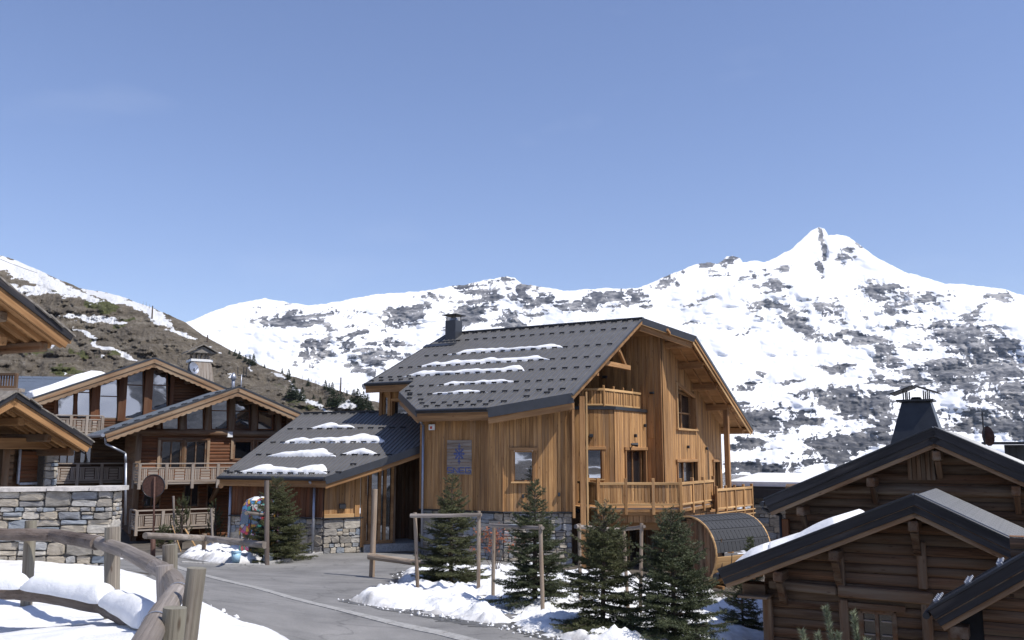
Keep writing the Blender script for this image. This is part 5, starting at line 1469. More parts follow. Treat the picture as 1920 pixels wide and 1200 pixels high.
for side, P0, P1, d, nrm, ln in gable_building(lc, plR1, (290, 672), (60, 748), (430, 732), 12):
    scallop_barge(lc, P0, P1, plR1.out, .44)
    if side == 'l':
        for i in range(int(ln / .62 * .42)):
            for u in (.35, 1.0):
                snow_guard(lc, P0 + d * (.3 + i * .62) - plR1.out * u + nrm * .02, d, plR1.out, nrm, .16)
        # deep snow left on the lower half of this slope
        toW = lambda u, v, P0=P0, d=d: P0 + d * v - plR1.out * u
        vs = []; nn_, mm_ = 60, 14; t0 = ln * .40; 
        for i in range(nn_):
            for k in range(mm_):
                a = t0 + (ln * .995 - t0) * i / (nn_ - 1); u = 0.06 + 4.0 * k / (mm_ - 1)
                e = min(1, i / 10.0) ** .6 * min(1, (nn_ - 1 - i) / 2) * min(1, k / 1.0) * min(1, (mm_ - 1 - k) / 2)
                h = .40 * e * (1 + .5 * (vnoise(np.array([a * 1.3]), np.array([u * 1.5]), 71)[0] - .5))
                vs.append(toW(u + (.16 * (vnoise(np.array([a * 2.2]), np.array([3.]), 72)[0]) if k < 2 else 0), a) + nrm * (h + .02))
        fs = [[i * mm_ + k, (i + 1) * mm_ + k, (i + 1) * mm_ + k + 1, i * mm_ + k + 1] for i in range(nn_ - 1) for k in range(mm_ - 1)]
        o0 = vs[len(vs) // 2]
        setp(mk('roof_snow', [v - o0 for v in vs], fs, M['snow_clean'], None, Matrix.Translation(o0), True), 'thick white snow slab on the left slope of the rear glazed gable', 'snow')
def rz(pl, ap, e):   # height of rake line at s in plane
    a = pl.q(*ap); b = pl.q(*e); return lambda s: a[1] + (b[1] - a[1]) * (s - a[0]) / (b[0] - a[0])
l2, r2 = rz(plR2, (447, 726), (196, 813)), rz(plR2, (447, 726), (572, 780))
l1, r1 = rz(plR1, (290, 672), (60, 748)), rz(plR1, (290, 672), (430, 732))
top2 = lambda s: min(l2(s), r2(s)) - .2
top1 = lambda s: min(l1(s), r1(s)) - .2
def sclip(poly_px, pl, top):
    """window corners from pixels, upper corners cut under the rake"""
    out = []
    for p in poly_px:
        s, z = pl.q(*p); out.append((s, min(z, top(s) - .12)))
    return out
def wpx(pl, x0, y0, x1, y1, top=None, y0r=None):
    q = [(x0, y1), (x1, y1), (x1, y0 if y0r is None else y0r), (x0, y0)]
    return sclip(q, pl, top or (lambda s: 99))
# solid wall volumes behind everything
sW2a = plW2.q(258, 850)[0]; sW2b = plW2.q(560, 850)[0]
zb = -1.2
z_mid = plW2.q(400, 812)[1]
lowops = [pxrect(plW2, 302, 827, 339, 880), pxrect(plW2, 348, 827, 385, 880), pxrect(plW2, 439, 827, 472, 861), pxrect(plW2, 482, 827, 505, 861), pxrect(plW2, 268, 908, 300, 950), pxrect(plW2, 345, 908, 372, 950), pxrect(plW2, 388, 908, 400, 950)]
log_wall(lc, plW2, zb, z_mid, lambda z: (sW2a, sW2b), .17, M['old'], 71, [(r[0], r[2], r[1], r[3]) for r in lowops], name='siding', joined=True, prot=.05)
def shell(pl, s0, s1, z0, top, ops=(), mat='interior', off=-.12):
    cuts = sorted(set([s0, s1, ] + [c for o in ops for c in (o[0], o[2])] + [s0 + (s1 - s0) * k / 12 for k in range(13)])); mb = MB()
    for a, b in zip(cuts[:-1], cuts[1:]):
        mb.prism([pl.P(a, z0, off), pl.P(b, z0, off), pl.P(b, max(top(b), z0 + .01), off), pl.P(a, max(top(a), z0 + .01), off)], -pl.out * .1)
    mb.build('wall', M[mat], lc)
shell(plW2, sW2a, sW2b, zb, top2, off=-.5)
# glazed upper storey of the front gable
win2 = [(304, 335, 778), (349, 382, 767), (396, 427, 746), (440, 468, 746), (483, 511, 770)]
for i, (x0, x1, y0) in enumerate(win2):
    poly = wpx(plW2, x0, y0, x1, 805, top2)
    if i == 0: poly = wpx(plW2, x0, 790, x1, 805, top2, 780)
    ml = []
    if i in (2, 3):
        za = plW2.q(410, 770)[1]; ml = [((poly[0][0], za), (poly[1][0], za))]
    window(lc, plW2, poly, .06, .1, mull=ml, off=.0, fmat='old')
for px in (342, 389, 433, 476, 521):
    s = plW2.q(px, 790)[0]; z0 = z_mid; p = plW2.P(s, z0, .02); beam('timber_post', p, V((p.x, p.y, top2(s))), .30, .28, M['old_beam'], lc, up=plW2.out)
for px in (297, 540): 
    s = plW2.q(px, 800)[0]; p = plW2.P(s, z_mid, .0); beam('timber_post', p, V((p.x, p.y, max(top2(s), z_mid + .2))), .2, .2, M['old_beam'], lc, up=plW2.out)
log('tie_log', [plW2.P(plW2.q(250, 815)[0], z_mid, .08), plW2.P(plW2.q(560, 815)[0], z_mid, .08)], .17, M['old_beam'], lc)
# gable infill above windows left and right
log_wall(lc, plW2.moved(-.1), z_mid, 9, lambda z: (max(sW2a, (z + .25 - l2(0)) / (l2(1) - l2(0))), plW2.q(300, 800)[0]), .17, M['old'], 72, name='siding', joined=True)
log_wall(lc, plW2.moved(-.1), z_mid, 9, lambda z: (plW2.q(513, 800)[0], min(sW2b, (z + .25 - r2(0)) / (r2(1) - r2(0)))), .17, M['old'], 73, name='siding', joined=True)
# purlin ends under the front gable
def lerp(a, b, t): return a + (b - a) * t
for px, py in ((318, 793), (366, 775), (405, 757), (462, 763), (507, 782), (545, 797), (447, 738)):
    s, z = plW2.q(px, py); z = top2(s) - .14
    log('purlin', [plW2.P(s, z, -.2), plW2.P(s, z, 1.0)], .15, M['old_beam'], lc, sub=1)
# middle storey doors and windows
for i, r in enumerate(lowops):
    g = 'glass_dark' if i != 2 else 'glass'
    ml = [((r[0] * .5 + r[2] * .5, r[1]), (r[0] * .5 + r[2] * .5, r[3]))] if i in (0, 1, 4, 5) else []
    if i in (0, 1):
        MB().prism([plW2.P(r[0] + .05, r[1], -.22), plW2.P(r[0] * .6 + r[2] * .4, r[1], -.22), plW2.P(r[0] * .6 + r[2] * .4, r[3], -.22), plW2.P(r[0] + .05, r[3], -.22)], plW2.out * .01)
    window(lc, plW2, rect(*r), .08, .1, mull=ml, off=-.02, glass=g, fmat='old_beam')
    for s in (r[0] - .12, r[2] + .12):
        if i < 4: beam('jamb', plW2.P(s, r[1], .04), plW2.P(s, r[3] + .12, .04), .14, .12, M['barge'] if i < 3 else M['old'], lc, up=plW2.out)
    if i < 4: beam('lintel', plW2.P(r[0] - .2, r[3] + .1, .05), plW2.P(r[2] + .2, r[3] + .1, .05), .12, .12, M['old_beam'], lc)
s, z = plW2.q(429, 820); beam('lantern', plW2.P(s, z, .15), plW2.P(s, z + .28, .15), .26, .2, M['white'], lc, up=plW2.out)
# balconies of the front gable
def old_railing(root, a, b, zf, h, nb, mat='grey_wood', seed=0, drop=.3):
    """railing with alternating plank panels: flat cross boards framed by upright slats"""
    sd = (b - a).normalized(); nn = V((sd.y, -sd.x, 0)); L_ = (b - a).length
    beam('handrail', V((a.x, a.y, zf + h)), V((b.x, b.y, zf + h)), .14, .06, M[mat], root)
    beam('top_rail', V((a.x, a.y, zf + h - .2)), V((b.x, b.y, zf + h - .2)), .06, .05, M[mat], root)
    beam('bottom_rail', V((a.x, a.y, zf + .08)), V((b.x, b.y, zf + .08)), .08, .07, M[mat], root)
    for i in range(nb + 1):
        c = a.lerp(b, i / nb); beam('post', V((c.x, c.y, zf - drop)), V((c.x, c.y, zf + h)), .14, .13, M[mat], root, up=nn)
    for i in range(nb):
        p = a.lerp(b, i / nb) + sd * .1; q = a.lerp(b, (i + 1) / nb) - sd * .1; w = (q - p).length; e = w * .24
        for (u0, u1) in ((0, e), (w - e, w)):
            baluster_panel(root, p + sd * u0, p + sd * u1, zf + .12, zf + h - .22, 3, M[mat], gap=.2)
        for j in range(4):
            z = zf + .18 + j * (h - .42) / 3.6
            beam('plank', V(((p + sd * (e + .04)).x, (p + sd * (e + .04)).y, z)), V(((p + sd * (w - e - .04)).x, (p + sd * (w - e - .04)).y, z)), .03, (h - .42) / 4.6, M[mat], root)
plB2 = plR2.moved(.25)
zb2 = plB2.q(365, 904)[1]; hb2 = plB2.q(365, 869)[1] - zb2
a = plB2.P(plB2.q(262, 880)[0], 0); b = plB2.P(plB2.q(500, 880)[0], 0)
old_railing(lc, a, b, zb2, hb2, 5)
MB().prism([V((p.x, p.y, zb2 - .08)) for p in (a, b, b - plB2.out * 1.5, a - plB2.out * 1.5)], V((0, 0, .08))).build('balcony_floor', M['grey_wood'], lc, xdir=LD)
a2 = a - LD * .0 - plB2.out * 1.5
old_railing(lc, a - plB2.out * 1.4, a, zb2, hb2, 1)
for t in (.18, .62):
    c = a.lerp(b, t); log('bracket_log', [c - plB2.out * 1.6 + Z * (zb2 - 1.0), V((c.x, c.y, zb2 - .12))], .11, M['old_beam'], lc, sub=1)
    log('bracket_log', [V((c.x, c.y, zb2 - .2)) - plB2.out * 1.6, V((c.x, c.y, zb2 - .2)) + plB2.out * .2], .12, M['old_beam'], lc, sub=1)
zb3 = plB2.q(320, 990)[1]; hb3 = plB2.q(320, 956)[1] - zb3
a = plB2.P(plB2.q(256, 970)[0], 0); b = plB2.P(plB2.q(400, 970)[0], 0)
old_railing(lc, a, b, zb3, hb3, 3)
old_railing(lc, a - plB2.out * 1.4, a, zb3, hb3, 1)
MB().prism([V((p.x, p.y, zb3 - .08)) for p in (a, b, b - plB2.out * 1.5, a - plB2.out * 1.5)], V((0, 0, .08))).build('balcony_floor', M['grey_wood'], lc, xdir=LD)
p = plW2.P(sW2a, zb, .1); beam('timber_post', p, V((p.x, p.y, top2(sW2a) + .1)), .26, .26, M['old_beam'], lc, up=plW2.out)
# side wall of the front block, seen in shade to the left of its corner
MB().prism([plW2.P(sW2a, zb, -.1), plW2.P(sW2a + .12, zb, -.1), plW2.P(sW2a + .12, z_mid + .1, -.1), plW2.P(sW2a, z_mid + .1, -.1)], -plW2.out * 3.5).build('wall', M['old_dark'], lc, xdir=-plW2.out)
# rear gable wall
sW1a = plW1.q(70, 850)[0]; sW1b = plW1.q(430, 740)[0]
ops1 = [pxrect(plW1, 112, 826, 142, 872), pxrect(plW1, 150, 826, 172, 872)]
log_wall(lc, plW1, zb, plW1.q(160, 782)[1], lambda z: (sW1a, plW1.q(262, 850)[0]), .17, M['old_dark'], 74, [(r[0], r[2], r[1], r[3]) for r in ops1], name='siding', joined=True)  # shadowed lower wall: its shade is painted in with darker siding
shell(plW1, sW1a, sW1b, zb, top1, off=-.5)
for r in ops1: window(lc, plW1, rect(*r), .08, .1, mull=[((r[0] * .5 + r[2] * .5, r[1]), (r[0] * .5 + r[2] * .5, r[3]))], off=-.05, glass='glass_dark', fmat='old_dark')
for i, (x0, x1, y0, y1, tr) in enumerate([(108, 139, 748, 786, None), (144, 169, 738, 786, 736), (186, 221, 712, 788, 743), (234, 269, 697, 788, 722), (281, 314, 690, 770, 722)]):
    poly = wpx(plW1, x0, y0 - 12, x1, y1, top1)
    ml = []
    if tr: za = plW1.q((x0 + x1) / 2, tr)[1]; ml = [((poly[0][0], za), (poly[1][0], za))]
    window(lc, plW1, poly, .07, .1, mull=ml, off=.02, fmat='old')
for px, w in ((104, .14), (141, .16), (178, .42), (228, .40), (276, .42), (320, .2)):
    s = plW1.q(px, 760)[0]; z0 = plW1.q(px, 790)[1]; p = plW1.P(s, z0, .04); beam('timber_post', p, V((p.x, p.y, top1(s))), w, .3, M['old'], lc, up=plW1.out)
log_wall(lc, plW1, plW1.q(350, 770)[1], 12, lambda z: (plW1.q(322, 740)[0], min(sW1b, (z + .3 - r1(0)) / (r1(1) - r1(0)))), .17, M['old'], 75, name='siding', joined=True)
log_wall(lc, plW1, plW1.q(90, 790)[1], 12, lambda z: (max(sW1a, (z + .3 - l1(0)) / (l1(1) - l1(0))), plW1.q(106, 760)[0]), .17, M['old'], 76, name='siding', joined=True)
log_wall(lc, plW1, plW1.q(210, 808)[1], plW1.q(210, 787)[1], lambda z: (plW1.q(106, 760)[0], plW1.q(300, 760)[0]), .17, M['old'], 77, name='siding', joined=True)
for px, py in ((200, 705), (247, 690), (300, 690), (350, 715), (388, 728), (290, 680)):
    s, z = plW1.q(px, py); z = top1(s) - .14
    log('purlin', [plW1.P(s, z, -.2), plW1.P(s, z, .9)], .16, M['old_beam'], lc, sub=1)
plB1 = plR1.moved(-.1)
def rail_px(x0, x1, yt, yb, nb, pl):
    zb_ = pl.q((x0 + x1) / 2, yb)[1]; h = pl.q((x0 + x1) / 2, yt)[1] - zb_
    a = pl.P(pl.q(x0, yt)[0], 0); b = pl.P(pl.q(x1, yt)[0], 0)
    old_railing(lc, a, b, zb_, h, nb)
    MB().prism([V((p.x, p.y, zb_ - .08)) for p in (a, b, b - pl.out * 1.2, a - pl.out * 1.2)], V((0, 0, .08))).build('balcony_floor', M['grey_wood'], lc, xdir=LD)
rail_px(104, 193, 779, 812, 3, plB1)
rail_px(100, 236, 869, 903, 3, plB1)
# gutter and downpipe at the front gable's left eave
P = plR2.P(*plR2.q(197, 812)); 
mb = MB().tube([P - plR2.out * .0 - LD * .1 - Z * .1 + plR2.out * .1, P - LD * .1 - Z * .1 - plR2.out * 7], .09, 8); mb.build('gutter', M['zinc'], lc)
pp = [plR2.P(*plR2.q(x, y), -.25) for x, y in ((199, 818), (200, 832), (237, 850), (238, 868), (237, 985))]
pipe(lc, pp, .055)
# chimneys
def chim(root, px, pyb, pyt, Y, w0, w1, name, bodymat, pl):
    b = atY(px, pyb, Y); t = atY(px, pyt, Y)
    mb = MB(); ax = pl.s; ay = -pl.out
    lo = [V((b.x, b.y, b.z)) + ax * i * w0 / 2 + ay * j * w0 / 2 for i, j in ((-1, -1), (1, -1), (1, 1), (-1, 1))]
    hi = [V((t.x, t.y, t.z)) + ax * i * w1 / 2 + ay * j * w1 / 2 for i, j in ((-1, -1), (1, -1), (1, 1), (-1, 1))]
    mb.add(lo + hi, [[3, 2, 1, 0], [4, 5, 6, 7], [0, 1, 5, 4], [1, 2, 6, 5], [2, 3, 7, 6], [3, 0, 4, 7]])
    return mb.build(name, M[bodymat], root), b, t, ax, ay
c1, b, t, ax, ay = chim(lc, 374, 720, 678, 53, 1.25, 1.0, 'chimney', 'mortar', plR1)
for i in range(7):
    u = -1 + 2 * (i + .5) / 7
    beam('cladding_board', b - ay * .65 + ax * u * .60, t - ay * .53 + ax * u * .48, .15, .05, M['grey_wood'], c1, up=-ay)
    beam('cladding_board', b + ax * .65 + ay * u * .60, t + ax * .53 + ay * u * .48, .15, .05, M['grey_wood'], c1, up=ax)
beam('collar', t - ax * .62 + Z * .02, t + ax * .62 + Z * .02, 1.2, .14, M['white'], c1)
for i in (-1, -.33, .33, 1):
    for j in (-1, 1): beam('chimney_post', t + ax * i * .4 + ay * j * .4 + Z * .08, t + ax * i * .4 + ay * j * .4 + Z * .48, .12, .12, M['grey_wood'], c1)
mb = MB().prism([t + Z * .45 - ax * .72 - ay * .75, t + Z * .45 + ax * .72 - ay * .75, t + Z * .82 - ay * .75], ay * 1.5); mb.build('stone_hood', M['slate'], c1)
for sg_ in (-1, 1): MB().prism([t + Z * .46 + ax * sg_ * .85 - ay * .9, t + Z * .90 - ay * .9, t + Z * .90 + ay * .9, t + Z * .46 + ax * sg_ * .85 + ay * .9], Z * .06).build('hood_slab', M['slate'], c1)
ds = thing('satellite_dish', 'small grey satellite dish on the wood-clad chimney of the left chalet', 'dish', atY(364, 690, 51.5))
def dish(root, c, axis, r, mat):
    m = frame(c, axis, Z); mb = MB(); vs = []; n = 14
    for k in range(4):
        q = r * k / 3
        for i in range(n): vs.append(m @ V((-.25 * r * (1 - (k / 3) ** 2), q * math.cos(2 * math.pi * i / n), q * math.sin(2 * math.pi * i / n))))
    mb.add(vs, [[k * n + i, k * n + (i + 1) % n, (k + 1) * n + (i + 1) % n, (k + 1) * n + i] for k in range(3) for i in range(n)])
    mb.build('reflector', M[mat], root, True)
    MB().tube([m @ V((-.1 * r, 0, -r * .6)), m @ V((.8 * r, 0, -.1 * r))], .015, 5).build('feed_arm', M['dark_metal'], root)
dish(ds, atY(364, 690, 51.5), V((.9, -.4, .25)), .36, 'zinc')
MB().tube([atY(364, 690, 51.5), atY(364, 712, 51.7)], .03, 6).build('mast', M['dark_metal'], ds)
for px, h, lab in ((437, .95, 'rounded zinc vent cowl left of the front gable ridge'), (452, 1.2, 'slim metal mast with prongs at the front gable ridge')):
    o = thing('roof_vent', lab, 'vent', atY(px, 722, 49))
    b = atY(px, 725, 49)
    MB().tube([b - Z * .4, b + Z * h * .55], .09 if px == 437 else .03, 8).build('pipe', M['zinc'], o, True)
    if px == 437: MB().tube([b + Z * h * .4, b + Z * h * .6, b + Z * h * .8], [.16, .14, .03], 8).build('cowl', M['zinc'], o, True)
    else:
        for q in (-.2, .1, .25): MB().tube([b + Z * h * .5 + V((q, 0, 0)), b + Z * h * .9 + V((q * 1.1, 0, 0))], .02, 5).build('prong', M['dark_metal'], o)
        MB().tube([b + Z * h * .5 + V((-.2, 0, 0)), b + Z * h * .5 + V((.25, 0, 0))], .02, 5).build('crossbar', M['dark_metal'], o)
# plain roof further behind, left
br = thing('tiled_roof_building', 'blue grey metal shingle roof seen between the left gables', 'building', atY(60, 800, 62))
pr = [atY(-60, 740, 58), atY(190, 752, 58), atY(180, 708, 64), atY(-60, 704, 64)]
ndr = (pr[1] - pr[0]).cross(pr[3] - pr[0]).normalized()
if ndr.z < 0: ndr = -ndr
MB().prism(pr, -ndr * .2).build('roof', M['roof_blue'], br)
for k in range(7):
    for j in range(12):
        u0, u1 = j / 12 + (.04 if k % 2 else 0), (j + 1) / 12 + (.04 if k % 2 else 0)
        if u1 > 1: continue
        v0, v1 = k / 7, (k + 1) / 7
        f = lambda u, v: pr[0].lerp(pr[1], u).lerp(pr[3].lerp(pr[2], u), v)
        q = [f(u0 + .004, v0 + .01), f(u1 - .004, v0 + .01), f(u1 - .004, v1 - .01), f(u0 + .004, v1 - .01)]
        MB().prism([p + ndr * .01 for p in q], ndr * .03).build('tile', M['roof_blue'], br)
MB().prism([atY(-60, 900, 60), atY(190, 900, 60), atY(190, 750, 60), atY(-60, 738, 60)], V((0, 3, 0))).build('wall', M['old_dark'], br)

# ================================================================== NEAR LEFT BUILDINGS
def slate_edge(root, P0, P1, out, seed, h=.2):
    """ragged stone slates along a rake"""
    rg = random.Random(seed); d = (P1 - P0); n = int(d.length / .34); dd = d.normalized(); up = dd.cross(out).normalized()
    if up.z < 0: up = -up
    for i in range(n):
        for r_ in range(4):
            c = P0 + dd * (d.length * (i + .5) / n) - out * (.22 + .55 * r_ + rg.uniform(-.05, .05)) + up * (.05 + rg.uniform(-.01, .03))
            m = frame(c, dd + up * rg.uniform(-.1, .02), up)
            w, l_ = .4 * rg.uniform(.8, 1.15), .6
            vs = [(-w / 2, -l_ / 2, 0), (w / 2, -l_ / 2, 0), (w / 2 + rg.uniform(-.04, .04), l_ / 2, 0), (-w / 2 + rg.uniform(-.04, .04), l_ / 2, 0)]
            vs = vs + [(x, y, .035) for x, y, z in vs]
            mk('slate', vs, [[3, 2, 1, 0], [4, 5, 6, 7], [0, 1, 5, 4], [1, 2, 6, 5], [2, 3, 7, 6], [3, 0, 4, 7]], M['slate'], root, m)
def near_gable(root, Y, apex, right, left, depth, seed, rafters=6, over=1.7):
    """front edge plane nearly facing the camera; soffit with rafters and purlins"""
    sd = V((.42, .907, 0)).normalized()
    pl = Plane(atY(*apex, Y), sd); a = pl.q(*apex)
    for tag_, e in (('r', right), ('l', left)):
        if e is None: continue
        q = pl.q(*e); P0 = pl.P(*a); P1 = pl.P(*q); back = -pl.out * depth
        MB().prism([P0, P1, P1 + back, P0 + back], V((0, 0, -.12))).build('roof_slab', M['soffit'], root, xdir=-pl.out)
        d = (P1 - P0).normalized(); up = d.cross(pl.out).normalized(); up = up if up.z > 0 else -up
        beam('black_fascia', P0 + pl.out * .02 + up * .0, P1 + pl.out * .02 + up * .0, .05, .14, M['black_wood'], root, up=up)
        beam('rake_board', P0 - up * .16 - pl.out * .04, P1 - up * .16 - pl.out * .04, .06, .2, M['larch_beam'], root, up=up)
        ln = (P1 - P0).length
        for k in range(rafters):
            c = P0 + back * ((k + .6) / rafters) * (over / depth) * 1.0 - Z * .17
            beam('rafter', c, c + d * ln * .99, .1, .14, M['larch_beam'], root, up=up)
        slate_edge(root, P0, P1, pl.out, seed)
        for t in (.28, .62, .93):
            c = P0 + d * ln * t - Z * .30
            beam('purlin', c - pl.out * .55, c - pl.out * (over + 1.2), .2, .22, M['old_beam'] if t > .3 else M['larch_beam'], root, ch=.03)
    return pl, a
nb = thing('stone_pillar_chalet', 'near timber chalet with slate roof, tie beam and stone pillar behind the stone wall', 'chalet', atY(60, 915, 24.5))
pl, a = near_gable(nb, 23.0, (28, 740), (172, 832), (-60, 790), 5, 81)
pw = pl.moved(-1.7)
z0 = pw.q(50, 915)[1] - .9
ztie = pw.q(60, 832)[1]
# king post truss at the front of the wall
beam('tie_beam', pw.P(pw.q(-40, 832)[0], ztie, .25), pw.P(pw.q(122, 832)[0], ztie, .25), .3, .30, M['larch_beam'], nb, ch=.02)
beam('strut', pw.P(pw.q(-30, 755)[0], pw.q(-30, 748)[1], .25), pw.P(pw.q(92, 826)[0], ztie + .1, .25), .2, .22, M['larch_beam'], nb, ch=.02)
beam('king_post', pw.P(pw.q(40, 820)[0], ztie, .25), pw.P(pw.q(40, 820)[0], ztie + .75, .25), .26, .26, M['larch_beam'], nb, up=pw.out, ch=.02)
# wall panels, shutter, pillar
q = lambda x, y: pw.q(x, y)
MB().prism([pw.P(q(-80, 900)[0], z0, -.3), pw.P(q(86, 900)[0], z0, -.3), pw.P(q(86, 900)[0], ztie, -.3), pw.P(q(-80, 900)[0], ztie, -.3)], -pw.out * .2).build('wall', M['old_dark'], nb)
log_wall(nb, pw.moved(-.25), z0, ztie - .1, lambda z: (q(-10, 900)[0], q(33, 900)[0]), .2, M['old_beam'], 82, [(q(-10, 900)[0], q(6, 900)[0], z0, ztie - .5)], name='siding')
beam('timber_post', pw.P(q(10, 900)[0], z0, -.12), pw.P(q(10, 900)[0], ztie, -.12), .22, .2, M['old_beam'], nb, up=pw.out)
r = pxrect(pw.moved(-.15), 37, 846, 78, 903)
ps = pw.moved(-.15)
for i in range(8):
    z = r[1] + (r[3] - r[1]) * (i + .5) / 8; beam('shutter_plank', ps.P(r[0], z), ps.P(r[2], z), .03, (r[3] - r[1]) / 8 * .96, M['old'], nb, up=Z)
for s in (r[0] - .04, r[2] + .04): beam('shutter_frame', ps.P(s, r[1] - .05, .02), ps.P(s, r[3] + .05, .02), .07, .06, M['zinc'] if s < r[0] else M['old_beam'], nb, up=ps.out)
beam('shutter_frame', ps.P(r[0], r[1] - .05, .02), ps.P(r[2], r[1] - .05, .02), .06, .07, M['zinc'], nb)
window(nb, pw.moved(-.2), rect(q(-12, 900)[0], z0 + .2, q(5, 900)[0], ztie - .75), .06, .08, glass='glass_dark', fmat='old_beam')
pp = pw.moved(.12)
s0, s1 = pp.q(82, 880)[0], pp.q(107, 880)[0]
stone_wall(nb, pp, s0, s1, z0, pp.q(95, 838)[1], .19, (1.0, 2.2), 83, .5, .05)
stone_wall(nb, Plane(pp.P(s1, 0), -pp.out), 0, .5, z0, pp.q(95, 838)[1], .19, (1.0, 2.0), 84, .1, .05)
for px in (98, 122, 142):
    c = pl.P(pl.q(px, 838)[0], pl.q(px, 834)[1], -.5)
nu = thing('upper_slate_roof_chalet', 'nearest timber chalet eave with dark slates and heavy beams, top left edge', 'chalet', atY(-40, 915, 19))
pl2, a2_ = near_gable(nu, 17.0, (-130, 430), (134, 634), None, 6, 85, rafters=5, over=2.0)
c_ = pl2.P(pl2.q(60, 640)[0], pl2.q(60, 634)[1], -.9); beam('tie_beam', c_, c_ - pl2.out * 4, .18, .2, M['larch_beam'], nu, ch=.02)
c_ = pl2.P(pl2.q(22, 655)[0], pl2.q(22, 652)[1], -1.6); beam('brace', c_, c_ - pl2.out * 1.5 - Z * 1.5, .18, .18, M['larch_beam'], nu, ch=.02)
pq = pl2.moved(-3.0)
MB().prism([pq.P(-3, 0), pq.P(2.6, 0), pq.P(2.6, 5.75), pq.P(0, 7.2), pq.P(-3, 5.6)], -pq.out * 4).build('wall', M['old_dark'], nu, xdir=pq.s)
for s_, z_ in ((2.6, 5.7), (-.0, 7.1), (-3, 5.5)): beam('timber_post', pq.P(s_, 0, .05), pq.P(s_, z_, .05), .24, .2, M['old_beam'], nu, up=pq.out)
# small balcony corner above the slate roof
sb = thing('balcony_corner', 'dark slatted balcony corner above the slate roof at the left edge', 'balcony', atY(0, 725, 25.5))
a = atY(-50, 702, 25.5); b = atY(31, 702, 25.5)
beam('handrail', a, b, .1, .07, M['old_dark'], sb); beam('bottom_rail', a - Z * .36, b - Z * .36, .1, .07, M['old_dark'], sb)
for i in range(16):
    c = a.lerp(b, (i + .5) / 16); beam('baluster', c - Z * .36, c, .04, .03, M['old_dark'], sb, up=V((0, -1, 0)), ch=.003)
beam('corner_post', b - Z * .42, b + Z * .03, .09, .09, M['old_dark'], sb, up=V((0, -1, 0)))
beam('beam', a - Z * .45, b - Z * .45 + V((.2, 0, 0)), .3, .1, M['grey_wood'], sb)

# ================================================================== STONE WALL, left
sw = thing('stone_wall', 'rough grey and beige stone wall with a pale slab cap at the left', 'wall', atY(100, 1055, 20))
plSW = Plane(atY(208, 1000, 20.0), V((1, .06, 0)))
zt_ = plSW.q(100, 921)[1]; s0 = plSW.q(-120, 950)[0]; s1 = 0
stone_wall(sw, plSW, s0, s1, .55, zt_, .19, (0.9, 3.0), 91, .45, .09)
stone_wall(sw, Plane(plSW.P(0, 0), -plSW.out), 0, .45,   .55, zt_, .17, (1.0, 2.0), 92, .1, .05)
rg = random.Random(4); x = s0
while x < s1 + .1:
    w = rg.uniform(.7, 1.6); w = min(w, s1 + .16 - x)
    vs, fs = [], []
    y0 = -.12 - rg.uniform(0, .04); zz = zt_ + rg.uniform(0, .015)
    mb = MB().prism([plSW.P(x + .01, zz, .13 + rg.uniform(-.02, .02)), plSW.P(x + w * .5, zz - .01, .15 + rg.uniform(-.02, .02)), plSW.P(x + w - .01, zz, .13 + rg.uniform(-.02, .02)), plSW.P(x + w - .01, zz, -.5), plSW.P(x + .01, zz, -.5)], Z * (.085 + rg.uniform(-.01, .02)))
    mb.build('cap_slab', M['cap'], sw)
    x += w
    if w < .1: break

# ================================================================== FOREGROUND LOG FENCE
fz = 2.18
T = lambda px, py, z=fz: atZ(px, py, z)
fence = thing('log_fence', 'weathered grey round-log fence curving through the snow in the foreground', 'fence', T(210, 1100, 1.2))
log('rail', [T(-120, 1001), T(0, 1002), T(100, 1003), T(182, 1018)], [.085, .09, .095, .095], M['dark_log'], fence, 14, 1, .05)
log('rail', [T(176, 1014), T(235, 1033), T(290, 1062)], [.088, .09, .09], M['silver_log'], fence, 14, 2, .04)
log('rail', [T(286, 1060), T(309, 1072), T(326, 1090), T(334, 1112)], [.086, .09, .095, .095], M['silver_log'], fence, 16, 3, .04)
log('rail', [T(334, 1108), T(318, 1130), T(297, 1160), T(272, 1208), T(235, 1290)], [.088, .09, .09, .09, .09], M['silver_log'], fence, 16, 4, .03)
lz = 1.58
log('lower_rail', [T(-120, 1105, lz), T(0, 1108, lz), T(90, 1116, lz), T(190, 1134, lz), T(232, 1156, lz), T(268, 1178, lz)], [.10, .10, .10, .105, .10, .10], M['dark_log'], fence, 14, 5, .07)
def post(px0, py0, px1, py1, Y, rad, mat, seed, label=None):
    a = atY(px0, py0, Y); b = atY(px1, py1, Y)
    d = (a - b).normalized(); b2 = b - d * max(0, (b.z - gzf(b.x, b.y) + .3) / d.z)
    o = log('post', [b2, a], rad, M[mat], fence, 16, seed, .03, sub=8)
    return o
post(58, 976, 50, 1122, 14.3, .085, 'green_log', 11)
post(211, 988, 210, 1104, 12.45, .10, 'green_log', 12)
post(319, 1021, 318, 1120, 10.2, .078, 'green_log', 13)
post(309, 1060, 310, 1130, 9.2, .082, 'silver_log', 16)
post(369, 1065, 352, 1200, 7.7, .077, 'green_log', 14)
post(328, 1139, 322, 1200, 6.6, .080, 'green_log', 15)
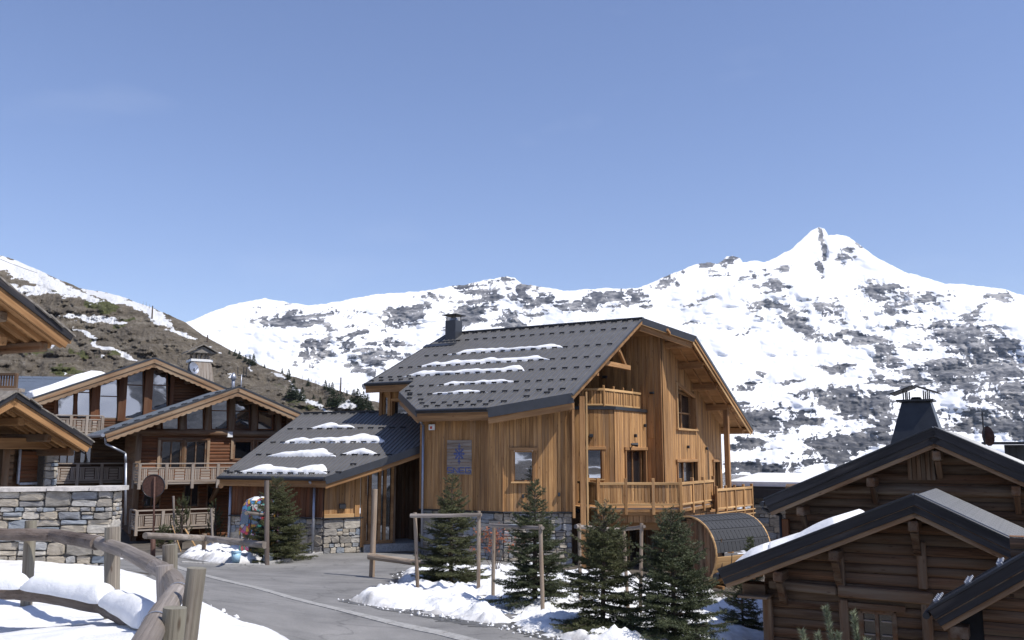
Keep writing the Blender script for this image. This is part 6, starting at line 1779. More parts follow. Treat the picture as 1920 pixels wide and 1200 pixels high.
# steel straps
def strap(c, axis, r, nm='strap'):
    m = frame(c, axis, Z); mb = MB(); n = 20
    vs = []
    for x, q in ((-.012, r), (.012, r), (.012, r + .004), (-.012, r + .004)):
        vs += [m @ V((x, q * math.cos(2 * math.pi * i / n), q * math.sin(2 * math.pi * i / n))) for i in range(n)]
    mb.add(vs, [[k * n + i, k * n + (i + 1) % n, ((k + 1) % 4) * n + (i + 1) % n, ((k + 1) % 4) * n + i] for k in range(4) for i in range(n)])
    for t in (.5, .75): mb.tube([m @ V((-.03, (r + .012) * math.cos(t), (r + .012) * math.sin(t))), m @ V((.035, (r + .012) * math.cos(t), (r + .012) * math.sin(t)))], .008, 6)
    mb.beam(m @ V((-.02, (r + .01) * math.cos(.62), (r + .01) * math.sin(.62))), m @ V((.02, (r + .01) * math.cos(.62), (r + .01) * math.sin(.62))), .05, .03)
    mb.build(nm, M['zinc'], fence)
strap(T(333, 1113), T(318, 1130) - T(334, 1108), .094)
strap(T(291, 1172), T(272, 1208) - T(297, 1160), .094)
# snow lying on the lower rail
def rail_snow(lab, pts, wid, hts, seed):
    n = 36; m_ = 12; vs = []
    P = [T(x, y, lz + .11) for x, y in pts]
    Ls = [0]
    for a, b in zip(P[:-1], P[1:]): Ls.append(Ls[-1] + (b - a).length)
    for i in range(n):
        t = Ls[-1] * i / (n - 1); k = max(j for j in range(len(Ls) - 1) if Ls[j] <= t + 1e-9)
        c = P[k].lerp(P[k + 1], (t - Ls[k]) / (Ls[k + 1] - Ls[k])); d = (P[k + 1] - P[k]).normalized(); nn = V((-d.y, d.x, 0))
        e = min(1, (i + .4) / 4.0, (n - .6 - i) / 4.0) ** .5
        h = hts * e * (1 + .35 * (vnoise(np.array([t * 2.0]), np.array([0.]), seed)[0] - .5)); w = wid * (.75 + .25 * e) * (1 + .2 * (vnoise(np.array([t * 3.0]), np.array([3.]), seed)[0] - .5))
        for j in range(m_):
            an_ = math.pi * (j / (m_ - 1)) * 1.12 - .19
            cs, sn_ = math.cos(an_), math.sin(an_)
            vs.append(c + nn * (w * cs + .07) + Z * (h * max(-.35, sn_) * (1 if sn_ > 0 else .5)))
    fs = [[i * m_ + j, (i + 1) * m_ + j, (i + 1) * m_ + j + 1, i * m_ + j + 1] for i in range(n - 1) for j in range(m_ - 1)]
    k0 = len(vs); 
    fs.append(list(range(m_))); fs.append(list(range((n - 1) * m_, n * m_))[::-1])
    o0 = vs[0]
    setp(mk('rail_snow', [v - o0 for v in vs], fs, M['snow_clean'], None, Matrix.Translation(o0), True), lab, 'snow', 'snow lying on the lower fence rail')
rail_snow('snow on the lower fence rail left of the first thick post', [(-120, 1098), (0, 1101), (46, 1103)], .14, .17, 1)
rail_snow('longest pillow of snow on the lower fence rail between two posts', [(44, 1103), (100, 1111), (150, 1120), (196, 1130)], .155, .20, 2)
rail_snow('snow pillow on the lower fence rail at the bend', [(196, 1130), (235, 1152), (272, 1177)], .16, .20, 3)

# ================================================================== RIGHT CHALETS
def vpl(px, py, Y): return Plane(atY(px, py, Y), EX)
def dark_gable(root, pl, apex, left, right, depth, th=.36, wallback=.9, snow=None, lights=True):
    a = pl.q(*apex); l = pl.q(*left); r = pl.q(*right)
    back = -pl.out * depth
    for e, sd_ in ((l, 'l'), (r, 'r')):
        P0 = pl.P(*a); P1 = pl.P(*e); d = (P1 - P0).normalized(); up = d.cross(pl.out).normalized(); up = up if up.z > 0 else -up
        MB().prism([P0 - up * .04, P1 - up * .04, P1 + back - up * .04, P0 + back - up * .04], -up * .14).build('roof_slab', M['old_beam'], root, xdir=-pl.out)
        ln = (P1 - P0).length
        toW = lambda u, v, P0=P0, d=d: P0 + d * v - pl.out * u
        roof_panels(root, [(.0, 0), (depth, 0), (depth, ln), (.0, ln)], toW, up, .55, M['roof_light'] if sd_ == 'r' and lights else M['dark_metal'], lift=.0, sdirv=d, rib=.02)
        beam('verge_cap', P0 + up * .03 - pl.out * .14, P1 + up * .03 - pl.out * .14, .36, .05, M['dark_metal'], root, up=up)
        beam('black_fascia', P0 - up * (th * .22), P1 - up * (th * .22), .05, th * .5, M['black_wood'], root, up=up)
        beam('black_fascia', P0 - up * (th * .62) - pl.out * .05, P1 - up * (th * .62) - pl.out * .05, .05, th * .5, M['black_wood'], root, up=up)
        beam('rake_strip', P0 - up * (th * .98) - pl.out * .12, P1 - up * (th * .98) - pl.out * .12, .08, .11, M['barge'], root, up=up)
    return a, l, r
# rear one
rb_ = thing('rear_log_chalet', 'rear dark log chalet with black bargeboards and tapered chimney at the right', 'chalet', atY(1700, 1050, 25))
plRB = vpl(1750, 800, 23.0)
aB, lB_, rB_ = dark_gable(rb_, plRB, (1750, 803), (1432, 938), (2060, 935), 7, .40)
pWB = plRB.moved(-.9)
def gab(pl, ap, l, r, sub=.25):
    f1 = lambda z: l[0] + (z + sub - l[1]) / (ap[1] - l[1]) * (ap[0] - l[0]); f2 = lambda z: r[0] + (z + sub - r[1]) / (ap[1] - r[1]) * (ap[0] - r[0])
    return f1, f2
f1, f2 = gab(pWB, aB, lB_, rB_, .12)
sLB = pWB.q(1474, 980)[0]
log_wall(rb_, pWB, -2.8, aB[1] - .3, lambda z: (max(sLB, f1(z)), min(f2(z), aB[0] + 4.5)), .235, M['old_dark'], 101)
MB().prism([pWB.P(sLB, -2.8, -.2), pWB.P(aB[0] + 4.5, -2.8, -.2), pWB.P(aB[0] + 4.5, aB[1] + 4.5 * (rB_[1] - aB[1]) / (rB_[0] - aB[0]) - .2, -.2), pWB.P(*aB, -.2) - Z * .2, pWB.P(sLB, aB[1] + (sLB - aB[0]) * (lB_[1] - aB[1]) / (lB_[0] - aB[0]) - .2, -.2)], -pWB.out * .2).build('wall', M['interior'], rb_)
p = pWB.P(sLB + .02, -2.8, .1); beam('timber_post', p, V((p.x, p.y, 1.6)), .18, .2, M['old'], rb_, up=pWB.out)
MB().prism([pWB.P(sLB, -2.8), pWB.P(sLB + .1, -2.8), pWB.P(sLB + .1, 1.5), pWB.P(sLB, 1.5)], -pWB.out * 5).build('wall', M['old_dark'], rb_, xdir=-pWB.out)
for px, py, hb in ((1512, 945, .4), (1640, 890, .4), (1760, 840, .5), (1905, 900, .4)):
    s, z = pWB.q(px, py); z = min(f1 and (aB[1] + (s - aB[0]) * (aB[1] - lB_[1]) / (aB[0] - lB_[0]) if s < aB[0] else aB[1] + (s - aB[0]) * (aB[1] - rB_[1]) / (aB[0] - rB_[0])), 9) - .68
    beam('purlin', pWB.P(s, z, 0), pWB.P(s, z, .8), .2, .24, M['old_beam'], rb_, ch=.03)
    beam('bracket', pWB.P(s, z - .55, .05), pWB.P(s, z - .1, .5), .16, .14, M['old_dark'], rb_, up=pWB.s, ch=.02)
for py in (905, 930):
    s0, z = pWB.q(1590, py); s1 = pWB.q(1700, py)[0]
s, z = pWB.q(1725, 860); 
for k in range(6):
    beam('stave', pWB.P(s - .25 + k * .11, z - .55, .12), pWB.P(s - .25 + k * .11, z + .25, .12), .1, .05, M['old_beam'], rb_, up=pWB.out)
log('tie_log', [pWB.P(pWB.q(1480, 1000)[0], pWB.q(1590, 918)[1], .08), pWB.P(aB[0] + 4.3, pWB.q(1590, 918)[1], .08)], .13, M['old_beam'], rb_)
pipe(rb_, [pWB.P(pWB.q(1440, 950)[0], lB_[1] - .25, .6), pWB.P(pWB.q(1466, 960)[0], lB_[1] - .42, .15), pWB.P(pWB.q(1467, 1010)[0], -1, .12)], .05, 'dark_metal')
MB().tube([plRB.P(lB_[0] - .06, lB_[1] - .1, -.0), plRB.P(lB_[0] - .06, lB_[1] - .1, -6)], .07, 8).build('gutter', M['dark_metal'], rb_)
# chimney on the rear roof
def wRB(a, b, z): return plRB.P(a, z, -b)
ac = plRB.q(1721, 800)[0]
cc = hit(1718, 800, plRB.P(0, 0, -2.2), plRB.out); ac = (cc - plRB.P0).dot(plRB.s)
zt2 = hit(1718, 752, plRB.P(0, 0, -2.2), plRB.out).z
mb = MB(); boxw(mb, ac, 2.6, zt2 - 1.5, zt2, 1.52, 1.3, .72, .66, A=wRB, dx=.02)
cm = mb.build('chimney', M['dark_metal'], rb_)
mb = MB(); boxw(mb, ac, 2.6, zt2, zt2 + .05, .95, .9, A=wRB); mb.build('chimney_plate', M['dark_metal'], cm)
mb = MB()
for i in (-.3, -.2, .22, .32):
    for j in (-.25, .25): mb.beam(wRB(ac + i, 2.6 + j, zt2 + .05), wRB(ac + i, 2.6 + j, zt2 + .30), .035, .035, up=EX)
mb.build('chimney_legs', M['dark_metal'], cm)
for sg_ in (-1, 1):
    MB().prism([wRB(ac + sg_ * .02, 2.1, zt2 + .42), wRB(ac + sg_ * .62, 2.1, zt2 + .20), wRB(ac + sg_ * .62, 3.1, zt2 + .20), wRB(ac + sg_ * .02, 3.1, zt2 + .42)], Z * .03).build('cowl', M['dark_metal'], cm)
MB().tube([wRB(ac, 2.6, zt2 + .04), wRB(ac, 2.6, zt2 + .13)], [.17, .12], 10).build('flue', M['dark_metal'], cm)
# front one
ra_ = thing('front_log_chalet', 'front dark log chalet with black bargeboards and small window, lower right', 'chalet', atY(1650, 1190, 20))
plRA = vpl(1713, 928, 19.0)
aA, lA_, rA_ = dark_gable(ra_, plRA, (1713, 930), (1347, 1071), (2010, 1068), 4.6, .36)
pWA = plRA.moved(-.75)
f1a, f2a = gab(pWA, aA, lA_, rA_, .12)
sLA = pWA.q(1437, 1160)[0]
wr = pxrect(pWA, 1612, 1143, 1682, 1206)
log_wall(ra_, pWA, -2.6, aA[1] - .28, lambda z: (max(sLA, f1a(z)), min(f2a(z), aA[0] + 3.6)), .215, M['old_dark'], 102, [(wr[0], wr[2], wr[1] - .5, wr[3])])
MB().prism([pWA.P(sLA, -2.6, -.3), pWA.P(aA[0] + 3.6, -2.6, -.3), pWA.P(aA[0] + 3.6, aA[1] + 3.6 * (rA_[1] - aA[1]) / (rA_[0] - aA[0]) - .2, -.3), pWA.P(*aA, -.3) - Z * .2, pWA.P(sLA, aA[1] + (sLA - aA[0]) * (lA_[1] - aA[1]) / (lA_[0] - aA[0]) - .2, -.3)], -pWA.out * .2).build('wall', M['interior'], ra_)
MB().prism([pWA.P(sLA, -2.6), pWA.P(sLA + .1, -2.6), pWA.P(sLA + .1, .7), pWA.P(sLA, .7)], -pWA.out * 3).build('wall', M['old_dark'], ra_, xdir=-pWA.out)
wz0 = wr[1] - .5
window(ra_, pWA, rect(wr[0] + .04, wz0, wr[2] - .04, wr[3] - .04), .10, .1, mull=[((wr[0] * .52 + wr[2] * .48, wz0), (wr[0] * .52 + wr[2] * .48, wr[3]))], off=.02, glass='glass_dark', fmat='old_beam')
for k in range(3):
    zz = pWA.q(1640, 1164 + k * 26)[1]
    for u0, u1 in ((.07, .42), (.6, .93)):
        beam('muntin', pWA.P(lerp(wr[0], wr[2], u0), zz, .03), pWA.P(lerp(wr[0], wr[2], u1), zz, .03), .03, .035, M['grey_wood'], ra_)
beam('lintel', pWA.P(wr[0] - .2, wr[3] + .06, .09), pWA.P(wr[2] + .2, wr[3] + .06, .09), .1, .13, M['old_beam'], ra_)
zb_ = pWA.q(1600, 1110)[1]
beam('tie_beam', pWA.P(pWA.q(1445, 1105)[0], zb_ + .06, .10), pWA.P(pWA.q(1572, 1110)[0], zb_ + .02, .10), .2, .2, M['old_beam'], ra_, ch=.03)
beam('tie_beam', pWA.P(pWA.q(1574, 1110)[0], zb_ + .02, .12), pWA.P(pWA.q(1750, 1118)[0], zb_, .12), .22, .24, M['old_beam'], ra_, ch=.03)
for px, ytop, ybot, w in ((1441, 1118, 1230, .2), (1583, 1122, 1230, .18), (1576, 1042, 1100, .17), (1727, 1015, 1103, .18), (1737, 1122, 1230, .2)):
    s, z = pWA.q(px, ytop); z2 = pWA.q(px, ybot)[1]; beam('timber_post', pWA.P(s, z2, .1), pWA.P(s, z, .1), w, .16, M['old_beam'], ra_, up=pWA.out, ch=.02)
for px, py in ((1471, 1080), (1573, 1030), (1718, 968), (1880, 1050)):
    s, z = pWA.q(px, py); z = (aA[1] + (s - aA[0]) * (aA[1] - lA_[1]) / (aA[0] - lA_[0]) if s < aA[0] else aA[1] + (s - aA[0]) * (aA[1] - rA_[1]) / (aA[0] - rA_[0])) - .60
    beam('purlin', pWA.P(s, z, 0), pWA.P(s, z, .66), .2, .22, M['old_dark'], ra_, ch=.03)
    mb = MB(); k = 6
    cur = [pWA.P(s, z - .1 - .5 * math.sin(i / k * math.pi / 2), .5 - .42 * (i / k) ** .7) for i in range(k + 1)]
    for i in range(k): mb.beam(cur[i], cur[i + 1], .15, .15, up=pWA.s)
    mb.build('bracket', M['old_dark'], ra_)
beam('eave_board', pWA.P(pWA.q(1398, 1112)[0], pWA.q(1420, 1113)[1], .3), pWA.P(pWA.q(1452, 1116)[0], pWA.q(1420, 1113)[1], .3), .7, .05, M['old_beam'], ra_)
beam('eave_board', pWA.P(pWA.q(1398, 1100)[0], pWA.q(1420, 1105)[1], .0), pWA.P(pWA.q(1440, 1100)[0], pWA.q(1420, 1105)[1], .0), .5, .3, M['old_dark'], ra_)
MB().tube([plRA.P(lA_[0] - .05, lA_[1] - .12, .05), plRA.P(lA_[0] - .05, lA_[1] - .12, -4.6)], .075, 8).build('gutter', M['dark_metal'], ra_)
# snow on the left slope of the front log chalet
dA = (plRA.P(*lA_) - plRA.P(*aA)).normalized(); nAa = dA.cross(plRA.out).normalized(); nAa = nAa if nAa.z > 0 else -nAa
vs = []; nn_, mm_ = 70, 12; La = (plRA.P(*lA_) - plRA.P(*aA)).length
for i in range(nn_):
    for k in range(mm_):
        t = La * (.36 + .60 * i / (nn_ - 1)); u = .12 + 3.6 * k / (mm_ - 1)
        e = min(1, i / 3.0) ** .5 * min(1, (nn_ - 1 - i) / 16) ** .7 * min(1, k / 1.0)
        bmp = .6 + .5 * abs(math.sin(t * 1.9 + 1.0)) * 1.0
        if .60 < i / nn_ < .63: bmp *= .7
        vs.append(plRA.P(*aA) + dA * t - plRA.out * (u + .1 * math.sin(t * 3)) + nAa * (.02 + .17 * e * bmp))
fs = [[i * mm_ + k, (i + 1) * mm_ + k, (i + 1) * mm_ + k + 1, i * mm_ + k + 1] for i in range(nn_ - 1) for k in range(mm_ - 1)]
o0 = vs[0]; setp(mk('roof_snow', [v - o0 for v in vs], fs, M['snow_clean'], None, Matrix.Translation(o0), True), 'white snow bank along the left slope of the front log chalet', 'snow')
# lower porch roof, bottom right
rc_ = thing('log_porch', 'low dark porch roof with snow stops in front of the log chalet, bottom right corner', 'porch', atY(1900, 1200, 16))
plRC = vpl(1742, 1150, 16.3)
aC = plRC.q(1990, 1010); lC = plRC.q(1742, 1146); rC = plRC.q(2200, 1100)
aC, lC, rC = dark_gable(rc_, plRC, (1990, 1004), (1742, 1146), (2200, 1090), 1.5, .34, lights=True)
dC = (plRC.P(*lC) - plRC.P(*aC)).normalized(); nC = dC.cross(plRC.out).normalized(); nC = nC if nC.z > 0 else -nC
for i in range(4):
    t = (plRC.P(*lC) - plRC.P(*aC)).length - .12 - i * .62
    for j in range(5): snow_guard(rc_, plRC.P(*aC) + dC * t - plRC.out * (.35 + j * .2) + nC * .02, plRC.out, -dC, nC, .07, 'zinc')
pWC = plRC.moved(-.5)
MB().prism([pWC.P(pWC.q(1800, 1180)[0], -2, 0), pWC.P(pWC.q(2000, 1180)[0], -2, 0), pWC.P(pWC.q(2000, 1180)[0], 1.2, 0), pWC.P(pWC.q(1800, 1180)[0], .55, 0)], -pWC.out * .3).build('wall', M['interior'], rc_)
log_wall(rc_, pWC, -2, 2.0, lambda z: (pWC.q(1845, 1180)[0], pWC.q(2000, 1180)[0]) if z < .9 else (pWC.q(1900, 1100)[0], pWC.q(2000, 1180)[0]), .21, M['old_dark'], 103)
p = pWC.P(pWC.q(1790, 1180)[0], -2, .05); beam('timber_post', p, V((p.x, p.y, .45)), .2, .2, M['old_beam'], rc_, up=pWC.out)
p = pWC.P(pWC.q(1800, 1165)[0], .35, .3); beam('purlin', p - pWC.out * .3, p + pWC.out * .1, .3, .2, M['old_beam'], rc_)
MB().tube([plRC.P(lC[0] - .05, lC[1] - .08, .02), plRC.P(lC[0] - .05, lC[1] - .08, -1.5)], .06, 8).build('gutter', M['dark_metal'], rc_)

# buildings behind right
fb = thing('flat_roof_building', 'low dark stone building with snow covered flat roof behind the balcony', 'building', atY(1430, 1000, 48))
plFB = vpl(1368, 950, 46)
a0 = plFB.q(1360, 950)[0]; a1 = plFB.q(1520, 950)[0]; zt3 = plFB.q(1430, 912)[1]
MB().prism([plFB.P(a0, zt3 - .15), plFB.P(a1, zt3 - .15), plFB.P(a1, zt3 - .15, -9), plFB.P(a0, zt3 - .15, -9)], Z * .14).build('roof', M['dark_metal'], fb)
beam('fascia', plFB.P(a0, zt3 - .35, .05), plFB.P(a1, zt3 - .35, .05), .08, .45, M['dark_metal'], fb)
MB().prism([plFB.P(a0 + 1, -4, -1), plFB.P(a1, -4, -1), plFB.P(a1, zt3 - .3, -1), plFB.P(a0 + 1, zt3 - .3, -1)], -plFB.out * 7).build('wall', M['mortar'], fb)
stone_wall(fb, plFB.moved(-.95), plFB.q(1405, 960)[0], a1, -1.8, zt3 - .9, .30, (1.2, 2.4), 111, .05, .05)
MB().prism([plFB.P(a0 + .1, zt3, -.1), plFB.P(a1, zt3, -.1), plFB.P(a1, zt3 + .32, -6), plFB.P(a0 + .1, zt3 + .32, -6)], Z * .22).build('snow_layer', M['snow_clean'], fb)
f2_ = thing('dark_roofed_building', 'distant building with dark flat roof edge at the right border', 'building', atY(1900, 880, 60))
pf = vpl(1860, 850, 60)
a0 = pf.q(1845, 850)[0]; a1 = pf.q(1990, 850)[0]
beam('roof_edge', pf.P(a0, pf.q(1900, 831)[1]), pf.P(a1, pf.q(1900, 831)[1]), 4, .14, M['dark_metal'], f2_)
MB().prism([pf.P(a0 + 1.2, -3, 0), pf.P(a1, -3, 0), pf.P(a1, pf.q(1900, 834)[1], 0), pf.P(a0 + 1.2, pf.q(1900, 834)[1], 0)], -pf.out * 3).build('wall', M['fascia_metal'], f2_)
for px in (1893, 1907): 
    s = pf.q(px, 845)[0]; beam('post', pf.P(s, pf.q(px, 870)[1], .3), pf.P(s, pf.q(px, 838)[1], .3), .12, .12, M['dark_metal'], f2_, up=pf.out)
sd2 = thing('aerial_mast', 'thin aerial mast with dark satellite dish beyond the rear log chalet', 'antenna', atY(1846, 835, 31))
c = atY(1846, 830, 31)
MB().tube([c - Z * .8, c + Z * 1.05], .03, 6).build('mast', M['dark_metal'], sd2)
for k, (z, w) in enumerate(((1.0, .22), (.86, .18), (.74, .14))): beam('aerial_rod', c + Z * z - V((w, 0, 0)), c + Z * z + V((w * .4, 0, 0)), .02, .02, M['zinc'], sd2)
dish(sd2, c + V((.14, 0, .22)), V((.99, .12, .1)), .34, 'rust')
# ================================================================== BARREL SAUNA
sn = thing('barrel_sauna', 'barrel sauna with black shingle roof and larch staves under the lower balcony', 'sauna', atY(1340, 1080, 32))
axd = V((.80, .60, 0)).normalized(); rS = 1.18
c0 = atY(1292, 1036, 32.4); c1_ = c0 + axd * 2.9
pn = V((axd.y, -axd.x, 0))
def ringp(c, t, r): return c + pn * (math.cos(t) * r) + Z * (math.sin(t) * r)
mb = MB(); n = 22; t0, t1 = R(4), R(176)
for i in range(n):
    a_, b_ = t0 + (t1 - t0) * i / n, t0 + (t1 - t0) * (i + 1) / n
    mb.prism([ringp(c0, a_, rS + .03), ringp(c0, b_, rS + .03), ringp(c1_, b_, rS + .03), ringp(c1_, a_, rS + .03)], (ringp(c0, (a_ + b_) / 2, 1) - c0) * .03)
mb.build('shingle_roof', M['shingle'], sn)
for k in range(9):                      # shingle courses
    a_ = t0 + (t1 - t0) * (k + .5) / 9
    m0 = MB(); u = (ringp(c0, a_, 1) - c0)
    q0, q1 = ringp(c0, a_ - .17, rS + .066), ringp(c0, a_ + .1, rS + .062)
    L3 = 14
    for j in range(L3):
        f0, f1_ = j / L3 + .004, (j + 1) / L3 - .004
        m0.prism([q0 + (c1_ - c0) * f0, q0 + (c1_ - c0) * f1_, q1 + (c1_ - c0) * f1_, q1 + (c1_ - c0) * f0], u * .012)
    m0.build('shingle_course', M['shingle'], sn)
for i in range(20):                     # staves below
    a_ = math.pi + R(3) + (math.pi - R(6)) * (i + .5) / 20
    beam('stave', ringp(c0, a_, rS), ringp(c1_, a_, rS), math.pi * rS / 20 * .96, .045, M['larch_pale'], sn, up=(ringp(c0, a_, 1) - c0))
for c in (c0 + axd * .0, c1_):
    m0 = MB(); N = 40
    for i in range(N):
        a_, b_ = 2 * math.pi * i / N, 2 * math.pi * (i + 1) / N
        m0.beam(ringp(c, a_, rS + .05), ringp(c, b_, rS + .05), .05, .06, up=axd)
    m0.build('trim_ring', M['larch_pale'], sn)
for f in (.28, .75):
    m0 = MB()
    for i in range(20):
        a_, b_ = math.pi + math.pi * i / 20, math.pi + math.pi * (i + 1) / 20
        m0.beam(ringp(c0 + (c1_ - c0) * f, a_, rS + .03), ringp(c0 + (c1_ - c0) * f, b_, rS + .03), .03, .012, up=axd)
    m0.build('steel_band', M['dark_metal'], sn)
n = 9
for i in range(n):
    x = -rS + 2 * rS * (i + .5) / n; hgt = math.sqrt(max(0, rS ** 2 - x ** 2)) * .98
    beam('end_board', c0 + pn * x - Z * hgt + axd * .35, c0 + pn * x + Z * hgt + axd * .35, 2 * rS / n * .96, .04, M['old_dark'], sn, up=-axd)  # shade of this end put into the colour by darker wood
for f in (.2, .8):
    c = c0 + (c1_ - c0) * f; beam('cradle', c - pn * 1.0 - Z * (rS + .02), c + pn * 1.0 - Z * (rS + .02), .12, .24, M['larch_beam'], sn)
# ==PART4==
# ================================================================== TREES
def needles(seg, rng, per, nl, nw, spread=0.8, upb=0.0, jit=0.3):
    """seg: array (n,6) start,end. returns verts, tris for needle triangles"""
    A = seg[:, :3]; B = seg[:, 3:]; n = len(seg)
    ln = np.linalg.norm(B - A, axis=1)
    cnt = np.maximum(3, (ln * per).astype(int)); idx = np.repeat(np.arange(n), cnt); m = len(idx)
    t = rng.random(m)[:, None]
    P = A[idx] * (1 - t) + B[idx] * t
    D = (B - A)[idx]; D /= np.linalg.norm(D, axis=1)[:, None] + 1e-9
    Rn = rng.normal(size=(m, 3)); Rn[:, 2] += upb
    Rn -= (Rn * D).sum(1)[:, None] * D; Rn /= np.linalg.norm(Rn, axis=1)[:, None] + 1e-9
    s = spread * (1 + rng.uniform(-jit, jit, m))[:, None]
    N = D * np.cos(s) + Rn * np.sin(s)
    Wd = np.cross(N, rng.normal(size=(m, 3))); Wd /= np.linalg.norm(Wd, axis=1)[:, None] + 1e-9
    L_ = (nl * rng.uniform(.7, 1.2, m))[:, None]
    v = np.stack([P - Wd * nw * .5, P + Wd * nw * .5, P + N * L_], 1).reshape(-1, 3)
    return v
def trimesh(name, v, mat, parent, o):
    n = len(v) // 3
    me = bpy.data.meshes.new(name)
    me.vertices.add(len(v)); me.vertices.foreach_set('co', (v - np.array(o)).astype(np.float32).ravel())
    me.loops.add(n * 3); me.loops.foreach_set('vertex_index', np.arange(n * 3, dtype=np.int32))
    me.polygons.add(n); me.polygons.foreach_set('loop_start', np.arange(0, n * 3, 3, dtype=np.int32)); me.polygons.foreach_set('loop_total', np.full(n, 3, np.int32))
    me.materials.append(mat); me.update(calc_edges=True)
    return link(bpy.data.objects.new(name, me), parent, Matrix.Translation(V(o)))
def fir(label, base, H, Rr, seed, mat='fir', name='fir_tree', dens=1.0, droop=.25, group=None, low=.05, irr=.34, taper=.85, per=165, nl=.046, nw=.011):
    rg = np.random.default_rng(seed); root = thing(name, label, 'tree', base, group)
    b = np.array(base); segs = []; mb = MB(); stems = MB()
    lean = rg.normal(0, .012, 2)
    axis = lambda z: b + np.array([lean[0] * z, lean[1] * z, z])
    mb.tube([V(axis(-.3)), V(axis(H * .35)), V(axis(H * .7)), V(axis(H))], [.022 * H, .017 * H, .009 * H, .003], 8, seed, .06)
    z = low * H
    while z < H * .965:
        f = z / H; n = int(rg.integers(6, 10)); ph = rg.random() * 6.28
        for k in range(n):
            az = ph + k * 2 * math.pi / n + rg.normal(0, .25)
            Lb = Rr * (1 - f) ** taper * rg.uniform(1 - irr, 1 + irr * .6) * (min(1, .72 + f * 2.2)) + .05
            el = -droop * (1 - f) + .75 * f ** 1.6 + rg.normal(0, .09)
            d = np.array([math.cos(az) * math.cos(el), math.sin(az) * math.cos(el), math.sin(el)])
            p0 = axis(z + rg.uniform(-.02, .02) * H); ns = max(4, int(Lb / .085 * dens)); pts = [p0]
            for i in range(ns):
                t = (i + 1) / ns; dd = d + np.array([0, 0, .38 * t * t - .10 * (1 - t)]); dd /= np.linalg.norm(dd)
                pts.append(pts[-1] + dd * Lb / ns)
            for i in range(ns):
                if i > ns * .15: segs.append(np.concatenate([pts[i], pts[i + 1]]))
                t = (i + .5) / ns
                if t < .18: continue
                for sg_ in (-1, 1):
                    ll = Lb * .42 * (1.05 - t) ** .8 * rg.uniform(.6, 1.15) + .03
                    dm = pts[i + 1] - pts[i]; dm /= np.linalg.norm(dm)
                    side = np.cross(dm, [0, 0, 1]); side /= np.linalg.norm(side) + 1e-9
                    ld = dm * .62 + side * sg_ * .78 + np.array([0, 0, rg.normal(-.06, .14)]); ld /= np.linalg.norm(ld)
                    q = pts[i] + (pts[i + 1] - pts[i]) * rg.random()
                    segs.append(np.concatenate([q, q + ld * ll]))
                    if ll > .14:
                        for s3 in (-1, 1):
                            for u in (.35, .65):
                                l3 = ll * .42 * rg.uniform(.6, 1.1)
                                d3 = ld * .7 + np.cross(ld, [0, 0, 1]) * s3 * .7 + np.array([0, 0, rg.normal(-.02, .12)]); d3 /= np.linalg.norm(d3)
                                q3 = q + ld * ll * u; segs.append(np.concatenate([q3, q3 + d3 * l3]))
            if Lb > .2: stems.tube([V(pts[0]), V(pts[len(pts) // 2]), V(pts[-1])], [.009, .006, .002], 4, caps=False)
        z += H * rg.uniform(.030, .056) / dens
    segs.append(np.concatenate([axis(H * .93), axis(H)]))
    mb.build('trunk', M['bark'], root, True)
    stems.build('branches', M['bark'], root)['kind'] = 'stuff'
    v = needles(np.array(segs), rg, per, nl, nw, .85)
    o = trimesh('crown', v, M[mat], root, base); o['kind'] = 'stuff'
    return root
def firpx(label, bx, by, topy, halfw, seed, **kw):
    g = ghit(bx, by); top = atY(bx, topy, g.y)
    H = top.z - g.z; Rr = halfw / FPX * (g.y * CA)
    g.z = gzf(g.x, g.y)
    return fir(label, g, top.z - g.z, Rr, seed, **kw), g
firpx('fir with bare twiggy top left of the others, before the larch wall', 845, 1098, 887, 80, 1, mat='fir', taper=.8)
firpx('fir with slender spike top standing before the lit window wall', 1003, 1146, 898, 92, 2, mat='fir2', taper=.85)
firpx('broad dark fir under the left end of the balcony', 1130, 1192, 940, 100, 3, mat='fir', taper=.64)
firpx('nearest bushy fir left of the front log chalet', 1266, 1225, 958, 104, 4, mat='fir2', taper=.6, droop=.15)
firpx('fir inside the pole frame beside the painted cabin, left of the entrance', 516, 1052, 893, 76, 5, mat='fir', taper=.75, irr=.35)
firpx('small sparse fir in the gap between the big firs and the log chalet', 1393, 1185, 1062, 44, 6, mat='fir', taper=.55, dens=.8)
firpx('young fir tip showing behind the nearest bushy fir by the sauna', 1412, 1120, 1008, 22, 8, mat='pine2', taper=.6, dens=.8)

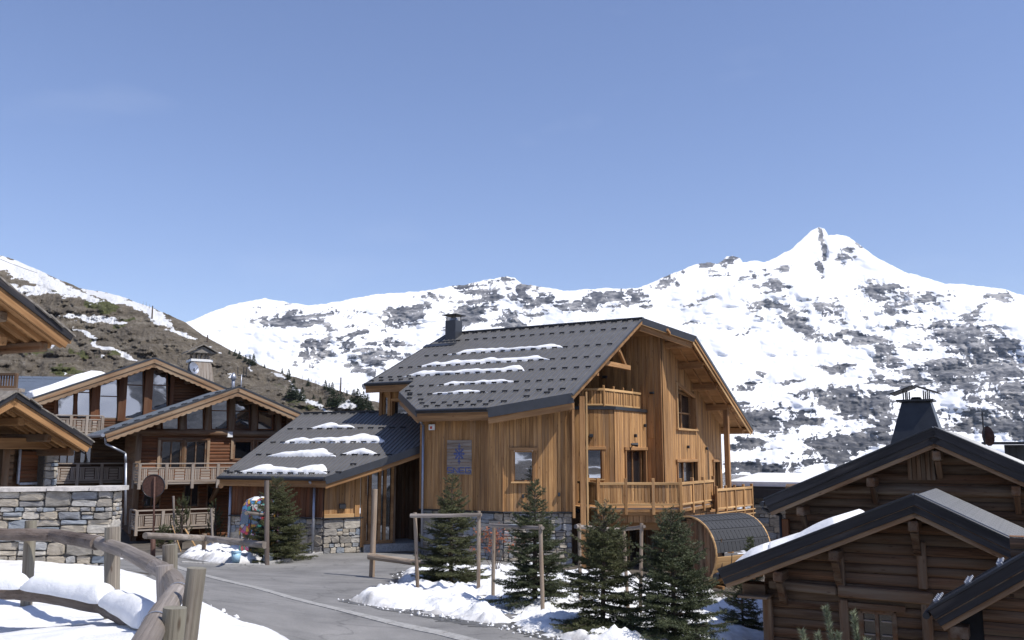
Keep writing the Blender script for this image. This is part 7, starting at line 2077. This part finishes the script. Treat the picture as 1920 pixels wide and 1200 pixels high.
def pine(label, base, H, Rr, seed, mat='pine2', shoots=60, nl=.075, name='pine_tree', nw=.012):
    rg = np.random.default_rng(seed); root = thing(name, label, 'tree', base)
    b = np.array(base); st = MB(); segs = []
    st.tube([V(b + [0, 0, -.3]), V(b + [.02, 0, H * .5]), V(b + [0, .02, H * .92])], [.03 * H, .02 * H, .008], 7)
    for k in range(shoots):
        f = rg.uniform(.12, .98); az = rg.random() * 6.28; L_ = Rr * (1 - f * .72) * rg.uniform(.5, 1.1)
        p0 = b + [0, 0, f * H * .85]; e = .45 + f * .6
        p1 = p0 + np.array([math.cos(az) * L_ * .8, math.sin(az) * L_ * .8, L_ * e * .5])
        p2 = p1 + np.array([math.cos(az) * .06, math.sin(az) * .06, .16 * rg.uniform(.7, 1.3)])
        st.tube([V(p0), V(p1), V(p2)], [.012, .008, .004], 4, caps=False)
        segs.append(np.concatenate([p0 * .4 + p1 * .6, p1])); segs.append(np.concatenate([p1, p2]))
    segs.append(np.concatenate([b + [0, 0, H * .85], b + [0, 0, H]]))
    st.build('trunk', M['bark'], root, True)
    v = needles(np.array(segs), rg, 330, nl, nw, .75)
    trimesh('crown', v, M[mat], root, base)['kind'] = 'stuff'
for lab, bx, by, ty, hw, sd in (('young mountain pine with tall leader before the lower left balcony', 338, 1030, 925, 30, 31), ('second young mountain pine, nearer the annex corner', 400, 1030, 936, 28, 32),
                            ('low mountain pine at the foot of the old round sign', 305, 1034, 984, 24, 33)):
    g = ghit(bx, by); t = atY(bx, ty, g.y); pine(lab, g, t.z - g.z, hw / FPX * g.y, sd, shoots=70)
# rust-leaved shrub behind the frames
def shrub():
    g = ghit(928, 1085); g = V((g.x, g.y + 1.0, gzf(g.x, g.y + 1))); rg = np.random.default_rng(9); root = thing('beech_shrub', 'thin shrub holding rust orange dead leaves between the first two firs', 'shrub', g)
    st = MB(); vs = []
    for k in range(16):
        a = rg.normal(0, .26, 2); h = rg.uniform(.9, 1.9); p = [V(g), V(g) + V((a[0] * .5, a[1] * .5, h * .5)), V(g) + V((a[0] * 1.6, a[1] * 1.4, h))]
        st.tube(p, [.01, .007, .003], 4, caps=False)
        for j in range(26):
            t = rg.uniform(.45, 1); c = np.array(p[1].lerp(p[2], t)) + rg.normal(0, .05, 3); q = rg.normal(0, .03, (3, 3)); vs += [c + q[0], c + q[1], c + q[2]]
    st.build('stems', M['bark'], root)
    M['rustleaf'] = plain('rust_leaves', (.26, .08, .03), .7, 0, 9, .4, 0)
    trimesh('leaves', np.array(vs), M['rustleaf'], root, g)['kind'] = 'stuff'
shrub()
# foreground pine sapling, bottom right
def sapling():
    Y = 8.0; b = atY(1560, 1290, Y); gzv = gzf(b.x, b.y); base = V((b.x, b.y, gzv))
    root = thing('pine_sapling', 'pale green pine sapling with upright bristly shoots at the bottom edge', 'pine', base)
    st = MB(); segs = []; rg = np.random.default_rng(4)
    st.tube([base - Z * .2, b], [.03, .02], 7)
    for (x0, y0, x1, y1) in ((1548, 1139, 1564, 1225), (1600, 1150, 1612, 1230), (1503, 1183, 1520, 1240), (1532, 1190, 1545, 1240), (1572, 1188, 1570, 1240), (1588, 1215, 1580, 1240), (1625, 1200, 1610, 1245)):
        t = atY(x0, y0, Y + rg.uniform(-.1, .1)); m_ = atY(x1, y1, Y)
        st.tube([b, m_, t], [.012, .01, .004], 5); segs.append(np.concatenate([np.array(m_), np.array(t)])); segs.append(np.concatenate([np.array(b), np.array(m_)]))
    st.build('stems', M['bark'], root)
    trimesh('needles', needles(np.array(segs), rg, 1500, .055, .006, .85, .2), M['pine'], root, b)['kind'] = 'stuff'
sapling()

# far trees on the hillside ridge
def hillpt(px, py):
    tx, te = to_tt(px, py); d = float(hillD(np.array([tx]), np.array([te]))[0])
    return V((tx * d, d, CZ + te * d))
def far_conifer(seed):
    rg = np.random.default_rng(seed); vs = []; H = 1.0
    n = 620
    for k in range(n):
        f = rg.random() ** 1.1; r = .26 * (1 - f) ** .75 * rg.uniform(.35, 1.1) + .01; a = rg.random() * 6.28
        c = np.array([math.cos(a) * r, math.sin(a) * r, .05 + f * .93 - r * .2]); s = .055 * (1 - f * .6)
        q = rg.normal(0, s, (3, 3)); q[:, 2] *= .7; vs += [c + q[0], c + q[1], c + q[2]]
    return np.array(vs)
def far_larch(seed):
    rg = np.random.default_rng(seed); vs = []
    def stick(a, b, w):
        a = np.array(a); b = np.array(b); s = np.array([w, 0, 0]); return [a - s, a + s, b]
    vs += stick((0, 0, -.05), (0, 0, 1), .014)
    for k in range(80):
        f = rg.uniform(.15, .97); a = rg.random() * 6.28; r = .22 * (1 - f * .85) * rg.uniform(.5, 1.1)
        vs += stick((0, 0, f), (math.cos(a) * r, math.sin(a) * r, f + r * .55), .008)
        vs += stick((math.cos(a) * r * .5, math.sin(a) * r * .5, f + r * .27), (math.cos(a + .4) * r * .9, math.sin(a + .4) * r * .9, f + r * .7), .006)
    return np.array(vs)
protoC = [far_conifer(k) for k in range(3)]; protoL = [far_larch(10 + k) for k in range(3)]
def raw_tri(name, v, mat):
    n = len(v) // 3; me = bpy.data.meshes.new(name)
    me.vertices.add(len(v)); me.vertices.foreach_set('co', v.astype(np.float32).ravel()); me.loops.add(n * 3); me.loops.foreach_set('vertex_index', np.arange(n * 3, dtype=np.int32))
    me.polygons.add(n); me.polygons.foreach_set('loop_start', np.arange(0, n * 3, 3, dtype=np.int32)); me.polygons.foreach_set('loop_total', np.full(n, 3, np.int32)); me.materials.append(mat); me.update(calc_edges=True); return me
mC = [raw_tri('conifer', v, M['hilltree']) for v in protoC]; mL = [raw_tri('larch', v, M['larch_bare']) for v in protoL]
CON = [(430, 664, 8, 1), (441, 667, 12, 1), (449, 672, 13, 1.1), (460, 677, 11, 1), (468, 681, 15, 1), (475, 684, 20, .9), (529, 700, 10, .8), (541, 711, 19, .9), (551, 717, 9, 1), (547, 745, 27, 1.5), (556, 748, 20, 1.3), (566, 754, 26, 1), (578, 724, 14, 1), (600, 756, 11, 1.2), (610, 729, 16, 1), (617, 733, 14, 1),
       (623, 738, 20, 1), (624, 760, 26, 1.3), (632, 762, 28, 1.1), (640, 760, 24, 1.2), (616, 762, 18, 1.2), (657, 768, 9, 1.5), (663, 760, 28, 1.2), (671, 761, 30, 1.2), (681, 766, 30, 1), (689, 765, 24, 1), (695, 770, 16, 1.3), (676, 768, 18, 1.4), (650, 742, 10, 1), (715, 765, 10, 1), (588, 748, 8, 1.2), (496, 690, 7, 1)]
LAR = [(456, 676, 12), (463, 680, 13), (481, 688, 10), (490, 690, 8), (561, 716, 17), (567, 720, 18), (573, 722, 18), (583, 730, 20), (590, 738, 24), (597, 740, 24), (604, 742, 22), (611, 742, 20), (592, 728, 16), (580, 738, 16), (630, 744, 16), (645, 748, 22), (650, 752, 20), (637, 738, 15), (268, 574, 9), (274, 576, 10), (280, 579, 9), (262, 571, 7), (652, 757, 14)]
for lst, ms, nm, lab, grp in ((CON, mC, 'conifer', 'small dark green conifer on the lower grassy ridge', 'conifers along the ridge'), (LAR, mL, 'bare_larch', 'small leafless grey brown larch on the grassy ridge', 'bare larches along the ridge')):
    for k, t in enumerate(lst):
        p = hillpt(t[0], t[1]); h = t[2] / FPX * p.y * 1.15; wd_ = (t[3] if len(t) > 3 else 1) * 1.0
        rot = k * 1.3
        mw = Matrix.Translation(p - Z * h * .05) @ Matrix.Rotation(rot, 4, 'Z') @ Matrix.Diagonal((h * wd_ * 1.1, h * wd_ * 1.1, h, 1))
        x = t[0]
        if nm == 'conifer':
            if x < 500: cl, gr = 'small dark conifer in the cluster high on the ridge above the front gable', 'conifers high on the ridge'
            elif x < 560 and t[2] < 20: cl, gr = 'small dark conifer standing alone on the middle of the ridge line', 'lone conifers on the ridge line'
            elif x < 570: cl, gr = 'dark bushy conifer on the open grass below the ridge', 'bushy conifers below the ridge'
            elif x < 645: cl, gr = 'dark conifer in the clump among bare larches left of the thin pole', 'conifers left of the thin pole'
            else: cl, gr = 'dark conifer in the clump just left of the main chalet roof', 'conifers beside the main roof'
            if t == (547, 745, 27, 1.5): cl, gr = 'widest dark conifer standing by itself on the open grass below the ridge', 'bushy conifers below the ridge'
            if t == (541, 711, 19, .9): cl = 'tallest pointed conifer standing alone on the snow edge of the ridge'
            if t == (475, 684, 20, .9): cl = 'slender tallest conifer at the right end of the high ridge cluster'
        else:
            if x < 300: cl, gr = 'tiny leafless larch on the snowy crest of the hill at the left', 'bare larches on the hill crest'
            elif x < 500: cl, gr = 'small leafless larch among the high ridge conifers', 'bare larches high on the ridge'
            else: cl, gr = 'grey brown leafless larch in the thicket on the lower ridge', 'bare larches on the lower ridge'
        setp(mk(nm, None, None, None, None, mw, mesh=ms[k % 3]), cl, 'tree', gr)
for px, y0, y1, lab in ((285, 596, 573, 'short wooden lift pole on the hillside crest'), (638, 752, 708, 'thin tall pole among the ridge conifers'), (389, 640, 628, 'tiny pole on the ridge line left of the snow')):
    p = hillpt(px, y0); h = (y0 - y1) / FPX * p.y
    o = MB().tube([p - Z * h * .2, p + Z * h], [.012 * p.y / 12, .008 * p.y / 12], 6).build('pole', M['bark'], None); setp(o, lab, 'pole')
cb = MB(); A_ = atY(-300, 270, 230); B_ = atY(70, 512, 300)
cb.tube([A_.lerp(B_, t) - Z * 5 * math.sin(math.pi * t) for t in [i / 12 for i in range(13)]], .07, 5)
setp(cb.build('cable', M['dark_metal'], None), 'thin dark cable running down to the hill crest at the left edge', 'cable')

# ================================================================== TREE GUARD FRAMES, posts and rails
def polep(px0, py0, px1, py1, Y=None, r=.045, Y1=None):
    """(top px) to (base px). base on the ground unless Y is given"""
    b = ghit(px1, py1) if Y is None else atY(px1, py1, Y)
    return atY(px0, py0, b.y if Y1 is None else Y1), b
def framething(label, posts, bars, r=.045, mat='pole', name='tree_guard'):
    b0 = ghit(posts[0][2], posts[0][3]); root = thing(name, label, 'frame', b0); D = []
    for i, p in enumerate(posts):
        Yv = p[4] if len(p) > 4 else None
        t, b = polep(*p[:4], Y=Yv); D.append(b.y); lowz = min(b.z, gzf(b.x, b.y)) - .15
        dd = (t - b).normalized(); b2 = b + dd * ((lowz - b.z) / dd.z)
        log('post', [b2, t], [r * 1.05, r * .95], M[mat], root, 9, i + int(p[0]), .06)
    for i, (x0, y0, k0, x1, y1, k1) in enumerate(bars):
        Y0 = D[k0] - r * 1.6 if isinstance(k0, int) else k0; Y1_ = D[k1] - r * 1.6 if isinstance(k1, int) else k1
        log('crossbar', [atY(x0, y0, Y0), atY((x0 + x1) / 2, (y0 + y1) / 2 + .8, (Y0 + Y1_) / 2), atY(x1, y1, Y1_)], [r * 1.15, r, r * .9], M['silver_log' if mat == 'pole' else mat], root, 10, i + 3, .05, sub=4)
    return root
framething('pole frame round the leftmost of the central firs', [(778, 961, 781, 1046, 25.0), (898, 958, 897, 1112)], [(770, 967, 0, 903, 965, 1)], .05)
framething('pole frame in front of the spiky fir, second from left', [(926, 982, 924, 1129), (1013, 984, 1018, 1160)], [(919, 985, 0, 1018, 990, 1)], .045)
framething('three legged pole frame round the broad dark fir', [(1086, 982, 1087, 1042, 22.0), (1169, 988, 1178, 1150), (1203, 981, 1202, 1052, 22.5)], [(1079, 987, 0, 1171, 993, 1), (1168, 992, 1, 1208, 987, 2)], .045)
framething('pole frame round the fir beside the painted cabin', [(508, 955, 504, 1046), (555, 950, 555, 1030)], [(462, 962, 30.0, 510, 965, 0), (505, 964, 0, 560, 955, 1)], .055)
bh = ghit(697, 1083)
tp = thing('gate_post', 'tall debarked post with a low rail in front of the entrance', 'post', bh)
log('post', [bh - Z * .2, atY(703, 917, bh.y)], [.085, .085], M['pole'], tp, 12, 3, .04)
log('rail', [atY(692, 1043, bh.y - .12), atY(800, 1058, bh.y - 1.2)], [.10, .085], M['pole'], tp, 12, 4, .05)
bh = ghit(501, 1060)
dp = thing('rail_fence', 'long low rail on short posts with one tall dark post, left of the road', 'fence', bh)
log('post', [bh - Z * .2, atY(500, 901, bh.y)], [.085, .085], M['dark_log'], dp, 12, 5, .03)
b2 = ghit(382, 1043); log('post', [b2 - Z * .2, atY(383, 1001, b2.y)], .085, M['pole'], dp, 10, 6, .05)
b3 = ghit(277, 1046)
log('rail', [atY(272, 1004, b3.y - 1), atY(385, 1009, b2.y - .1), atY(497, 1022, bh.y - .12)], [.11, .11, .12], M['silver_log'], dp, 12, 7, .05)
for lab, x0, y0, x1, y1, r in (('pale birch stake before the lower balcony, beside the pine leader', 325, 930, 329, 1030, .05), ('second pale birch stake, right of the first by the pines', 396, 953, 400, 1034, .05),
                          ('thin bamboo marker leaning left of the slanted board', 323, 985, 341, 1034, .018), ('slanted pale yellow board leaning in the planted bed', 347, 992, 376, 1036, .035), ('short bent marker behind the low rail', 372, 985, 378, 1010, .02)):
    t, b = polep(x0, y0, x1, y1); o = log('stake', [b - Z * .1, t], r, M['larch_pale'] if 'birch' not in lab else M['silver_log'], None, 8, int(x0), .05); setp(o, lab, 'stake')
# round road sign seen from the back
b = ghit(287, 1046); t = atY(290, 894, b.y)
rs_ = thing('round_sign', 'round road sign seen from its dark back on a rusty pole', 'sign', b)
MB().tube([b - Z * .2, t], .035, 8).build('pole', M['rust'], rs_, True)
MB().tube([b - Z * .2, atY(287, 1010, b.y)], .09, 8).build('base', M['rust'], rs_, True)
c = atY(288, 911, b.y + .06); mb = MB(); mb.tube([c + V((0, .01, 0)), c - V((0, .02, 0))], .40, 28); o = mb.build('disc', M['rust'], rs_)
mb = MB()
for i in range(28):
    a_, b_ = 2 * math.pi * i / 28, 2 * math.pi * (i + 1) / 28; mb.beam(c + V((math.cos(a_) * .40, -.01, math.sin(a_) * .40)), c + V((math.cos(b_) * .40, -.01, math.sin(b_) * .40)), .05, .02, up=V((1, 0, 0)) if abs(math.sin(a_)) > .7 else Z)
mb.build('rim', M['dark_metal'], rs_)
# painted cabin
def graffiti():
    m, n, l, b = newmat('graffiti_paint')
    t = n.new('ShaderNodeTexCoord'); nn = noise(n, l, t.outputs['Object'], 2.5, 3); sc = n.new('ShaderNodeVectorMath'); sc.operation = 'MULTIPLY_ADD'; sc.inputs[1].default_value = (.5, .5, .5)
    l.new(nn.outputs['Color'], sc.inputs[0]); l.new(t.outputs['Object'], sc.inputs[2])
    vo = n.new('ShaderNodeTexVoronoi'); vo.inputs['Scale'].default_value = 5.2; l.new(sc.outputs[0], vo.inputs['Vector'])
    sp_ = n.new('ShaderNodeSeparateColor'); l.new(vo.outputs['Color'], sp_.inputs[0])
    r = ramp(n, [(0, (.45, .25, .5)), (.15, (.75, .05, .06)), (.3, (.85, .45, .03)), (.42, (.85, .8, .75)), (.55, (.1, .35, .65)), (.68, (.75, .1, .3)), (.8, (.05, .4, .3)), (.92, (.06, .05, .07))]); r.color_ramp.interpolation = 'CONSTANT'
    for e_ in r.color_ramp.elements: e_.color = (e_.color[0] * .62 + .03, e_.color[1] * .62 + .03, e_.color[2] * .62 + .03, 1)
    l.new(sp_.outputs[0], r.inputs[0])
    ve = n.new('ShaderNodeTexVoronoi'); ve.feature = 'DISTANCE_TO_EDGE'; ve.inputs['Scale'].default_value = 5.2; l.new(sc.outputs[0], ve.inputs['Vector'])
    re_ = ramp(n, [(.03, (.02, .02, .02)), (.05, (1, 1, 1))]); l.new(ve.outputs['Distance'], re_.inputs[0])
    l.new(mixc(n, l, 1.0, r.outputs[0], re_.outputs[0], 'MULTIPLY'), b.inputs['Base Color']); b.inputs['Roughness'].default_value = .35
    return m
M['graffiti'] = graffiti()
cbb = atY(484, 1040, 35.6); cbb = V((cbb.x, cbb.y, gzf(cbb.x, cbb.y)))
cabn = thing('painted_gondola', 'old lift gondola covered in colourful graffiti behind the left fir', 'gondola', cbb)
gx = V((.93, -.36, 0)).normalized(); gy = V((.36, .93, 0)).normalized()
gp_ = lambda a, b_, z: cbb + gx * a + gy * b_ + Z * z
hw = .78; prof = [(.02, .52), (.25, .62), (.9, .66), (1.45, .63), (1.9, .57), (2.12, .44), (2.2, .26)]
mb = MB(); vs = []; nS = 24
for z, r_ in prof:
    for i in range(nS):
        a_ = 2 * math.pi * i / nS; c_, s_ = math.cos(a_), math.sin(a_); e = .45
        vs.append(gp_(math.copysign(abs(c_) ** e, c_) * r_, math.copysign(abs(s_) ** e, s_) * r_ * .85, z))
mb.add(vs, [[k * nS + i, k * nS + (i + 1) % nS, (k + 1) * nS + (i + 1) % nS, (k + 1) * nS + i] for k in range(len(prof) - 1) for i in range(nS)] + [list(range((len(prof) - 1) * nS, len(prof) * nS))])
mb.build('body', M['graffiti'], cabn, True)
for sx in (-1, 1):
    MB().prism([gp_(sx * .26 - .18, -.575, 1.22), gp_(sx * .26 + .18, -.575, 1.22), gp_(sx * .26 + .16, -.50, 1.72), gp_(sx * .26 - .16, -.50, 1.72)], gy * -.02).build('window', M['glass_dark'], cabn)
beam('door_trim', gp_(0, -.57, .15), gp_(0, -.52, 1.9), .05, .04, M['dark_metal'], cabn, up=-gy)
beam('bumper', gp_(-.66, -.58, .12), gp_(.66, -.58, .12), .08, .12, M['dark_metal'], cabn)
beam('hanger_bar', gp_(0, 0, 2.15), gp_(0, 0, 2.3), .08, .08, M['dark_metal'], cabn, up=gx)
roofs = MB().tube([gp_(0, 0, 2.1), gp_(0, 0, 2.22)], [.42, .25], 14).build('roof_snow_cap', M['snow_clean'], None); setp(roofs, 'small snow cap on top of the painted gondola', 'snow')
# bucket, bin
b = atY(443, 1036, 31.8); b.z = gzf(b.x, b.y) + .08; o = thing('blue_bucket', 'pale blue bucket standing in the snow by the painted gondola', 'bucket', b)
M['pblue'] = plain('pale_blue_plastic', (.35, .55, .68), .4, 0, 4, .06, 0)
MB().tube([b, b + Z * .34], [.13, .17], 14).build('body', M['pblue'], o, True); MB().tube([b + Z * .33, b + Z * .36], [.185, .185], 14).build('rim', M['pblue'], o)
b = atY(213, 985, 30); o = thing('waste_bin', 'dark grey cylindrical bin between the stone wall and the left chalet', 'bin', b)
MB().tube([b - Z * .4, b + Z * .5], .24, 16).build('body', M['fascia_metal'], o, True); MB().tube([b + Z * .5, b + Z * .58], [.26, .2], 16).build('lid', M['dark_metal'], o)
# granite marker at the end of the bed
b = ghit(503, 1056); vs, fs = rnd_stone(.3, .4, .3, random.Random(3)); 
setp(mk('marker_stone', vs, fs, M['stone'], None, Matrix.Translation(b - V((.12, 0, .05)))), 'pale boulder at the foot of the tall dark post', 'boulder')
b = ghit(480, 1056)
def lump(c, r, seed, label):
    mb = MB(); n = 14; vs = []; rg = random.Random(seed)
    for k in range(8):
        t = math.pi / 2 * k / 7
        for i in range(n):
            q = r * (1 + .22 * (rg.random() - .5)); vs.append(c + V((math.cos(2 * math.pi * i / n) * math.cos(t) * q * 1.1, math.sin(2 * math.pi * i / n) * math.cos(t) * q, math.sin(t) * q * .95 - .05)))
    o = mk('snow_heap', [v - c for v in vs], [[k * n + i, k * n + (i + 1) % n, (k + 1) * n + (i + 1) % n, (k + 1) * n + i] for k in range(7) for i in range(n)], M['snow'], None, Matrix.Translation(c), True)
    return setp(o, label, 'snow')
lump(ghit(483, 1052), .42, 1, 'rounded snow heap against the tall dark post')
lump(ghit(466, 1056), .28, 2, 'smaller snow heap left of the rounded one by the low rail')

# crumbs of ice and snow along the melting edges
def crumbs(poly, name, n, seed, spread=.35):
    rg = np.random.default_rng(seed); P = [V((p[0], p[1], 0)) for p in poly]; mb = MB()
    cnt = 0
    while cnt < n:
        i = int(rg.integers(len(P))); a, b = P[i], P[(i + 1) % len(P)]
        c = a.lerp(b, rg.random()); x, y = c.x + rg.normal(0, spread), c.y + rg.normal(0, spread)
        s = float(abs(rg.normal(0, .022)) + .010); z = gzf(x, y) + .02 + s * .3; cnt += 1
        vs = [(x + s * rg.uniform(.6, 1.3), y, z), (x - s * rg.uniform(.6, 1.3), y, z), (x, y + s * rg.uniform(.6, 1.3), z), (x, y - s * rg.uniform(.6, 1.3), z), (x, y, z + s * rg.uniform(.5, 1.1)), (x, y, z - s)]
        mb.add(vs, [[0, 2, 4], [2, 1, 4], [1, 3, 4], [3, 0, 4], [2, 0, 5], [1, 2, 5], [3, 1, 5], [0, 3, 5]])
    o = mb.build(name, M['snow'], None); setp(o, 'loose crumbs of snow scattered along the edge of the ' + ('planted island' if seed == 1 else 'foreground bank'), 'snow', kind='stuff')
crumbs([(p.x, p.y) for p in isl], 'snow_crumbs', 480, 1, .13)
crumbs([(-2.35, 11), (-3.05, 13.6), (-3.6, 15.4), (-4.6, 16.3), (-6.2, 18.2), (-4.6, 16.3), (-3.6, 15.4), (-3.05, 13.6)], 'snow_crumbs', 220, 2, .12)
